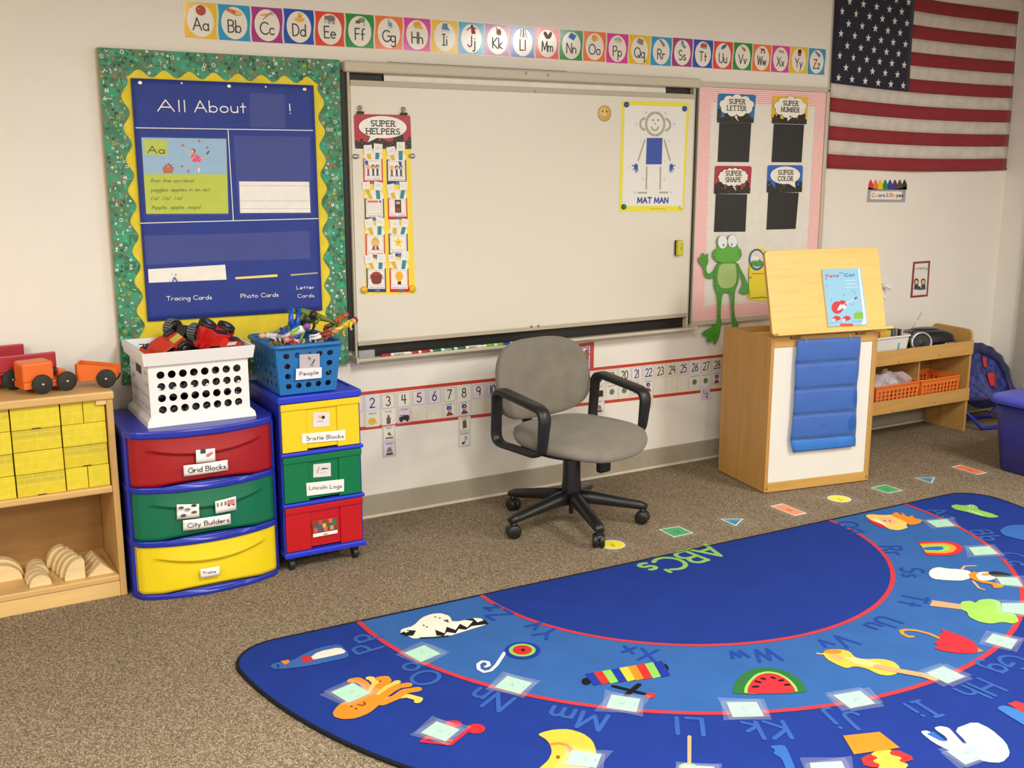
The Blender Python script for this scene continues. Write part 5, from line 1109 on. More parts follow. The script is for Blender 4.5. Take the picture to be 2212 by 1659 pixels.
# toys in the crate
def rotm(rx,ry,rz): return Euler((math.radians(rx),math.radians(ry),math.radians(rz))).to_matrix()
def toycar(name,loc,rot,sc_,body,acc,label,kind='race',group='toys in the white crate'):
    rt=root(name,loc,rot=tuple(math.radians(a) for a in rot),label=label,cat='toy car',group=group)
    L_,W_,H_=sc_; bm_=mat(body,.3,'plastic'); am_=mat(acc,.3,'plastic'); wr=H_*.36
    b=MB(); 
    prof=[(-.5,.15),(.5,.12),(.5,.3),(.42,.42),(.2,.5),(.08,.78),(-.2,.82),(-.32,.6),(-.5,.62)] if kind=='race' else [(-.5,.2),(.5,.2),(.5,.55),(.25,.6),(.15,1.0),(-.3,1.0),(-.35,.62),(-.5,.62)]
    b.prism([(x*L_,-W_*.42,z*H_) for x,z in prof],(0,W_*.84,0),bm_); mk('body',b,rt,local=True,bevel=.003)
    b=MB(); b.prism([(x*L_,-W_*.43,z*H_) for x,z in ([(.14,.5),(.05,.74),(-.18,.76),(-.26,.56)] if kind=='race' else [(.18,.62),(.11,.93),(-.25,.93),(-.28,.64)])],(0,W_*.86,0),mat('16161a',.15,'plastic')); mk('window',b,rt,local=True)
    b=MB(); b.box((-.48*L_,-W_*.44,.24*H_),(.46*L_,-W_*.425,.34*H_),am_); b.box((-.1*L_,-.15*W_,.5*H_),(.45*L_,.15*W_,.515*H_),am_); mk('stripe',b,rt,local=True,label='coloured stripe')
    if kind=='race': b=MB(); b.box((-.52*L_,-W_*.45,.74*H_),(-.40*L_,W_*.45,.79*H_),bm_); b.box((-.48*L_,-W_*.3,.6*H_),(-.45*L_,-W_*.26,.75*H_),bm_); b.box((-.48*L_,W_*.26,.6*H_),(-.45*L_,W_*.3,.75*H_),bm_); mk('spoiler',b,rt,local=True)
    for x in (-.3,.3):
        for s_ in (-1,1):
            b=MB(); b.lathe([(0,-.1*W_),(wr*.8,-.1*W_),(wr,-.07*W_),(wr,.07*W_),(wr*.8,.1*W_),(wr*.6,.08*W_),(0,.08*W_)],(x*L_,s_*W_*.44,wr*.75),mat('18181a',.5),18,(0,s_,0)); o=mk('wheel',b,rt,local=True)
            M_=wm(rt); b=MB(); b.lathe([(wr*.5,0),(wr*.4,.002),(0,.003)],M_@Vector((x*L_,s_*W_*.535,wr*.75)),mat('9a9a9c',.3,'metal'),12,M_.to_3x3()@Vector((0,s_,0))); mk('hubcap',b,o)
    return rt
toycar('toy_race_car',(.800,-.315,.848),(32,-30,14),(.155,.085,.08),'b83422','b8a648','red and olive toy race car tipped over at the left of white crate')
# monster truck upside down: big wheels up
mt=root('toy_monster_truck',(.86,-.24,.862),rot=(math.radians(8),math.radians(-62),math.radians(25)),label='black toy monster truck standing on end with big ridged grey wheels',cat='toy car',group='toys in the white crate')
bkp=mat('141416',.3,'plastic'); gry=mat('6c7074',.45,'plastic')
b=MB(); b.box((-.075,-.025,-.02),(.075,.025,.02),bkp,bev=.008); b.box((-.03,-.035,-.03),(.03,.035,.01),bkp,bev=.006); b.tube([(-.055,-.045,.0),(-.055,.045,.0)],.008,bkp); b.tube([(.055,-.045,.0),(.055,.045,.0)],.008,bkp); mk('chassis',b,mt,local=True)
b=MB(); b.box((-.06,-.03,-.065),(.065,.03,-.02),mat('22349c',.35,'plastic'),bev=.008); mk('body',b,mt,local=True,label='blue body')
for x in (-.058,.058):
    for s_ in (-1,1):
        b=MB(); w_=.021
        b.lathe([(0,-w_),(.026,-w_),(.033,-w_*.8),(.033,w_*.8),(.026,w_),(.018,w_*.7),(0,w_*.7)],(x,s_*.058,0),bkp,20,(0,s_,0)); o=mk('wheel',b,mt,local=True)
        b=MB(); M_=wm(mt)
        for k in range(22):
            a=2*PI*k/22; c=Vector((x+.033*math.cos(a),s_*.058,.033*math.sin(a))); R_=Matrix.Rotation(-a,3,'Y')
            b.box((-.0022,-w_*.75,-.003),(.0022,w_*.75,.003),gry,T=(M_@Matrix.Translation(c)@R_.to_4x4()))
        mk('tread',b,o,label='grey ridged tread')
toycar('toy_jeep',(.965,-.250,.905),(118,14,24),(.14,.10,.09),'c4201e','d8d8d8','red toy jeep with a big black wheel on top in white crate','jeep')
toycar('toy_racing_truck',(.995,-.335,.838),(24,-8,-38),(.13,.07,.065),'c8261e','e8e4e0','red and white toy racer near the front right rim of white crate')
toycar('toy_yellow_car',(.915,-.16,.86),(-30,20,80),(.11,.06,.06),'e8b830','2a3a8c','yellow and blue toy car between the jeep and the monster truck')
toycar('toy_silver_car',(1.035,-.20,.852),(15,10,50),(.10,.05,.05),'9a9c9e','b8342a','silver toy car at the back right of white crate')
toycar('toy_dark_car',(.80,-.17,.815),(0,8,50),(.15,.08,.06),'3a2a26','8a3a28','dark brown toy car at the back left of white crate')
proto=None
def lb(i): return f"dark toy car seen through the white crate holes, {('bottom','upper')[i//9]} layer, {('front','middle','back')[(i//3)%3]} {('left','centre','right')[i%3]}"
for i in range(18):
    l_,r_,c_i=i//9,(i//3)%3,i%3; loc=(.775+.112*c_i,-.345+.103*r_,.6215+.088*l_)
    if i<4: protos=(proto or [])+[toycar('toy_car',loc,(0,0,0),(.100,.088,.082),('242424','3a1c18','1c2a20','2a2a30')[i],'8a8a8a',lb(i),group='dark toy cars inside the white crate')]; proto=protos
    else: c=copy_at(proto[i%4],Vector(loc)-proto[i%4].location,label=lb(i))
# =================================================================== NARROW DRAWER CART
NX0,NX1,NY0,NY1=1.152,1.468,-.450,-.075
dc=root('drawer_cart',((NX0+NX1)/2,(NY0+NY1)/2,0),label='narrow blue drawer cart on casters with yellow, green and red drawers',cat='drawer cart')
bb_=mat('2236c4',.35,'plastic')
def cp_(name,a,c,m,bv=.003,parent=dc,**k): b=MB(); b.box(a,c,m); return mk(name,b,parent,bevel=bv,**k)
cp_('top_lid',(NX0-.004,NY0-.008,.648),(NX1+.004,NY1,.675),bb_,.005)
for x in (NX0+.012,NX1-.016): b=MB(); b.box((x,NY0+.07,.675),(x+.004,NY1-.05,.6785),bb_); mk('lid_rib',b,dc)
cp_('side_frame',(NX0,NY0+.006,.055),(NX0+.010,NY1,.65),nb); cp_('side_frame',(NX1-.010,NY0+.006,.055),(NX1,NY1,.65),nb); cp_('back_panel',(NX0,NY1-.006,.055),(NX1,NY1,.65),nb)
for z in (.447,.253): cp_('cross_rail',(NX0-.002,NY0-.008,z),(NX1+.006,NY0+.02,z+.014),bb_,.004)
cp_('base_rail',(NX0-.002,NY0-.010,.055),(NX1+.006,NY1,.077),bb_,.005)
def ndrawer(z0,z1,m,lab):
    b=MB(); x0,x1=NX0+.008,NX1-.006; c0,c1=x0+.095,x1-.088; y=NY0
    b.box((x0,y,z0),(c0,y+.02,z1-.010),m); b.box((c1,y,z0),(x1,y+.02,z1-.010),m)
    b.box((c0,y+.0045,z0+.006),(c1,y+.02,z1-.010),m); b.box((x0-.002,y-.006,z1-.024),(x1+.004,y+.012,z1),m); b.box((x0+.004,y+.02,z0),(x1-.004,NY1-.02,z1-.01),m)
    return mk('drawer',b,dc,bevel=.002,label=lab)
n1=ndrawer(.463,.646,mat('eac81c',.32,'plastic'),'yellow drawer'); n2=ndrawer(.269,.445,dgr2,'green drawer'); n3=ndrawer(.078,.251,mat('b8141c',.32,'plastic'),'red drawer')
for x in (NX0+.03,NX1-.03):
    for y in (NY0+.03,NY1-.04):
        b=MB(); b.lathe([(0,-.011),(.018,-.011),(.021,-.008),(.021,.008),(.018,.011),(0,.011)],(x,y-.004,.0215),mat('1e1e20',.5),20,(1,0,0)); b.box((x-.013,y-.012,.030),(x+.013,y+.014,.055),mat('1e1e20',.5)); mk('caster',b,dc,bevel=.002,label='black caster')
def zn(x,y): return (540+x*.25925,820+y*.25925)
NPl=wallp(NY0-.0005); NPd=wallp(NY0-.0035)
def nlabel(dob,q,t,p0,p1,h,off=.001):
    pn_=wallp(NY0-.0007); b=MB(); b.prism([pn_.at(*pn_.px(*zn(*p)),0) for p in q],pn_.n*.0006,wl); mk('label_card',b,dob,label='white label reading '+t)
    pr=Pr(wallp(NY0-.0015)); fit(pr,t,pn_.px(*zn(*p0)),pn_.px(*zn(*p1)),h,C('22201e'),0,.11); pr.done('lettering',dob)
nlabel(n1,[(432,452),(794,418),(794,502),(434,532)],'Bristle Blocks',(468,508),(778,484),.0145); nlabel(n2,[(469,862),(783,828),(783,930),(474,970)],'Lincoln Logs',(494,918),(764,900),.0145)
# labels are partly folded over at their left end
for dob,q in ((n1,[(433,455),(462,452),(468,470),(472,528),(434,532)]),(n2,[(468,864),(488,860),(490,900),(484,905),(472,925)])):
    pn_=wallp(NY0-.0026); b=MB(); b.prism([pn_.at(*pn_.px(*zn(*p)),0) for p in q],pn_.n*.0003,wl); mk('folded_corner',b,dob,label='folded white label end')
for dob,q,k in ((n1,[(523,275),(663,270),(665,388),(524,398)],0),(n2,[(527,706),(672,692),(674,804),(527,816)],1),(n3,[(519,1182),(727,1148),(730,1278),(526,1316)],2)):
    pn_=wallp(NY0-.0012+.0045*(0 if k==2 else .9)); b=MB(); b.prism([pn_.at(*pn_.px(*zn(*p)),0) for p in q],pn_.n*.0006,mat('d8d4d2',.45) if k<2 else wl); mk('picture_card',b,dob,label='picture card')
    T=quadT(q,wallp(pn_.o.y-.0006),zn); pr=Pr(wallp(pn_.o.y-.0007),T)
    if k==0: pr.ell(.62,.65,.1,.12,C('2a2420')); pr.ell(.42,.68,.1,.12,C('e8a878')); pr.line([(.28,.38),(.6,.38)],.002,C('c83a3a'))
    elif k==1: pr.line([(.2,.3),(.35,.75)],.002,C('3a3430')); pr.poly([(.4,.55),(.6,.7),(.72,.55)],C('4a5a4a')); pr.line([(.65,.62),(.85,.58)],.003,C('2a2a2a')); pr.line([(.35,.3),(.7,.35)],.001,C('6a6a6a'))
    else:
        pr.rect(.0,.22,1,1,C('7a4438')); [pr.rect(x,y,x+.14,y+.26,C(c_),1) for x,y,c_ in ((.05,.3,'c85a48'),(.2,.4,'2a5ab0'),(.4,.5,'e0b040'),(.6,.45,'1f6a3c'),(.8,.6,'2a7a44'),(.45,.28,'c86858'),(.7,.3,'d88878'),(.25,.72,'b85040'),(.65,.75,'d86a58'))]
        pr.text('cars',.5,.04,.12,C('3a3a3a'),1,.12,xs=.6)
    pr.done('picture',dob)
# blue basket of figures
bs=mat('1f6cae',.38,'plastic'); gx0,gx1,gy0,gy1,gz=1.165,1.380,-.435,-.165,.6787; gt=.865
tx0,tx1,ty0,ty1=1.148,1.398,-.452,-.142
bk_=root('toy_basket',((gx0+gx1)/2,(gy0+gy1)/2,gz),label='blue plastic basket with round holes labelled People, full of figures',cat='basket')
b=MB(); zt_=gt-.012
for (a0,a1,c0,c1,n_) in (((gx0,gy0),(gx1,gy0),(tx0,ty0),(tx1,ty0),(0,1,0)),((gx1,gy1),(gx0,gy1),(tx1,ty1),(tx0,ty1),(0,-1,0)),((gx0,gy1),(gx0,gy0),(tx0,ty1),(tx0,ty0),(1,0,0)),((gx1,gy0),(gx1,gy1),(tx1,ty0),(tx1,ty1),(-1,0,0))):
    # sloped panel: use parallelogram approximation of mid width
    m0=((a0[0]*.6+c0[0]*.4),(a0[1]*.6+c0[1]*.4)); O=Vector((a0[0],a0[1],gz)); U=Vector((a1[0]-a0[0],a1[1]-a0[1],0)); V_=Vector((0,0,zt_-gz)); shear=Vector(((c0[0]+c1[0]-a0[0]-a1[0])/2,(c0[1]+c1[1]-a0[1]-a1[1])/2,0))
    pb_=MB(); perf(pb_,O,U,V_+shear,Vector(n_)*.002,5,4,.0105,bs,(.016,.016,.012,.010),n=10,skip=lambda i,j:(j in(1,2) and i in (1,2,3) and abs(n_[1])>0 and n_[1]>0))
    # small holes look: spread widths so that the panel widens to the top
    out=[]
    for v in pb_.v:
        v=Vector(v); f=(v.z-gz)/(zt_-gz); mid=(Vector((a0[0]+a1[0],a0[1]+a1[1],0))/2); du_=Vector((a1[0]-a0[0],a1[1]-a0[1],0)).normalized()
        wb_=Vector((a1[0]-a0[0],a1[1]-a0[1],0)).length; wt_=Vector((c1[0]-c0[0],c1[1]-c0[1],0)).length
        s_=(v-mid).dot(du_); out.append(tuple(v+du_*s_*(wt_/wb_-1)*f))
    pb_.v=out; mk('side_panel',pb_,bk_)
b=MB(); b.box((gx0,gy0,gz),(gx1,gy1,gz+.004),bs); mk('basket_floor',b,bk_)
def rring(x0,x1,y0,y1,z,r): return [(x,y,z) for x,y in arc(x1-r,y1-r,r,r,0,90,5)+arc(x0+r,y1-r,r,r,90,180,5)+arc(x0+r,y0+r,r,r,180,270,5)+arc(x1-r,y0+r,r,r,270,360,5)]
b=MB(); b.tube(rring(tx0-.006,tx1+.006,ty0-.006,ty1+.006,gt-.006,.028),(.009,.007) if False else .0085,bs,8,closed=True); mk('rim',b,bk_)
def zg(x,y): return (540+x*.13261,660+y*.13261)
pn_=wallp(gy0-.017)
for nm,q,m in (('picture_card',[(805,798),(1134,782),(1136,1005),(806,1025)],mat('b4aeb4',.5)),('label_card',[(748,1028),(1168,1004),(1166,1175),(742,1214)],mat('e0dee6',.45))):
    b=MB(); b.prism([pn_.at(*pn_.px(*zg(*p)),.0 if nm[0]=='p' else .001) for p in q],pn_.n*.0008,m); mk(nm,b,bk_,label='white label reading People' if nm[0]=='l' else 'grey picture card of a figure')
pr=Pr(wallp(gy0-.0195)); gq=lambda pts:[pn_.px(*zg(*p)) for p in pts]
fit(pr,'People',gq([(808,1142)])[0],gq([(1112,1112)])[0],.0135,C('3a3a40'),0,.11); 
for ln in ([(940,860),(990,850)],[(950,830),(980,890)],[(1050,870),(1000,950),(975,985)],[(1040,900),(1010,990)],[(1060,880),(1020,930)]): pr.line(gq(ln),.0016,C('2a2a2a'))
pr.done('lettering',bk_)
# toy figures: generic
def figure(loc,rot,s,head,torso,legs,label,hair=None,arm=None):
    rt=root('toy_figure',loc,rot=tuple(math.radians(a) for a in rot),label=label,cat='toy figure',group='figures in the blue basket')
    H_,T_,L_=mat(head,.4,'plastic'),mat(torso,.35,'plastic'),mat(legs,.35,'plastic'); A_=mat(arm,.35,'plastic') if arm else T_
    b=MB(); b.ell((0,0,.80*s),(.09*s,.09*s,.11*s),H_); mk('head',b,rt,local=True)
    if hair: b=MB(); b.ell((0,.01*s,.84*s),(.10*s,.10*s,.09*s),mat(hair,.5,'plastic')); mk('hair',b,rt,local=True)
    b=MB(); b.tube([(0,0,.36*s),(0,0,.46*s),(0,0,.6*s),(0,0,.68*s),(0,0,.72*s)],[(.08*s,.09*s),(.08*s,.11*s),(.1*s,.15*s),(.09*s,.13*s),(.04*s,.04*s)],T_,12,flat=(0,1,0)); mk('torso',b,rt,local=True)
    for q_ in (-1,1):
        b=MB(); b.tube([(q_*.13*s,0,.64*s),(q_*.24*s,-.05*s,.50*s),(q_*.22*s,-.17*s,.42*s)],[.045*s,.038*s,.03*s],A_,8); b.ell((q_*.22*s,-.2*s,.42*s),(.04*s,.04*s,.04*s),H_,8,6); mk('arm',b,rt,local=True)
        b=MB(); b.tube([(q_*.06*s,0,.38*s),(q_*.09*s,-.02*s,.2*s),(q_*.10*s,.02*s,.04*s)],[.065*s,.05*s,.04*s],L_,8); b.ell((q_*.10*s,-.03*s,.02*s),(.045*s,.08*s,.025*s),L_,8,6); mk('leg',b,rt,local=True)
    return rt
figure((1.20,-.36,.872),(60,25,40),.14,'8a4a98','e8ece4','c8ccd0','white toy space figure with a purple head at left of the blue basket',arm='8cc048')
figure((1.225,-.22,.865),(60,-30,100),.15,'90a878','6a8a60','8a9a90','olive green toy figure at the back left of blue basket')
figure((1.245,-.395,.872),(80,10,-40),.12,'c88a6a','a83428','e4e0dc','red and white toy figure at the front left of blue basket')
figure((1.285,-.28,.975),(166,14,20),.19,'d8b050','1c4ec0','1c4ec0','blue toy figure upside down with boots in the air in blue basket',hair='2a2420')
figure((1.295,-.40,.876),(75,-20,70),.12,'c08060','8a3424','e8e4e0','dark red toy figure lying at the middle of blue basket rim')
figure((1.40,-.36,.885),(72,30,100),.14,'e0a070','e8c434','e8c83c','yellow toy figure lying at the right of blue basket',hair='6a2c1c')
figure((1.40,-.27,.885),(60,30,80),.13,'b85430','c8642c','8a3c20','orange brown toy figure at the far right of the blue basket')
figure((1.31,-.20,.87),(50,20,10),.15,'3a2c28','3a4c34','2f3c34','dark green toy figure at the back of blue basket',hair='3a1c14')
figure((1.25,-.31,.875),(85,0,-90),.13,'d8a880','d8d4d0','a8a4a0','pale grey toy figure among the middle of the pile')
for i,(x,y,z,a,c1,c2,c3,nm) in enumerate(((1.20,-.385,.684,10,'c88a6a','2a4aa8','8a8a90','blue'),(1.27,-.385,.684,-15,'d8a070','c8742c','3a3a3a','orange'),(1.34,-.385,.684,20,'d8a070','d8b838','5a4030','mustard'),(1.20,-.23,.684,60,'8aa070','4c7a3c','3a5a34','leaf green'),(1.275,-.21,.684,0,'b88060','8a2c24','5a2420','maroon'),(1.345,-.22,.684,-40,'c89070','6a4a8a','3a3a5a','violet'),(1.20,-.30,.76,80,'b88060','4a4a4c','2a2a2c','black'),(1.35,-.375,.775,-30,'d8a888','c8c4bc','8a2c24','cream'))):
    figure((x,y,z+.003),(0,0,a),.115,c1,c2,c3,f'{nm} toy figure inside the blue basket below the rim')
# green toy dinosaur
dn=root('toy_dinosaur',(1.345,-.27,.905),rot=(0,math.radians(14),math.radians(-12)),label='green spotted toy lizard climbing out at the top of basket',cat='toy animal')
b=MB(); dg=mat('5f7a30',.5,'plastic'); b.tube([(-.07,0,.035),(-.04,0,.045),(0,0,.04),(.04,0,.035),(.075,0,.03),(.105,0,.018)],[.006,.014,.017,.012,.007,.002],dg,10); mk('body',b,dn,local=True)
b=MB(); b.ell((-.078,0,.04),(.018,.011,.010),mat('74903c',.5,'plastic')); mk('head',b,dn,local=True)
for x,q_ in ((-.035,-1),(-.035,1),(.03,-1),(.03,1)): b=MB(); b.tube([(x,q_*.01,.038),(x-.005,q_*.028,.03),(x-.012,q_*.032,.012)],[.006,.005,.004],dg,8); mk('leg',b,dn,local=True)
# =================================================================== LECTERN EASEL
lw_=mat('b98a48',.45,'wood',ax='z'); lx=mat('c4984f',.45,'wood'); lbd=mat('eabf6e',.4,'wood')
lec=root('teaching_easel',(3.396,-.615,0),math.radians(-9.5),label='brown wooden box easel with a tilted display board, right of the chair',cat='easel')
LM=wm(lec)
def lp(name,a,c,m,bv=.002,**k): b=MB(); b.box(a,c,m); return mk(name,b,lec,local=True,bevel=bv,**k)
LWd,LD=.592,.405
lp('side_panel',(0,0,0.004),(.018,LD,.734),lw_); lp('side_panel',(LWd-.018,0,0.004),(LWd,LD,.734),lw_)
lp('top_rail',(.018,0,.690),(LWd-.018,.018,.734),lx); lp('bottom_rail',(.018,0,.004),(LWd-.018,.018,.048),lx)
lp('white_panel',(.018,.005,.048),(LWd-.018,.016,.690),mat('e2dfd6',.3,'plastic'),label='scuffed white front panel')
lp('edge_strip',(LWd-.026,-.001,.048),(LWd-.018,.005,.690),lx); lp('back_board',(.018,LD-.014,.05),(LWd-.018,LD,.726),lx); lp('inner_board',(.018,LD-.13,.66),(LWd-.018,LD-.118,.715),lbd); lp('inner_floor',(.018,.018,.655),(LWd-.018,LD-.02,.665),mat('cfc6b4',.5))
for x,z in ((.012,.022),(LWd-.012,.022)):
    b=MB(); b.lathe([(.0035,0),(.003,.001),(0,.001)],LM@Vector((x,-.0005,z)),mat('3a2a1c',.5),10,LM.to_3x3()@Vector((0,-1,0))); mk('screw',b,lec)
for x in (.10,.46): lp('hinge',(x,-.012,.727),(x+.05,.004,.739),mat('8a6a3c',.35,'metal'))
# tilted board
lean=math.atan2(.098,.375)
Mb=LM@Matrix.Translation((-.008,-.020,.745))@Matrix.Rotation(-lean,4,'X')
b=MB(); r=.022; W_,H_=.628,.392
o=arc(W_-r,H_-r,r,r,0,90,5)+arc(r,H_-r,r,r,90,180,5)+arc(r,r,r,r,180,270,5)+arc(W_-r,r,r,r,270,360,5)
b.prism([Mb@Vector((x,0,z)) for x,z in o],Mb.to_3x3()@Vector((0,.018,0)),lbd,lx); mk('display_board',b,lec,bevel=.002,label='tilted light wooden display board')
b=MB(); b.box((.006,-.034,.0),(W_+.014,0,.012),lbd,T=Mb); mk('book_ledge',b,lec,bevel=.003)
b=MB(); b.box((.28,.02,.04),(.33,.03,.30),lx,T=Mb); mk('prop_strut',b,lec)
b=MB(); b.tube([Mb@Vector((.305,.035,.26)),LM@Vector((.305,.30,.70))],.006,lx); mk('prop_leg',b,lec)
# book standing on the ledge
BP=Plane(Mb@Vector((0,-.0005,0)),Mb.to_3x3()@Vector((1,0,0)),Mb.to_3x3()@Vector((0,0,1)),Mb.to_3x3()@Vector((0,-1,0)))
def zb_(x,y): return (1470+x*.24108,480+y*.24108)
bq=[(1260,422),(1605,414),(1668,918),(1318,938)]; q=[BP.px(*zb_(*p)) for p in bq]
for i in range(4): q[i]=(q[i][0],max(q[i][1],.0135))
bk=root('picture_book',BP.at(sum(a for a,_ in q)/4,q[3][1]),label='light blue picture book with a red guitar, standing on the easel ledge',cat='book')
b=MB(); b.prism([BP.at(a,c,.0005) for a,c in q],BP.n*.007,mat('ece6da',.7)); mk('page_block',b,bk,bevel=.001,label='cream page block')
b=MB(); b.prism([BP.at(a,c,.0075) for a,c in q],BP.n*.0008,mat('8fc4e0',.3,'plastic')); mk('front_cover',b,bk,label='light blue front cover')
cvp=Plane(BP.at(0,0,.0085),BP.u,BP.v,BP.n); pr=Pr(cvp,h=.0002,step=.0002); bq_=lambda pts:[cvp.px(*zb_(*p)) for p in pts]
pr.poly(bq_([(1590,420),(1604,416),(1664,880),(1664,915),(1620,918),(1640,860)]),C('dfeaf0'),0)
fit(pr,'Pete',bq_([(1305,494)])[0],bq_([(1418,488)])[0],.0125,C('c83a6a'),1,.2); fit(pr,'the',bq_([(1424,462)])[0],bq_([(1456,456)])[0],.006,C('4a5a9a'),1,.16); fit(pr,'Cat',bq_([(1468,486)])[0],bq_([(1562,482)])[0],.0125,C('2c6aa8'),1,.2)
for i in range(3): pr.line(bq_([(1475,525+i*30),(1560+i*14,520+i*30)]),.003,C('c8e0ee'),1)
pr.done('title_print',bk); pr=Pr(cvp,h=.0002,step=.0002)
pr.poly(bq_(arc(1405,765,52,56,0,360,22)[:-1]),C('c8283a'),1); pr.poly(bq_(arc(1450,735,36,36,0,360,18)[:-1]),C('c8283a'),1); pr.poly(bq_([(1400,790),(1430,735),(1475,745),(1490,775),(1450,770),(1420,790)]),C('e8e4e4'),2)
pr.line(bq_([(1440,750),(1560,685)]),.003,C('e4e0e0'),3); pr.poly(bq_([(1552,685),(1575,665),(1585,680),(1562,695)]),C('8a3a6a'),4)
for x,y in ((1545,620),(1560,640),(1465,655),(1540,740),(1310,575),(1345,700),(1305,510)): pr.ell(*bq_([(x,y)])[0],.0016,.0022,C('2a3a5a'),1); pr.line(bq_([(x+3,y),(x+8,y-18)]),.0008,C('2a3a5a'),1)
pr.done('guitar_print',bk,label='red guitar with music notes')
for x0_ in (1360,1450):
    pr=Pr(cvp,h=.0002,step=.0002); pr.poly(bq_([(x0_,862),(x0_+30,838),(x0_+70,845),(x0_+74,872),(x0_+40,884),(x0_,880)]),C('c8283a'),1); pr.poly(bq_([(x0_,868),(x0_+26,866),(x0_+24,884),(x0_,882)]),C('e8e4e0'),2); pr.done('shoe_print',bk,label='red and white shoe')
pr=Pr(cvp,h=.0002,step=.0002)
pr.poly(bq_([(1552,815),(1634,806),(1638,862),(1558,870)]),C('7ab82c'),1); pr.line(bq_([(1575,812),(1585,800),(1605,800),(1612,808)]),.001,C('3a5a1c'),1); pr.done('green_badge',bk,label='bright green badge'); pr=Pr(cvp,h=.0002,step=.0002)
pr.poly(bq_([(1430,908),(1546,908),(1546,928),(1430,930)]),C('d83a4a'),1); pr.line(bq_([(1325,905),(1440,893)]),.0008,C('4a5a7a'),1); pr.line(bq_([(1540,890),(1632,886)]),.0012,C('3a4a7a'),1)
pr.done('cover_print',bk,kind=None)
# hanging blue pocket chart on the easel front
EP=Plane(LM@Vector((0,-.006,0)),LM.to_3x3()@Vector((1,0,0)),(0,0,1),LM.to_3x3()@Vector((0,-1,0)))
def ze(x,y): return (1530+x*.27119,640+y*.27119)
eb=mat('155cb8',.4,'fabric',s=900); ebl=mat('2878d0',.35,'fabric',s=900)
rows=[((702,345),(1208,320)),((688,535),(1195,502)),((680,745),(1175,708)),((668,948),(1170,908)),((647,1145),(1165,1102)),((666,1240),(1160,1190))]
Rr=[(EP.px(*ze(*a)),EP.px(*ze(*c))) for a,c in rows]
hc=root('hanging_pocket_chart',EP.at((Rr[5][0][0]+Rr[5][1][0])/2,Rr[5][0][1],.004),label='bright blue plastic pocket chart hanging on the front of easel',cat='pocket chart')
for k in range(5):
    (a0,a1),(c0,c1)=Rr[k],Rr[k+1]; b=MB()
    b.grid(lambda u,v: EP.at((a0[0]*(1-u)+a1[0]*u)*(1-v)+(c0[0]*(1-u)+c1[0]*u)*v,(a0[1]*(1-u)+a1[1]*u)*(1-v)+(c0[1]*(1-u)+c1[1]*u)*v,.006+.004*math.sin(PI*v)+.0015*math.sin(6*u+k)+(.004 if k==4 else 0)*v),14,6,ebl if k==4 else eb)
    mk('pocket_row',b,hc,solid=.001)
    if 0<k<5:
        b=MB(); b.tube([EP.at(a0[0]*(1-t)+a1[0]*t,a0[1]*(1-t)+a1[1]*t,.0085+.0015*math.sin(6*t+k)) for t in [i/10 for i in range(11)]],.0016,ebl,6); mk('pocket_seam',b,hc)
    if k<4:
        b=MB(); b.grid(lambda u,v: EP.at((a0[0]*(1-u)+a1[0]*u)*(1-v)+(c0[0]*(1-u)+c1[0]*u)*v,(a0[1]*(1-u)+a1[1]*u)*(1-v)+(c0[1]*(1-u)+c1[1]*u)*v,.0125+.003*math.sin(9*u*u+k)),14,3,mat('cfe4ff',.1,'clear',alpha=.05)); mk('clear_pocket',b,hc)
for (x,y) in ((766,352),(1120,330)):
    a,c=EP.px(*ze(x,y)); b=MB(); b.tube([EP.at(a+.004*math.cos(t*PI/6),c+.009*math.sin(t*PI/6)+.004,.012) for t in range(12)],.0012,mat('d8d8d4',.2,'metal'),6,closed=True); mk('hanging_ring',b,hc,label='small metal hanging ring')
# =================================================================== BOOKSHELF BY THE CORNER
bw_=mat('c79a55',.45,'wood'); bwz=mat('bf9350',.45,'wood',ax='z')
QX0,QX1,QY0,QY1=4.06,5.245,-.30,-.03
bsf=root('book_shelf',((QX0+QX1)/2,-.165,0),label='low wooden shelf with front rails between the easel and the corner',cat='shelf')
def qp(name,a,c,m,bv=.002,**k): b=MB(); b.box(a,c,m); return mk(name,b,bsf,bevel=bv,**k)
for x in (QX0,QX1-.018):
    r=.035; pts=[(QY0,0),(QY1,0)]+arc(QY1-r,.598-r,r,r,0,90,5)+arc(QY0+r,.592-r,r,r,90,180,5)
    b=MB(); b.prism([(x,y,z) for y,z in pts],(.018,0,0),bwz); mk('end_panel',b,bsf,bevel=.002)
for z0,z1 in ((.452,.531),(.185,.257)): qp('front_rail',(QX0+.002,QY0-.012,z0),(QX1-.006,QY0,z1),bw_)
for z in (.452,.185): qp('shelf_board',(QX0+.018,QY0,z),(QX1-.018,QY1,z+.016),bw_); 
qp('back_panel',(QX0+.018,QY1-.006,.185),(QX1-.018,QY1,.50),mat('a07a44',.5,'wood')); qp('centre_divider',(4.8395,QY0+.03,.201),(4.8495,QY1-.006,.452),bwz)
for x,z in ((4.62,.462),(4.95,.470),(4.60,.196),(4.94,.204),(5.19,.03)):
    b=MB(); b.lathe([(.004,0),(.003,.001),(0,.001)],(x,QY0-(.0125 if z>.1 else -.0),z),mat('3a2a1c',.5),10,(0,-1,0)); mk('screw',b,bsf)
def taper(b,x0,x1,y0,y1,z0,z1,fl,m,r=.02,th=None,lip=0):
    def ring(e,z): return rring(x0-e,x1+e,y0-e,y1+e,z,r)
    A=ring(0,z0); B=ring(fl,z1); n=len(A); b.add(A+B,[(i,(i+1)%n,(i+1)%n+n,i+n) for i in range(n)]+[tuple(range(n-1,-1,-1))],m)
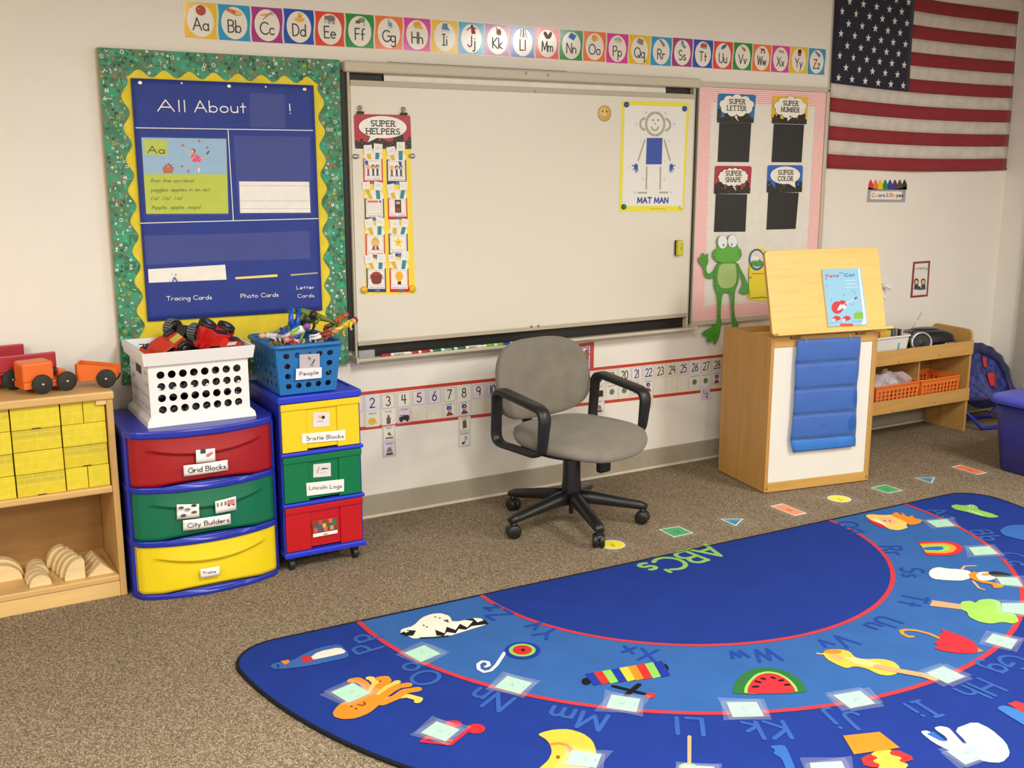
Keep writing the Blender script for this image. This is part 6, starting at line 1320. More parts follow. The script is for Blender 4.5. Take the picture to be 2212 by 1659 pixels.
# white bin with folders
wbn=root('white_bin',(4.47,-.16,.4685),label='white plastic bin of coloured folders on the top of corner shelf',cat='bin')
b=MB(); taper(b,4.22,4.72,-.275,-.06,.4685,.597,.012,mat('dcdcd6',.4,'plastic')); mk('bin_body',b,wbn,solid=.003)
b=MB(); b.tube(rring(4.203,4.737,-.292,-.043,.598,.025),.006,mat('e4e4de',.4,'plastic'),8,closed=True); mk('rim',b,wbn)
b=MB(); b.ell((4.645,-.2845,.545),(.008,.002,.028),C('4ab0b0')); mk('teal_smudge',b,wbn,label='teal smudge on the front')
for i,(x,c_,h,nm) in enumerate(((4.44,'c83a24',.605,'red'),(4.50,'d86030',.612,'orange red'),(4.56,'d8a43c',.628,'mustard yellow'),(4.60,'c8b44a',.630,'yellow'),(4.635,'6a6a6c',.636,'dark grey'),(4.66,'8a8a8c',.633,'grey'),(4.69,'4a3a3c',.630,'brown'),(4.705,'c8b4b0',.628,'pale pink'))):
    b=MB(); b.box((x-.03 if i<4 else x-.008,-.255,.475),(x+.012 if i<4 else x+.004,-.08,h),C(c_)); mk('folder',b,bevel=.001,label=f'{nm} folder upright in the white bin',cat='folder',group='folders in the white bin')
# boombox
bm_=root('portable_stereo',(4.99,-.17,.4685),math.radians(-12),label='black portable stereo with silver-ringed speaker on the corner shelf',cat='stereo')
sb_=mat('161618',.3,'plastic'); slv=mat('a8aab0',.25,'metal')
b=MB(); b.ell((0,0,.066),(.175,.092,.066),sb_,28,14,e=.72); mk('body',b,bm_,local=True)
b=MB(); b.ell((0,.0,.118),(.10,.05,.022),mat('222226',.2,'plastic'),20,8,e=.8); mk('disc_lid',b,bm_,local=True)
Ms=wm(bm_); 
for x in (-.085,.10):
    rr_=.052 if x<0 else .030; b=MB(); c=Ms@Vector((x,-.080 if x<0 else -.062,.066)); ax=Ms.to_3x3()@Vector((-.25 if x<0 else .2,-1,.18))
    if x<0:
        b.lathe([(rr_+.012,-.02),(rr_+.012,.010),(rr_+.006,.015),(rr_-.006,.012),(rr_-.006,.004)],c,slv,26,ax); o=None; b.lathe([(rr_-.005,.010),(rr_*.6,.006),(rr_*.25,.012),(0,.014)],c,mat('101012',.5),24,ax); mk('speaker',b,bm_,label='round speaker with silver ring')
    else:
        for k in range(3): b.box((x-.03+.022*k,-.094,.05),(x-.018+.022*k,-.080,.06),mat('c8c8cc',.3,'plastic'),T=Ms)
        mk('button_row',b,bm_,label='silver buttons')
b=MB(); b.tube([Ms@Vector((-.05,.05,.12)),Ms@Vector((.02,.06,.215))],.0015,slv,6); mk('antenna',b,bm_,label='thin raised antenna')
# headphones
hp=root('headphones',(5.13,-.19,.4685),label='purple and black headphones beside the portable stereo',cat='headphones')
for x,y in ((5.115,-.235),(5.175,-.20)):
    b=MB(); b.lathe([(.028,-.015),(.034,-.010),(.034,.010),(.026,.016),(0,.016)],(x,y,.505),mat('3a24a0',.35,'plastic'),18,(-.6,-1,.3)); b.lathe([(0,-.016),(.028,-.015)],(x,y,.505),sb_,18,(-.6,-1,.3)); mk('ear_cup',b,hp)
b=MB(); b.tube([(5.12,-.22,.52),(5.125,-.14,.560),(5.15,-.10,.572),(5.17,-.12,.56),(5.18,-.185,.52)],.005,sb_,8); mk('headband',b,hp)
# orange baskets
ob=mat('ea7830',.38,'plastic')
def obasket(x0,x1,label):
    y0,y1,z0,z1=-.282,-.075,.2015,.335; rt=root('orange_basket',((x0+x1)/2,(y0+y1)/2,z0),label=label,cat='basket',group='orange baskets')
    for (O,U,n_,nx) in (((x0,y0,z0),(x1-x0,0,0),(0,1,0),10),((x1,y1,z0),(x0-x1,0,0),(0,-1,0),10),((x0,y1,z0),(0,y0-y1,0),(1,0,0),6),((x1,y0,z0),(0,y1-y0,0),(-1,0,0),6)):
        pb_=MB(); perf(pb_,O,U,(0,0,z1-z0-.006),Vector(n_)*.002,nx,4,.0085 if nx==10 else .009,ob,(.012,.012,.02,.022),n=6); 
        pb_.v=[((x-(x0+x1)/2)*(1+.07*(z-z0)/(z1-z0))+(x0+x1)/2,(y-(y0+y1)/2)*(1+.06*(z-z0)/(z1-z0))+(y0+y1)/2,z) for x,y,z in pb_.v]; mk('side_panel',pb_,rt)
    b=MB(); b.box((x0,y0,z0),(x1,y1,z0+.003),ob); mk('basket_floor',b,rt); b=MB(); b.tube(rring(x0-.013,x1+.013,y0-.008,y1+.008,z1-.004,.02),.006,ob,8,closed=True); mk('rim',b,rt); return rt
obasket(4.50,4.825,'orange basket holding clear bags, left on the lower rail'); obasket(4.862,5.165,'orange basket without bags, right on the lower rail')
cl2=mat('e8e8f4',.12,'clear',alpha=.42,bump=.6)
for i,(x,y,z,c_,nm) in enumerate(((4.62,-.22,.30,'5a4a7a','purple'),(4.70,-.20,.31,'b0564a','red'),(4.56,-.21,.30,'3a3a3c','dark'))):
    rt=root('plastic_bag',(x,y,.235),label=f'crumpled clear plastic bag with {nm} things in the orange basket',cat='bag',group='clear bags in the orange basket'); random.seed(30+i)
    b=MB(); ph=random.random()*6
    b.grid(lambda u,v: Vector((x+(u-.5)*.20+.03*(v-.5)+.008*math.sin(13*v+ph),y+.03*math.sin(5*u+ph)-.02*v+.01*math.sin(19*u*v+ph),.235+.17*v*(1-.45*abs(u-.3))+.012*math.sin(11*u+ph))),14,12,cl2); mk('clear_film',b,rt,label='crumpled clear film')
    b=MB(); b.ell((x,y+.01,z-.035),(.06,.03,.035),C(c_),12,8); b.box((x-.03,y-.022,z-.03),(x+.03,y-.018,z+.03),C('d8d4dc')); mk('bag_contents',b,rt)
b=MB(); b.tube([(4.50,-.12,.18),(4.42,-.14,.06),(4.34,-.16,.012),(4.25,-.17,.006)],.003,mat('1a1a1a',.5),8); mk('power_cord',b,label='thin black power cord hanging down under the corner shelf',cat='cord')
# =================================================================== CORNER: SAUCER CHAIR
navy=mat('232a6a',.5,'checker',s=22); nv=mat('20265e',.5,'fabric',s=500); rtb=mat('22309a',.3,'plastic')
sa=root('saucer_chair',(5.51,-.30,0),label='blue checked folding saucer chair in the corner behind the shelf',cat='chair')
CC=Vector((5.51,-.30,.15))
def rimp(a):
    s_=math.sin(a); x=5.51+.26*math.cos(a); q_=abs(s_)**.6
    return Vector((x,-.22+(.08*q_ if s_>0 else -.26*q_),.17+(.29*q_+.05*(5.51-x)/.26 if s_>0 else .07*q_)))
def bowl(u,v):
    a=2*PI*u; R_=rimp(a); p=CC.lerp(R_,v); p.y+=.03*math.sin(v*PI)*(1 if a<PI else 0); p.z-=.05*math.sin(v*PI)*(1 if a>PI else .3)
    f=.008*math.sin(a*9)*v*(1-v)*3+.004*math.sin(a*17+v*7)*v; p+=Vector((0,-f,f*.6)); return p
b=MB(); b.grid(bowl,72,10,navy); mk('fabric_seat',b,sa,solid=.006)
b=MB(); b.grid(lambda u,v: bowl((u*.5),.86+.16*v)+Vector((0,-.012,.004)),40,2,nv); mk('back_hem',b,sa,solid=.012)
b=MB(); b.tube([rimp(2*PI*i/48)+Vector((0,.01,-.012)) for i in range(48)],.011,nv,8,closed=True); mk('rim_tube',b,sa)
b=MB(); b.tube([(5.28,-.22,.17),(5.29,-.26,.10),(5.33,-.345,.016),(5.46,-.37,.012),(5.60,-.33,.012),(5.68,-.26,.10),(5.71,-.22,.17)],.011,rtb,10); mk('leg_tube',b,sa)
b=MB(); b.tube([(5.29,-.20,.16),(5.31,-.16,.012),(5.50,-.13,.012),(5.66,-.16,.012),(5.71,-.20,.16)],.011,rtb,10); mk('leg_tube',b,sa)
pr_=MB()
def onbowl(pts,m,off): 
    pr_.add([bowl(u,v)+Vector((-.002,-off,off*.6)) for u,v in pts],[tuple(range(len(pts)))],m)
pr_.grid(lambda u,v: bowl(.11+.10*u,.30+.35*v*(1-.4*u))+Vector((-.002,-.010,.006)),10,6,mat('b8282c',.5)); mk('red_patch',pr_,sa,label='plain red printed patch')
b=MB(); b.grid(lambda u,v: bowl(.20+.035*u,.80-.18*v)+Vector((-.002,-.010,.006)),4,4,mat('c23a34',.5)); mk('red_patch',b,sa,label='small red printed patch')
# =================================================================== BLUE TOTE
tb=mat('2c2f78',.4,'plastic'); tbl=mat('4a52c0',.4,'plastic')
tt=root('storage_tote',(4.93,-1.17,0),label='large dark blue plastic tote with brighter lid at the right edge',cat='tote')
b=MB(); x0,x1,y0,y1=4.705,5.13,-1.46,-.885
rings=[rring(x0-e,x1+e,y0-e,y1+e,z,.06) for e,z in ((-.006,0),(0,.01),(.035,.355))]
n=len(rings[0]); vs=[p for q in rings for p in q]; b.add(vs,[(k*n+i,k*n+(i+1)%n,(k+1)*n+(i+1)%n,(k+1)*n+i) for k in range(2) for i in range(n)],tb,True); b.add(rings[0],[tuple(range(n-1,-1,-1))],tb); mk('tote_body',b,tt,solid=.003)
b=MB(); rings=[rring(x0-e,x1+e,y0-e,y1+e,z,.07) for e,z in ((.050,.345),(.056,.350),(.056,.372),(.046,.384),(.02,.386),(.0,.392))]
vs=[p for q in rings for p in q]; b.add(vs,[(k*n+i,k*n+(i+1)%n,(k+1)*n+(i+1)%n,(k+1)*n+i) for k in range(5) for i in range(n)],tbl,True); b.add(rings[-1],[tuple(range(n))],tbl); b.add(rings[0],[tuple(range(n-1,-1,-1))],tbl); mk('tote_lid',b,tt,label='bright blue lid')
for i in range(3): 
    b=MB(); b.box((4.76+.09*i,-1.36,.390),(4.775+.09*i,-.98,.396),tbl); mk('lid_rib',b,tt,bevel=.003)
# =================================================================== OFFICE CHAIR
ch=root('office_chair',(2.39,-.51,0),math.radians(10),label='grey fabric office swivel chair with black arms and five-star base',cat='chair')
gf=mat('7f786b',.85,'fabric',s=700); bp_=mat('1b1c1c',.38,'plastic')
b=MB(); b.ell((.008,-.035,.385),(.276,.258,.048),gf,40,16,e=.80)
b.v=[(x*(1-.10*max(0,y)/.25),y,z+.018*math.exp(-((y-.2)/.1)**2)-.020*max(0,(-y-.14)/.12)**2*1.0+.010*(abs(x)/.25)**2) for x,y,z in b.v]
mk('seat',b,ch,local=True,label='grey fabric seat cushion')
b=MB(); b.ell((0,0,0),(.262,.038,.172),gf,40,20,e=.66)
tl_=math.radians(8); nv_=[]
for x,y,z in b.v:
    x*= (1+.06*(-z/.18)); y=y-.7*x*x+.045*(0); z=z
    y2=y*math.cos(tl_)+z*math.sin(tl_)*1.0; z2=z*math.cos(tl_)-y*math.sin(tl_)
    nv_.append((x,y2+.225,z2+.605))
b.v=nv_; mk('backrest',b,ch,local=True,label='grey fabric backrest')
b=MB(); b.ell((0,-.03,.355),(.225,.215,.022),bp_,32,8,e=.8); mk('seat_pan',b,ch,local=True)
def rr_path(pts,r,n=5):
    out=[]; P=[Vector(p) for p in pts]; k=len(P)
    for i in range(k):
        a,c,d=P[i-1],P[i],P[(i+1)%k]; u=(a-c).normalized(); v=(d-c).normalized(); s_=c+u*r; e_=c+v*r
        for t in range(n+1): q_=t/n; out.append((s_*(1-q_)**2+c*2*q_*(1-q_)+e_*q_*q_))
    return out
for s_ in (-1,1):
    X_=s_*.287
    loop=rr_path([(X_,-.130,.372),(X_,-.152,.560),(X_*.99,.150,.602),(X_*.97,.165,.372)],.05)
    b=MB(); b.tube(loop,(.011,.024),bp_,12,closed=True,flat=(s_,0,0)) if False else None
    # flat strap section: wide across the loop plane, thin in it
    n_=len(loop); prof=[]
    for i in range(n_):
        t=(loop[(i+1)%n_]-loop[i-1]).normalized(); w_=Vector((1,0,0)); nrm=t.cross(w_).normalized()
        pad=1.45 if (0<= i) and (loop[i].z>.47 and not (loop[i].y>.10 and loop[i].z<.56)) else 1.0
        hw_,ht=.026*(1.10 if pad>1 else 1),.0105*pad; ring=[]
        for k in range(10):
            a=2*PI*k/10+PI/10; cx_=math.copysign(abs(math.cos(a))**.6,math.cos(a)); sy_=math.copysign(abs(math.sin(a))**.6,math.sin(a)); ring.append(loop[i]+w_*hw_*cx_+nrm*ht*sy_)
        prof.append(ring)
    vs=[p for q in prof for p in q]; b=MB(); b.add(vs,[(i*10+k,i*10+(k+1)%10,((i+1)%n_)*10+(k+1)%10,((i+1)%n_)*10+k) for i in range(n_) for k in range(10)],bp_,True); mk('armrest',b,ch,local=True,label='black looped armrest')
    b=MB(); b.box((min(X_,s_*.12),-.03,.366),(max(X_,s_*.12),.03,.380),bp_); mk('arm_bracket',b,ch,local=True,bevel=.002)
b=MB(); b.tube([(0,.10,.365),(0,.27,.372),(0,.305,.43),(0,.285,.60)],[(.030,.008)]*4,bp_,10,flat=(1,0,0)); mk('back_bracket',b,ch,local=True)
b=MB(); b.box((-.06,-.10,.320),(.06,.10,.345),bp_); b.lathe([(.036,.09),(.042,.13),(.042,.17),(.038,.20),(.037,.33)],(0,0,0),bp_,20); b.lathe([(.010,.045),(.010,.12)],(0,0,0),bp_,12); mk('gas_column',b,ch,local=True,bevel=.002)
b=MB(); b.box((.035,-.14,.242),(.100,-.105,.312),bp_,bev=.012); b.tube([(.06,-.09,.33),(.06,-.115,.31)],.008,bp_); mk('tilt_knob',b,ch,local=True)
for k in range(5):
    a=math.radians(258-10+72*k); d=Vector((math.cos(a),math.sin(a),0)); R_=.305
    b=MB(); b.tube([d*.02+Vector((0,0,.120)),d*.08+Vector((0,0,.118)),d*.20+Vector((0,0,.098)),d*(R_-.01)+Vector((0,0,.082)),d*(R_+.018)+Vector((0,0,.074))],[(.034,.034),(.029,.030),(.023,.027),(.019,.025),(.013,.018)],bp_,10,flat=(0,0,1)); lg=mk('base_leg',b,ch,local=True)
    c=d*R_; wa=Vector((math.cos(a+1.2),math.sin(a+1.2),0)); M_=wm(ch)
    b=MB(); 
    for q_ in (-1,1): b.lathe([(0,-.0115),(.024,-.0115),(.029,-.007),(.029,.007),(.024,.0115),(0,.0115)],M_@(c+wa*.0135*q_+Vector((0,0,.029))),bp_,18,M_.to_3x3()@wa)
    b.tube([M_@(c+Vector((0,0,.026))),M_@(c+Vector((0,0,.080)))],.014,bp_,10); b.ell(M_@(c+Vector((0,0,.044))),(.026,.026,.016),bp_,12,6); mk('caster',b,lg)
# =================================================================== FLOOR STICKERS
FPn=floorp(.0006)
def zr(x,y): return (1400+x*.36709,980+y*.36709)
def fsticker(kind,pts,colr,num,label,zf=zr):
    q=[FPn.px(*zf(*p)) for p in pts]
    if kind=='c': cx_,cy_=q[0]; q=[(cx_+.053*math.cos(2*PI*i/28),cy_+.053*math.sin(2*PI*i/28)) for i in range(28)]
    cx_=sum(a for a,_ in q)/len(q); cy_=sum(c for _,c in q)/len(q)
    b=MB(); b.prism([FPn.at(a,c,.0004) for a,c in q],(0,0,.0005),mat('ece8e0',.4)); rt=mk('floor_sticker',b,label=label,cat='sticker',group='shape stickers in a row on the carpet')
    pr=Pr(floorp(.0015),h=.0002,step=.0002); sh_=lambda f:[(cx_+(a-cx_)*f,cy_+(c-cy_)*f) for a,c in q]
    pr.poly(sh_(.88 if kind!='t' else .8),mat(colr,.35,'plastic'),0)
    pr.sub(lambda x,y:(x,y)).text(num,cx_+.0,cy_+.008,.03,C('4a4a30'),1,.07,rot=172,xs=.9); pr.done('coloured_face',rt)
    b=MB(); e=.03; xs=[a for a,_ in q]; ys=[c for _,c in q]; b.add([(min(xs)-e,min(ys)-e,.0006),(max(xs)+e,min(ys)-e,.0006),(max(xs)+e,max(ys)+e,.0006),(min(xs)-e,max(ys)+e,.0006)],[(0,1,2,3)],mat('d8d0c4',.35,'clear',alpha=.10,bump=.1)); mk('clear_film',b,rt,label='clear contact film')
fsticker('c',[(-212,536)],'f4e424','11','yellow round floor sticker beside the front caster of grey chair')
fsticker('p',[(62,447),(180,428),(267,468),(150,493)],'3cae6a','10','green square floor sticker nearest to the grey chair')
fsticker('t',[(422,385),(563,383),(517,427)],'3ca0c4','9','blue triangle floor sticker between green square and orange bar')
fsticker('p',[(718,310),(790,294),(935,352),(862,367)],'f48a54','8','orange bar floor sticker right in front of the wooden easel')
fsticker('c',[(1125,266)],'f4ea2c','7','yellow round floor sticker in front of easel right corner')
fsticker('p',[(1307,202),(1395,182),(1498,217),(1412,235)],'3cae6a','6','green square floor sticker near the top corner of rug')
fsticker('t',[(1565,143),(1688,140),(1670,175)],'3c98b8','5','blue triangle floor sticker near the dark blue tote')
fsticker('p',[(1783,79),(1840,66),(1995,113),(1938,125)],'f4824c','4','orange bar floor sticker beside the dark blue tote')
# =================================================================== RUG
dbl=mat('1c3688',.95,'rug'); mbl=mat('3361a2',.95,'rug'); rred=mat('c23a42',.95,'rug')
RC=Vector((2.515,-1.037)); ra=math.radians(-1.25); rc_,rs_=math.cos(ra),math.sin(ra)
def rl(x,y): return (RC.x+x*rc_-y*rs_,RC.y+x*rs_+y*rc_)
R3=1.745; r=.15
dcn=math.sqrt((R3-r)**2-r*r)   # corner circle centres (+-dcn,-r)
a_=math.degrees(math.atan2(-r,dcn))
outl=arc(dcn,-r,r,r,90,a_,8)+arc(0,0,R3,R3,a_,-180-a_,90)[1:-1]+arc(-dcn,-r,r,r,180-a_,90,8)
rugz=.010; rug=root('alphabet_rug',(RC.x,RC.y-.8,0),label='large half-round blue alphabet rug with animal and object pictures',cat='rug')
b=MB(); b.prism([(*rl(x,y),.0008) for x,y in outl[::-1]],(0,0,rugz-.0008),dbl); mk('rug_pile',b,rug,label='dark blue pile')
b=MB(); b.tube([(*rl(x,y),.006) for x,y in outl],.0065,mat('1a1c22',.8,'rug'),8,closed=True); mk('bound_edge',b,rug,label='black bound edge')
RP=floorp(rugz+.0004)
pr=Pr(RP,lambda x,y: rl(x,y),h=0.0,step=.0003)
A2=arc(0,0,1.30,1.215,0,-180,72); A1=arc(0,0,.84,.800,0,-180,60)
pr.poly([(x,y-.0075 if abs(y)<1e-6 else y) for x,y in A2],mbl,0); pr.done('middle_band',rug,label='medium blue band')
pr=Pr(RP,lambda x,y: rl(x,y),h=.0004,step=.0003); pr.poly([(x,y-.0075 if abs(y)<1e-6 else y) for x,y in A1],dbl,0); pr.done('inner_half_circle',rug,label='dark blue centre')
pr=Pr(RP,lambda x,y: rl(x,y),h=.0008,step=.0003); pr.line([(x,min(y,-.009)) for x,y in A2],.018,rred,0); pr.done('red_line',rug,label='outer red curved line')
pr=Pr(RP,lambda x,y: rl(x,y),h=.0008,step=.0003); pr.line([(x,min(y,-.009)) for x,y in A1],.017,rred,0); pr.done('red_line',rug,label='inner red curved line')
def y7(x,y): return (500+x*.31646,1250+y*.31646)
def y8(x,y): return (1150+x*.31646,1150+y*.31646)
def y9(x,y): return (1700+x*.36702,1050+y*.36702)
lo=mat('345ca6',.95,'rug'); li=mat('21439a',.95,'rug'); lg_=mat('8cba62',.95,'rug')
RPl=floorp(rugz+.0014)
def rtext(t,px_,py_,h,m,rot=None,off=0):
    a,c=RPl.px(px_,py_); d=Vector((a-RC.x,c-RC.y)).normalized() if rot is None else Vector((math.cos(rot),math.sin(rot)))
    ang=math.degrees(math.atan2(d.y,d.x))-90; pr=Pr(RPl,card_T(a,c,1,1,ang),h=.0002); pr.text(t,0,-h*.45,h*.9,m,0,.115,sp=.26); pr.done('letter_pair',rug,label='letters '+t)
for t,x,y in (('Zz',1068,1322),('Yy',1166,1362),('Xx',1381,1412),('Ww',1631,1417),('Vv',1810,1388),('Uu',1909,1348),('Tt',1973,1297),('Ss',1973,1237),('Rr',1931,1189),('Qq',1843,1138)): rtext(t,x,y,.090,li)
for t,x,y in (('Pp',782,1391),('Oo',902,1456),('Nn',1057,1511),('Mm',1246,1552),('Ll',1489,1569),('Kk',1656,1577),('Jj',1834,1558),('Ii',1994,1533),('Hh',2118,1490),('Gg',2184,1437),('Cc',2195,1208),('Bb',2131,1156),('Aa',2038,1110)): rtext(t,x,y,.098,lo)
a,c=RPl.px(1478,1211); 
for ch_,ox in (('A',-.15),('B',-.045),('C',.055),("'",.125),('s',.155)):
    pr=Pr(RPl,card_T(a,c,1,1,180+7),h=.0002); pr.text(ch_,ox,-.075+(.0 if ch_!='A' else .0),.125,lg_,0,.12); pr.done('title_letter',rug,label='green letter of the rug title')
def R_(h): return mat(h,.95,'rug')
def chaikin(p):
    if len(p)<6: return p
    o=[]
    for i in range(len(p)):
        (a,b_),(c,d)=p[i],p[(i+1)%len(p)]; o+=[(a*.8+c*.2,b_*.8+d*.2),(a*.2+c*.8,b_*.2+d*.8)]
    return o
def motif(name,label,zf,items):
    pr=Pr(RPl,lambda x,y: RPl.px(*zf(x,y)),h=.0006,step=.0003)
    for it in items:
        k=it[0]
        if k=='p': pr.poly(it[1] if it[2]=='1c1a1c' else chaikin(it[1]),R_(it[2]),it[3])
        elif k=='l': pr.line(it[1],it[2],R_(it[3]),it[4])
        elif k=='e': pr.poly(arc(it[1],it[2],it[3],it[4],0,360,26)[:-1],R_(it[5]),it[6])
    pr.done(name,rug,label=label)
motif('penguin_picture','blue and white penguin picture',y7,[('p',[(262,602),(290,576),(420,560),(480,520),(600,470),(735,445),(785,490),(806,535),(700,560),(560,590),(430,610),(300,620)],'3a62a4',0),('p',[(530,545),(590,500),(740,468),(790,505),(680,530),(555,556)],'e8e0cc',1),('p',[(470,540),(500,525),(555,540),(550,570),(470,575),(495,555)],'c83038',2),('p',[(335,565),(390,555),(398,572),(365,590)],'f08428',2),('e',318,592,10,4,'1a2450',3),('e',322,604,8,4,'1a2450',3)])
oc='f28a28'; oy='f2c45a'
motif('octopus_picture','orange octopus picture',y7,[('l',[(960,790),(905,715),(860,690),(820,697)],.028,oc,0),('l',[(950,780),(985,710),(955,682),(940,680)],.022,oy,0),('l',[(975,790),(1010,735),(1062,700),(1050,680),(1012,684)],.028,oc,0),('l',[(990,810),(1060,745),(1132,706)],.022,oy,0),('l',[(1010,820),(1090,762),(1140,735),(1205,726)],.028,oc,0),('l',[(1030,850),(1120,812),(1180,770),(1270,756)],.028,oc,0),('l',[(1040,830),(1120,810),(1200,800),(1255,815),(1283,822),(1270,838)],.022,oy,0),('p',[(690,915),(730,862),(800,830),(880,790),(950,780),(1020,800),(1025,850),(940,920),(850,955),(760,962),(700,945)],oc,1),('e',820,874,9,5,'5a2a18',2),('e',850,890,9,5,'5a2a18',2),('l',[(865,862),(895,868),(912,860),(905,845)],.007,'8a4a20',2)])
motif('music_note_picture','red music notes picture',y7,[('e',1515,992,58,24,'c82c38',0),('e',1668,1025,64,34,'c82c38',0),('l',[(1480,985),(1300,1110),(1495,1132),(1620,1030)],.012,'c82c38',0),('l',[(1330,1085),(1510,1108)],.012,'c82c38',0)])
motif('zebra_picture','white and black zebra picture',y7,[('p',[(1150,375),(1160,345),(1240,325),(1300,265),(1370,240),(1430,236),(1490,255),(1510,300),(1690,262),(1755,310),(1640,345),(1480,395),(1380,405),(1290,408),(1235,410),(1215,395)],'ece6d4',0),
  ('p',[(1150,375),(1200,352),(1260,356),(1240,390),(1190,392)],'1c1a1c',1),('p',[(1165,352),(1215,360),(1190,372)],'ece6d4',2),('p',[(1390,350),(1455,375),(1470,330),(1530,352),(1560,310),(1610,335),(1650,290),(1590,282),(1650,272),(1680,300),(1730,282),(1755,310),(1640,325),(1600,350),(1550,345),(1530,375),(1470,365),(1450,392),(1400,390)],'1c1a1c',1),('l',[(1290,406),(1380,402),(1480,392)],.008,'1c1a1c',1),('e',1312,320,8,4,'5a4a4a',2),('e',1334,331,8,4,'5a4a4a',2),('e',1392,264,7,4,'5a4a4a',2),('e',1422,270,7,4,'5a4a4a',2),('l',[(1452,285),(1478,298),(1470,282)],.006,'5a4a4a',2)])
motif('yoyo_picture','round yo-yo picture with a curled white string',y7,[('l',[(1865,505),(1810,590),(1770,628),(1725,638),(1688,618),(1684,585),(1712,565),(1750,570),(1758,592),(1735,602)],.012,'dcdce8',0),('e',1987,492,122,58,'1c3898',1),('e',1985,490,92,44,'8cc45a',2),('e',1985,490,66,32,'c8302c',3),('e',1990,490,14,8,'201418',4)])
sl=[]; cols_=['1c3898','c8302c','8cc45a','1c3898','f2c43c','f28a28','c8302c','8cc45a','1c3898']
for k in range(9):
    x=360+k*58; y=968-k*10; h_=80+k*3; sl.append(('p',[(x,y),(x+60,y-11),(x+118,y-11+h_-4),(x+58,y+h_)],cols_[k],1))
motif('xylophone_picture','striped xylophone picture with mallets',y8,[('e',368,1018,32,24,'141418',0),('e',868,930,62,40,'141418',0)]+sl+[('l',[(552,1050),(800,1112)],.014,'141418',0),('l',[(640,1112),(728,1040)],.016,'141418',0),('e',805,1115,35,19,'c8302c',1)])
motif('watermelon_picture','watermelon slice picture',y8,[('p',[(1368,1108),(1370,1060),(1400,1000),(1460,950),(1540,925),(1640,926),(1740,950),(1820,1000),(1862,1050),(1878,1098)],'2c7038',0),('p',[(1446,1106),(1448,1060),(1475,1015),(1525,968),(1600,948),(1680,960),(1750,998),(1800,1050),(1816,1095)],'9cc860',1),('p',[(1468,1106),(1470,1065),(1495,1020),(1540,978),(1605,960),(1675,972),(1740,1008),(1785,1060),(1800,1096)],'d0303a',2)]+[('l',[(x,y),(x+dx,y+dy)],.011,'201014',3) for x,y,dx,dy in ((1508,1057,30,-2),(1528,1020,24,6),(1568,1000,16,4),(1636,992,14,6),(1690,1015,18,-4),(1728,1044,22,-2))])
motif('moon_picture','yellow crescent moon picture',y8,[('p',[(35,1380),(80,1362),(150,1346),(250,1344),(345,1372),(410,1420),(437,1490),(432,1620),(10,1640),(60,1600),(110,1555),(134,1500),(122,1450),(95,1415)],'f2bc44',0),('e',175,1536,14,12,'8a5a2c',2),('l',[(130,1448),(180,1440),(230,1452),(262,1480),(270,1500)],.012,'e08a30',1)])
motif('leaf_stick_picture','brown stick picture with green tip',y8,[('p',[(1058,1392),(1072,1385),(1086,1392),(1084,1600),(1058,1600)],'d0a07a',0),('p',[(1000,1590),(1040,1575),(1100,1580),(1130,1600),(1130,1640),(1000,1640)],'8cc45a',1)])
motif('kite_picture','medium blue angular picture',y8,[('p',[(1615,1458),(1720,1450),(1745,1490),(1790,1600),(1800,1640),(1740,1640),(1700,1540),(1640,1510),(1660,1488)],'3568b4',0)])
motif('jack_in_box_picture','orange box picture with red and yellow figure',y9,[('p',[(330,1470),(545,1447),(665,1540),(395,1580)],'f08a28',0),('p',[(430,1592),(640,1545),(760,1605),(680,1630),(700,1660),(455,1655)],'d03434',0),('p',[(520,1562),(620,1550),(600,1580),(680,1600),(655,1620),(720,1640),(690,1670),(530,1670),(550,1640),(500,1620),(540,1600),(490,1580)],'f2c44a',1)])
motif('igloo_picture','large white rounded picture',y9,[('p',[(780,1445),(830,1438),(945,1508),(940,1480),(860,1425),(900,1412),(960,1425),(1045,1515),(1050,1500),(980,1432),(1105,1385),(1200,1430),(1290,1510),(1315,1580),(1265,1630),(1170,1625),(1080,1590),(960,1560),(860,1510)],'e8e2d8',0),('p',[(822,1460),(860,1445),(940,1505),(900,1500)],'3568b4',1),('l',[(965,1425),(1045,1512)],.010,'2c3c88',1)])
motif('violin_picture','yellow violin picture',y9,[('p',[(208,985),(240,962),(320,962),(370,975),(400,1010),(450,1020),(560,1018),(630,1035),(668,1070),(650,1105),(600,1118),(540,1110),(470,1075),(400,1060),(350,1075),(290,1050),(235,1020)],'f2bc4a',1),('e',270,976,52,14,'f08a28',2),('p',[(245,1000),(270,985),(335,1010),(322,1032)],'e0a870',2),('p',[(330,1010),(400,1010),(560,1050),(540,1078),(400,1048)],'f8d484',3),('l',[(535,1065),(660,1090),(800,1115),(860,1135)],.030,'d8a070',4),('l',[(178,986),(215,990)],.008,'f2bc4a',0)])
motif('umbrella_picture','red umbrella picture with a hooked handle',y9,[('l',[(740,886),(715,888),(680,870),(672,852),(700,846),(760,850),(840,870),(895,895)],.014,'e8923c',0),('p',[(905,838),(950,855),(1050,890),(1110,925),(1128,960),(1110,985),(1040,988),(930,975),(865,955),(890,940),(862,920),(905,905),(888,880),(922,865)],'d0303a',1),('p',[(1125,955),(1158,972),(1120,982)],'f08a28',2)])
motif('tree_picture','green tree picture lying on its side',y9,[('p',[(855,672),(1050,700),(1040,728),(840,705)],'d8a078',0),('p',[(1020,682),(1080,675),(1110,690),(1130,670),(1200,664),(1255,680),(1265,720),(1340,750),(1368,795),(1330,812),(1270,800),(1200,812),(1130,800),(1070,770),(1060,740),(1025,728)],'9ccc5c',1)])
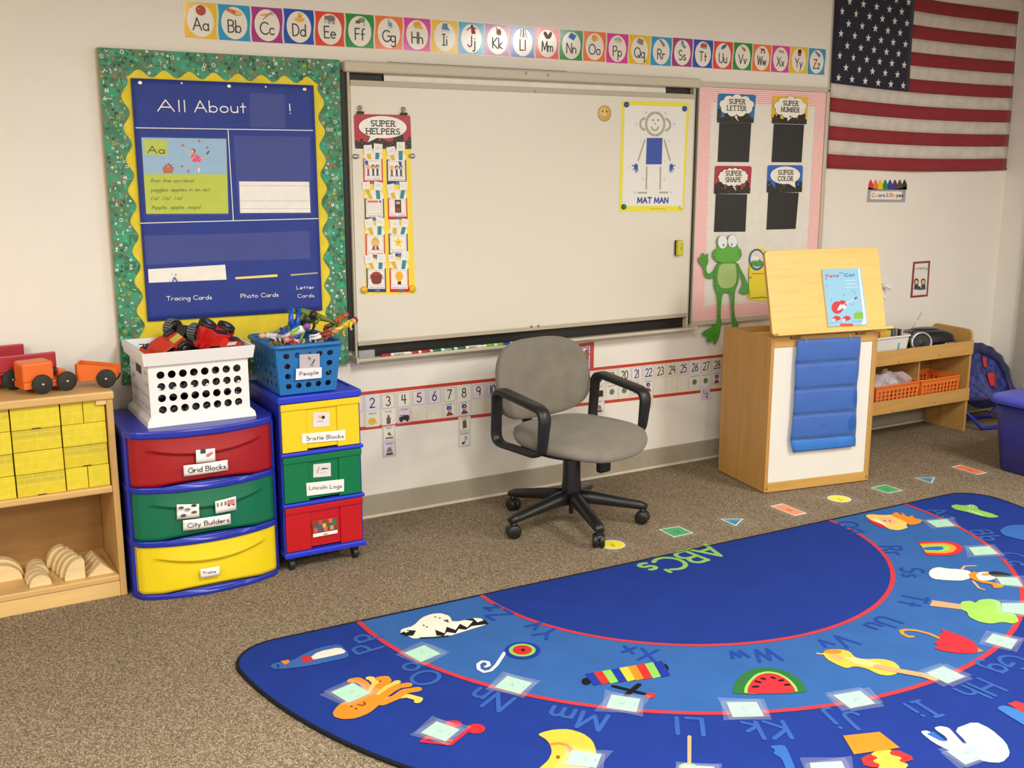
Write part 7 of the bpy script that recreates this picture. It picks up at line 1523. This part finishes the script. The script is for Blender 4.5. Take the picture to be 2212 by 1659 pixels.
motif('snowman_picture','white snowman picture with orange scarf',y9,[('e',895,515,60,36,'ece6da',1),('p',[(895,480),(960,488),(1010,490),(1080,500),(1090,540),(1030,558),(960,556),(895,552)],'ece6da',1),('e',1165,532,70,26,'ece6da',2),('p',[(1065,520),(1100,505),(1130,512),(1110,525),(1130,555),(1200,565),(1275,585),(1270,600),(1215,604),(1210,580),(1140,570),(1080,545)],'f08a28',3),('e',1170,522,26,9,'e89a54',4),('p',[(1180,510),(1220,502),(1300,515),(1330,530),(1240,540),(1200,530)],'26282c',4),('l',[(1030,490),(1045,472),(1110,470)],.010,'d8a078',0),('l',[(1095,560),(1130,600),(1160,610)],.010,'d8a078',0)])
motif('rainbow_picture','rainbow picture',y9,[('p',[(765,328),(940,325),(1010,340),(1042,368),(1010,400),(930,412),(820,408),(812,392),(800,372),(790,350)],'d0303a',0),('p',[(775,340),(930,335),(985,350),(1002,368),(975,390),(920,398),(815,394),(810,380),(790,352)],'f09a34',1),('p',[(785,350),(920,345),(955,358),(962,370),(940,384),(900,388),(812,385),(806,372),(798,362)],'9ccc5c',2),('p',[(800,362),(905,356),(925,366),(915,376),(880,380),(808,378)],'2e66b8',3)])
motif('queen_picture','queen picture with orange crown and yellow hair',y9,[('p',[(458,175),(490,166),(560,172),(640,168),(720,200),(700,235),(715,245),(660,262),(600,255),(560,225),(500,205)],'f4c868',1),('p',[(465,190),(520,205),(590,235),(580,250),(530,235),(490,210)],'c8302c',0),('p',[(500,195),(540,200),(600,240),(570,232)],'f0e4d0',2),('p',[(540,188),(600,186),(655,212),(620,226),(570,212)],'e8b088',2),('p',[(610,175),(640,152),(680,175),(670,150),(710,185),(740,172),(745,190),(800,200),(780,222),(720,232),(690,205)],'f08a28',2),('e',575,205,5,3,'5a3020',3),('e',605,208,5,3,'5a3020',3)])
motif('alligator_picture','light green alligator picture',y9,[('p',[(962,118),(990,108),(1040,115),(1090,108),(1120,120),(1128,140),(1200,160),(1255,182),(1195,188),(1120,170),(1050,150),(990,138)],'8cc45a',0),('e',1085,120,14,7,'d8e8b0',1),('e',1086,120,5,4,'2a2a2a',2),('l',[(1065,142),(1120,160),(1150,175)],.008,'dce8b8',1)])
motif('bear_picture','medium blue rounded picture at the edge',y9,[('p',[(1250,262),(1290,235),(1350,228),(1450,230),(1480,290),(1440,330),(1330,305),(1275,290)],'3568b4',0)])
motif('house_picture','blue and red picture at the right edge',y9,[('p',[(1230,1305),(1280,1288),(1400,1330),(1480,1400),(1450,1440),(1300,1350)],'3f78bc',0),('p',[(1298,1282),(1345,1266),(1500,1310),(1500,1370),(1390,1335)],'c83a3c',1)])
# mint cards taped on the rug
mint=mat('9fd6b4',.6); CP=floorp(rugz+.0032); rc=[
 (y7,[(1180,508),(1315,455),(1427,512),(1293,570)],'below the zebra picture'),(y7,[(1797,742),(1883,664),(2053,712),(1970,788)],'between the yo-yo picture and the letters Nn'),(y7,[(680,775),(830,712),(950,780),(800,848)],'over the octopus head'),(y7,[(1293,1052),(1400,975),(1558,1030),(1460,1112)],'over the red music notes'),
 (y8,[(503,1197),(540,1108),(736,1138),(710,1228)],'below the xylophone picture'),(y8,[(1325,1160),(1530,1158),(1582,1255),(1368,1262)],'below the watermelon slice'),(y8,[(230,1585),(268,1487),(474,1516),(435,1608)],'over the yellow moon'),(y8,[(1020,1588),(1240,1600),(1250,1690),(1015,1690)],'at the end of brown stick picture'),(y8,[(1893,1575),(2110,1562),(2170,1690),(1915,1690)],'between blue and orange pictures at the bottom edge'),
 (y9,[(272,1232),(430,1205),(520,1280),(372,1308)],'left of the letters Jj inside the red line'),(y9,[(818,1100),(920,1062),(1050,1122),(945,1162)],'at the end of violin neck'),(y9,[(1165,918),(1210,870),(1358,905),(1320,960)],'beyond the tip of red umbrella'),(y9,[(1262,690),(1440,690),(1480,770),(1268,740)],'over the crown of green tree'),(y9,[(1230,535),(1355,540),(1390,592),(1262,580)],'over the hat of snowman'),(y9,[(1068,362),(1190,355),(1245,400),(1105,408)],'beyond the rainbow arch'),(y9,[(820,205),(940,195),(990,235),(880,243)],'at the tip of the orange crown'),(y9,[(940,1562),(1085,1520),(1190,1590),(1050,1640)],'over the white rounded igloo picture')]
for i,(zf,q,w_) in enumerate(rc):
    Q=[CP.px(*zf(*p)) for p in q]; b=MB(); b.prism([CP.at(a,c,.0002) for a,c in Q],(0,0,.0005),mint)
    rt=mk('taped_card',b,label='mint green card taped to the rug '+w_,cat='card',group='mint cards taped on the rug')
    cx_=sum(a for a,_ in Q)/4; cy_=sum(c for _,c in Q)/4; random.seed(50+i); b=MB()
    for k in range(2):
        e=[(cx_+(a-cx_)*((1.62,1.25)[k]+random.uniform(-.12,.12)),cy_+(c-cy_)*((1.15,1.5)[k]+random.uniform(-.12,.12))) for a,c in Q]; b.add([CP.at(a,c,.0010+.0004*k) for a,c in e],[(0,1,2,3)],mat('f0f2ff',.3,'clear',alpha=.09,bump=.3))
    mk('clear_tape',b,rt,label='wrinkled clear tape')
    T=lambda u,v:(Q[0][0]*(1-u)*v+Q[1][0]*u*v+Q[3][0]*(1-u)*(1-v)+Q[2][0]*u*(1-v),Q[0][1]*(1-u)*v+Q[1][1]*u*v+Q[3][1]*(1-u)*(1-v)+Q[2][1]*u*(1-v))
    pr=Pr(floorp(rugz+.0040),T,h=.0001); g_=C('7a8a84'); pr.line([(.4,.12),(.62,.12)],.0022,g_); pr.line([(.35+.3*random.random(),.35+.3*random.random()) for _ in range(5)],.0014,g_); pr.ell(.06,.06,.015,.015,g_,n=6); pr.ell(.94,.06,.015,.015,g_,n=6); pr.done('faint_drawing',rt)
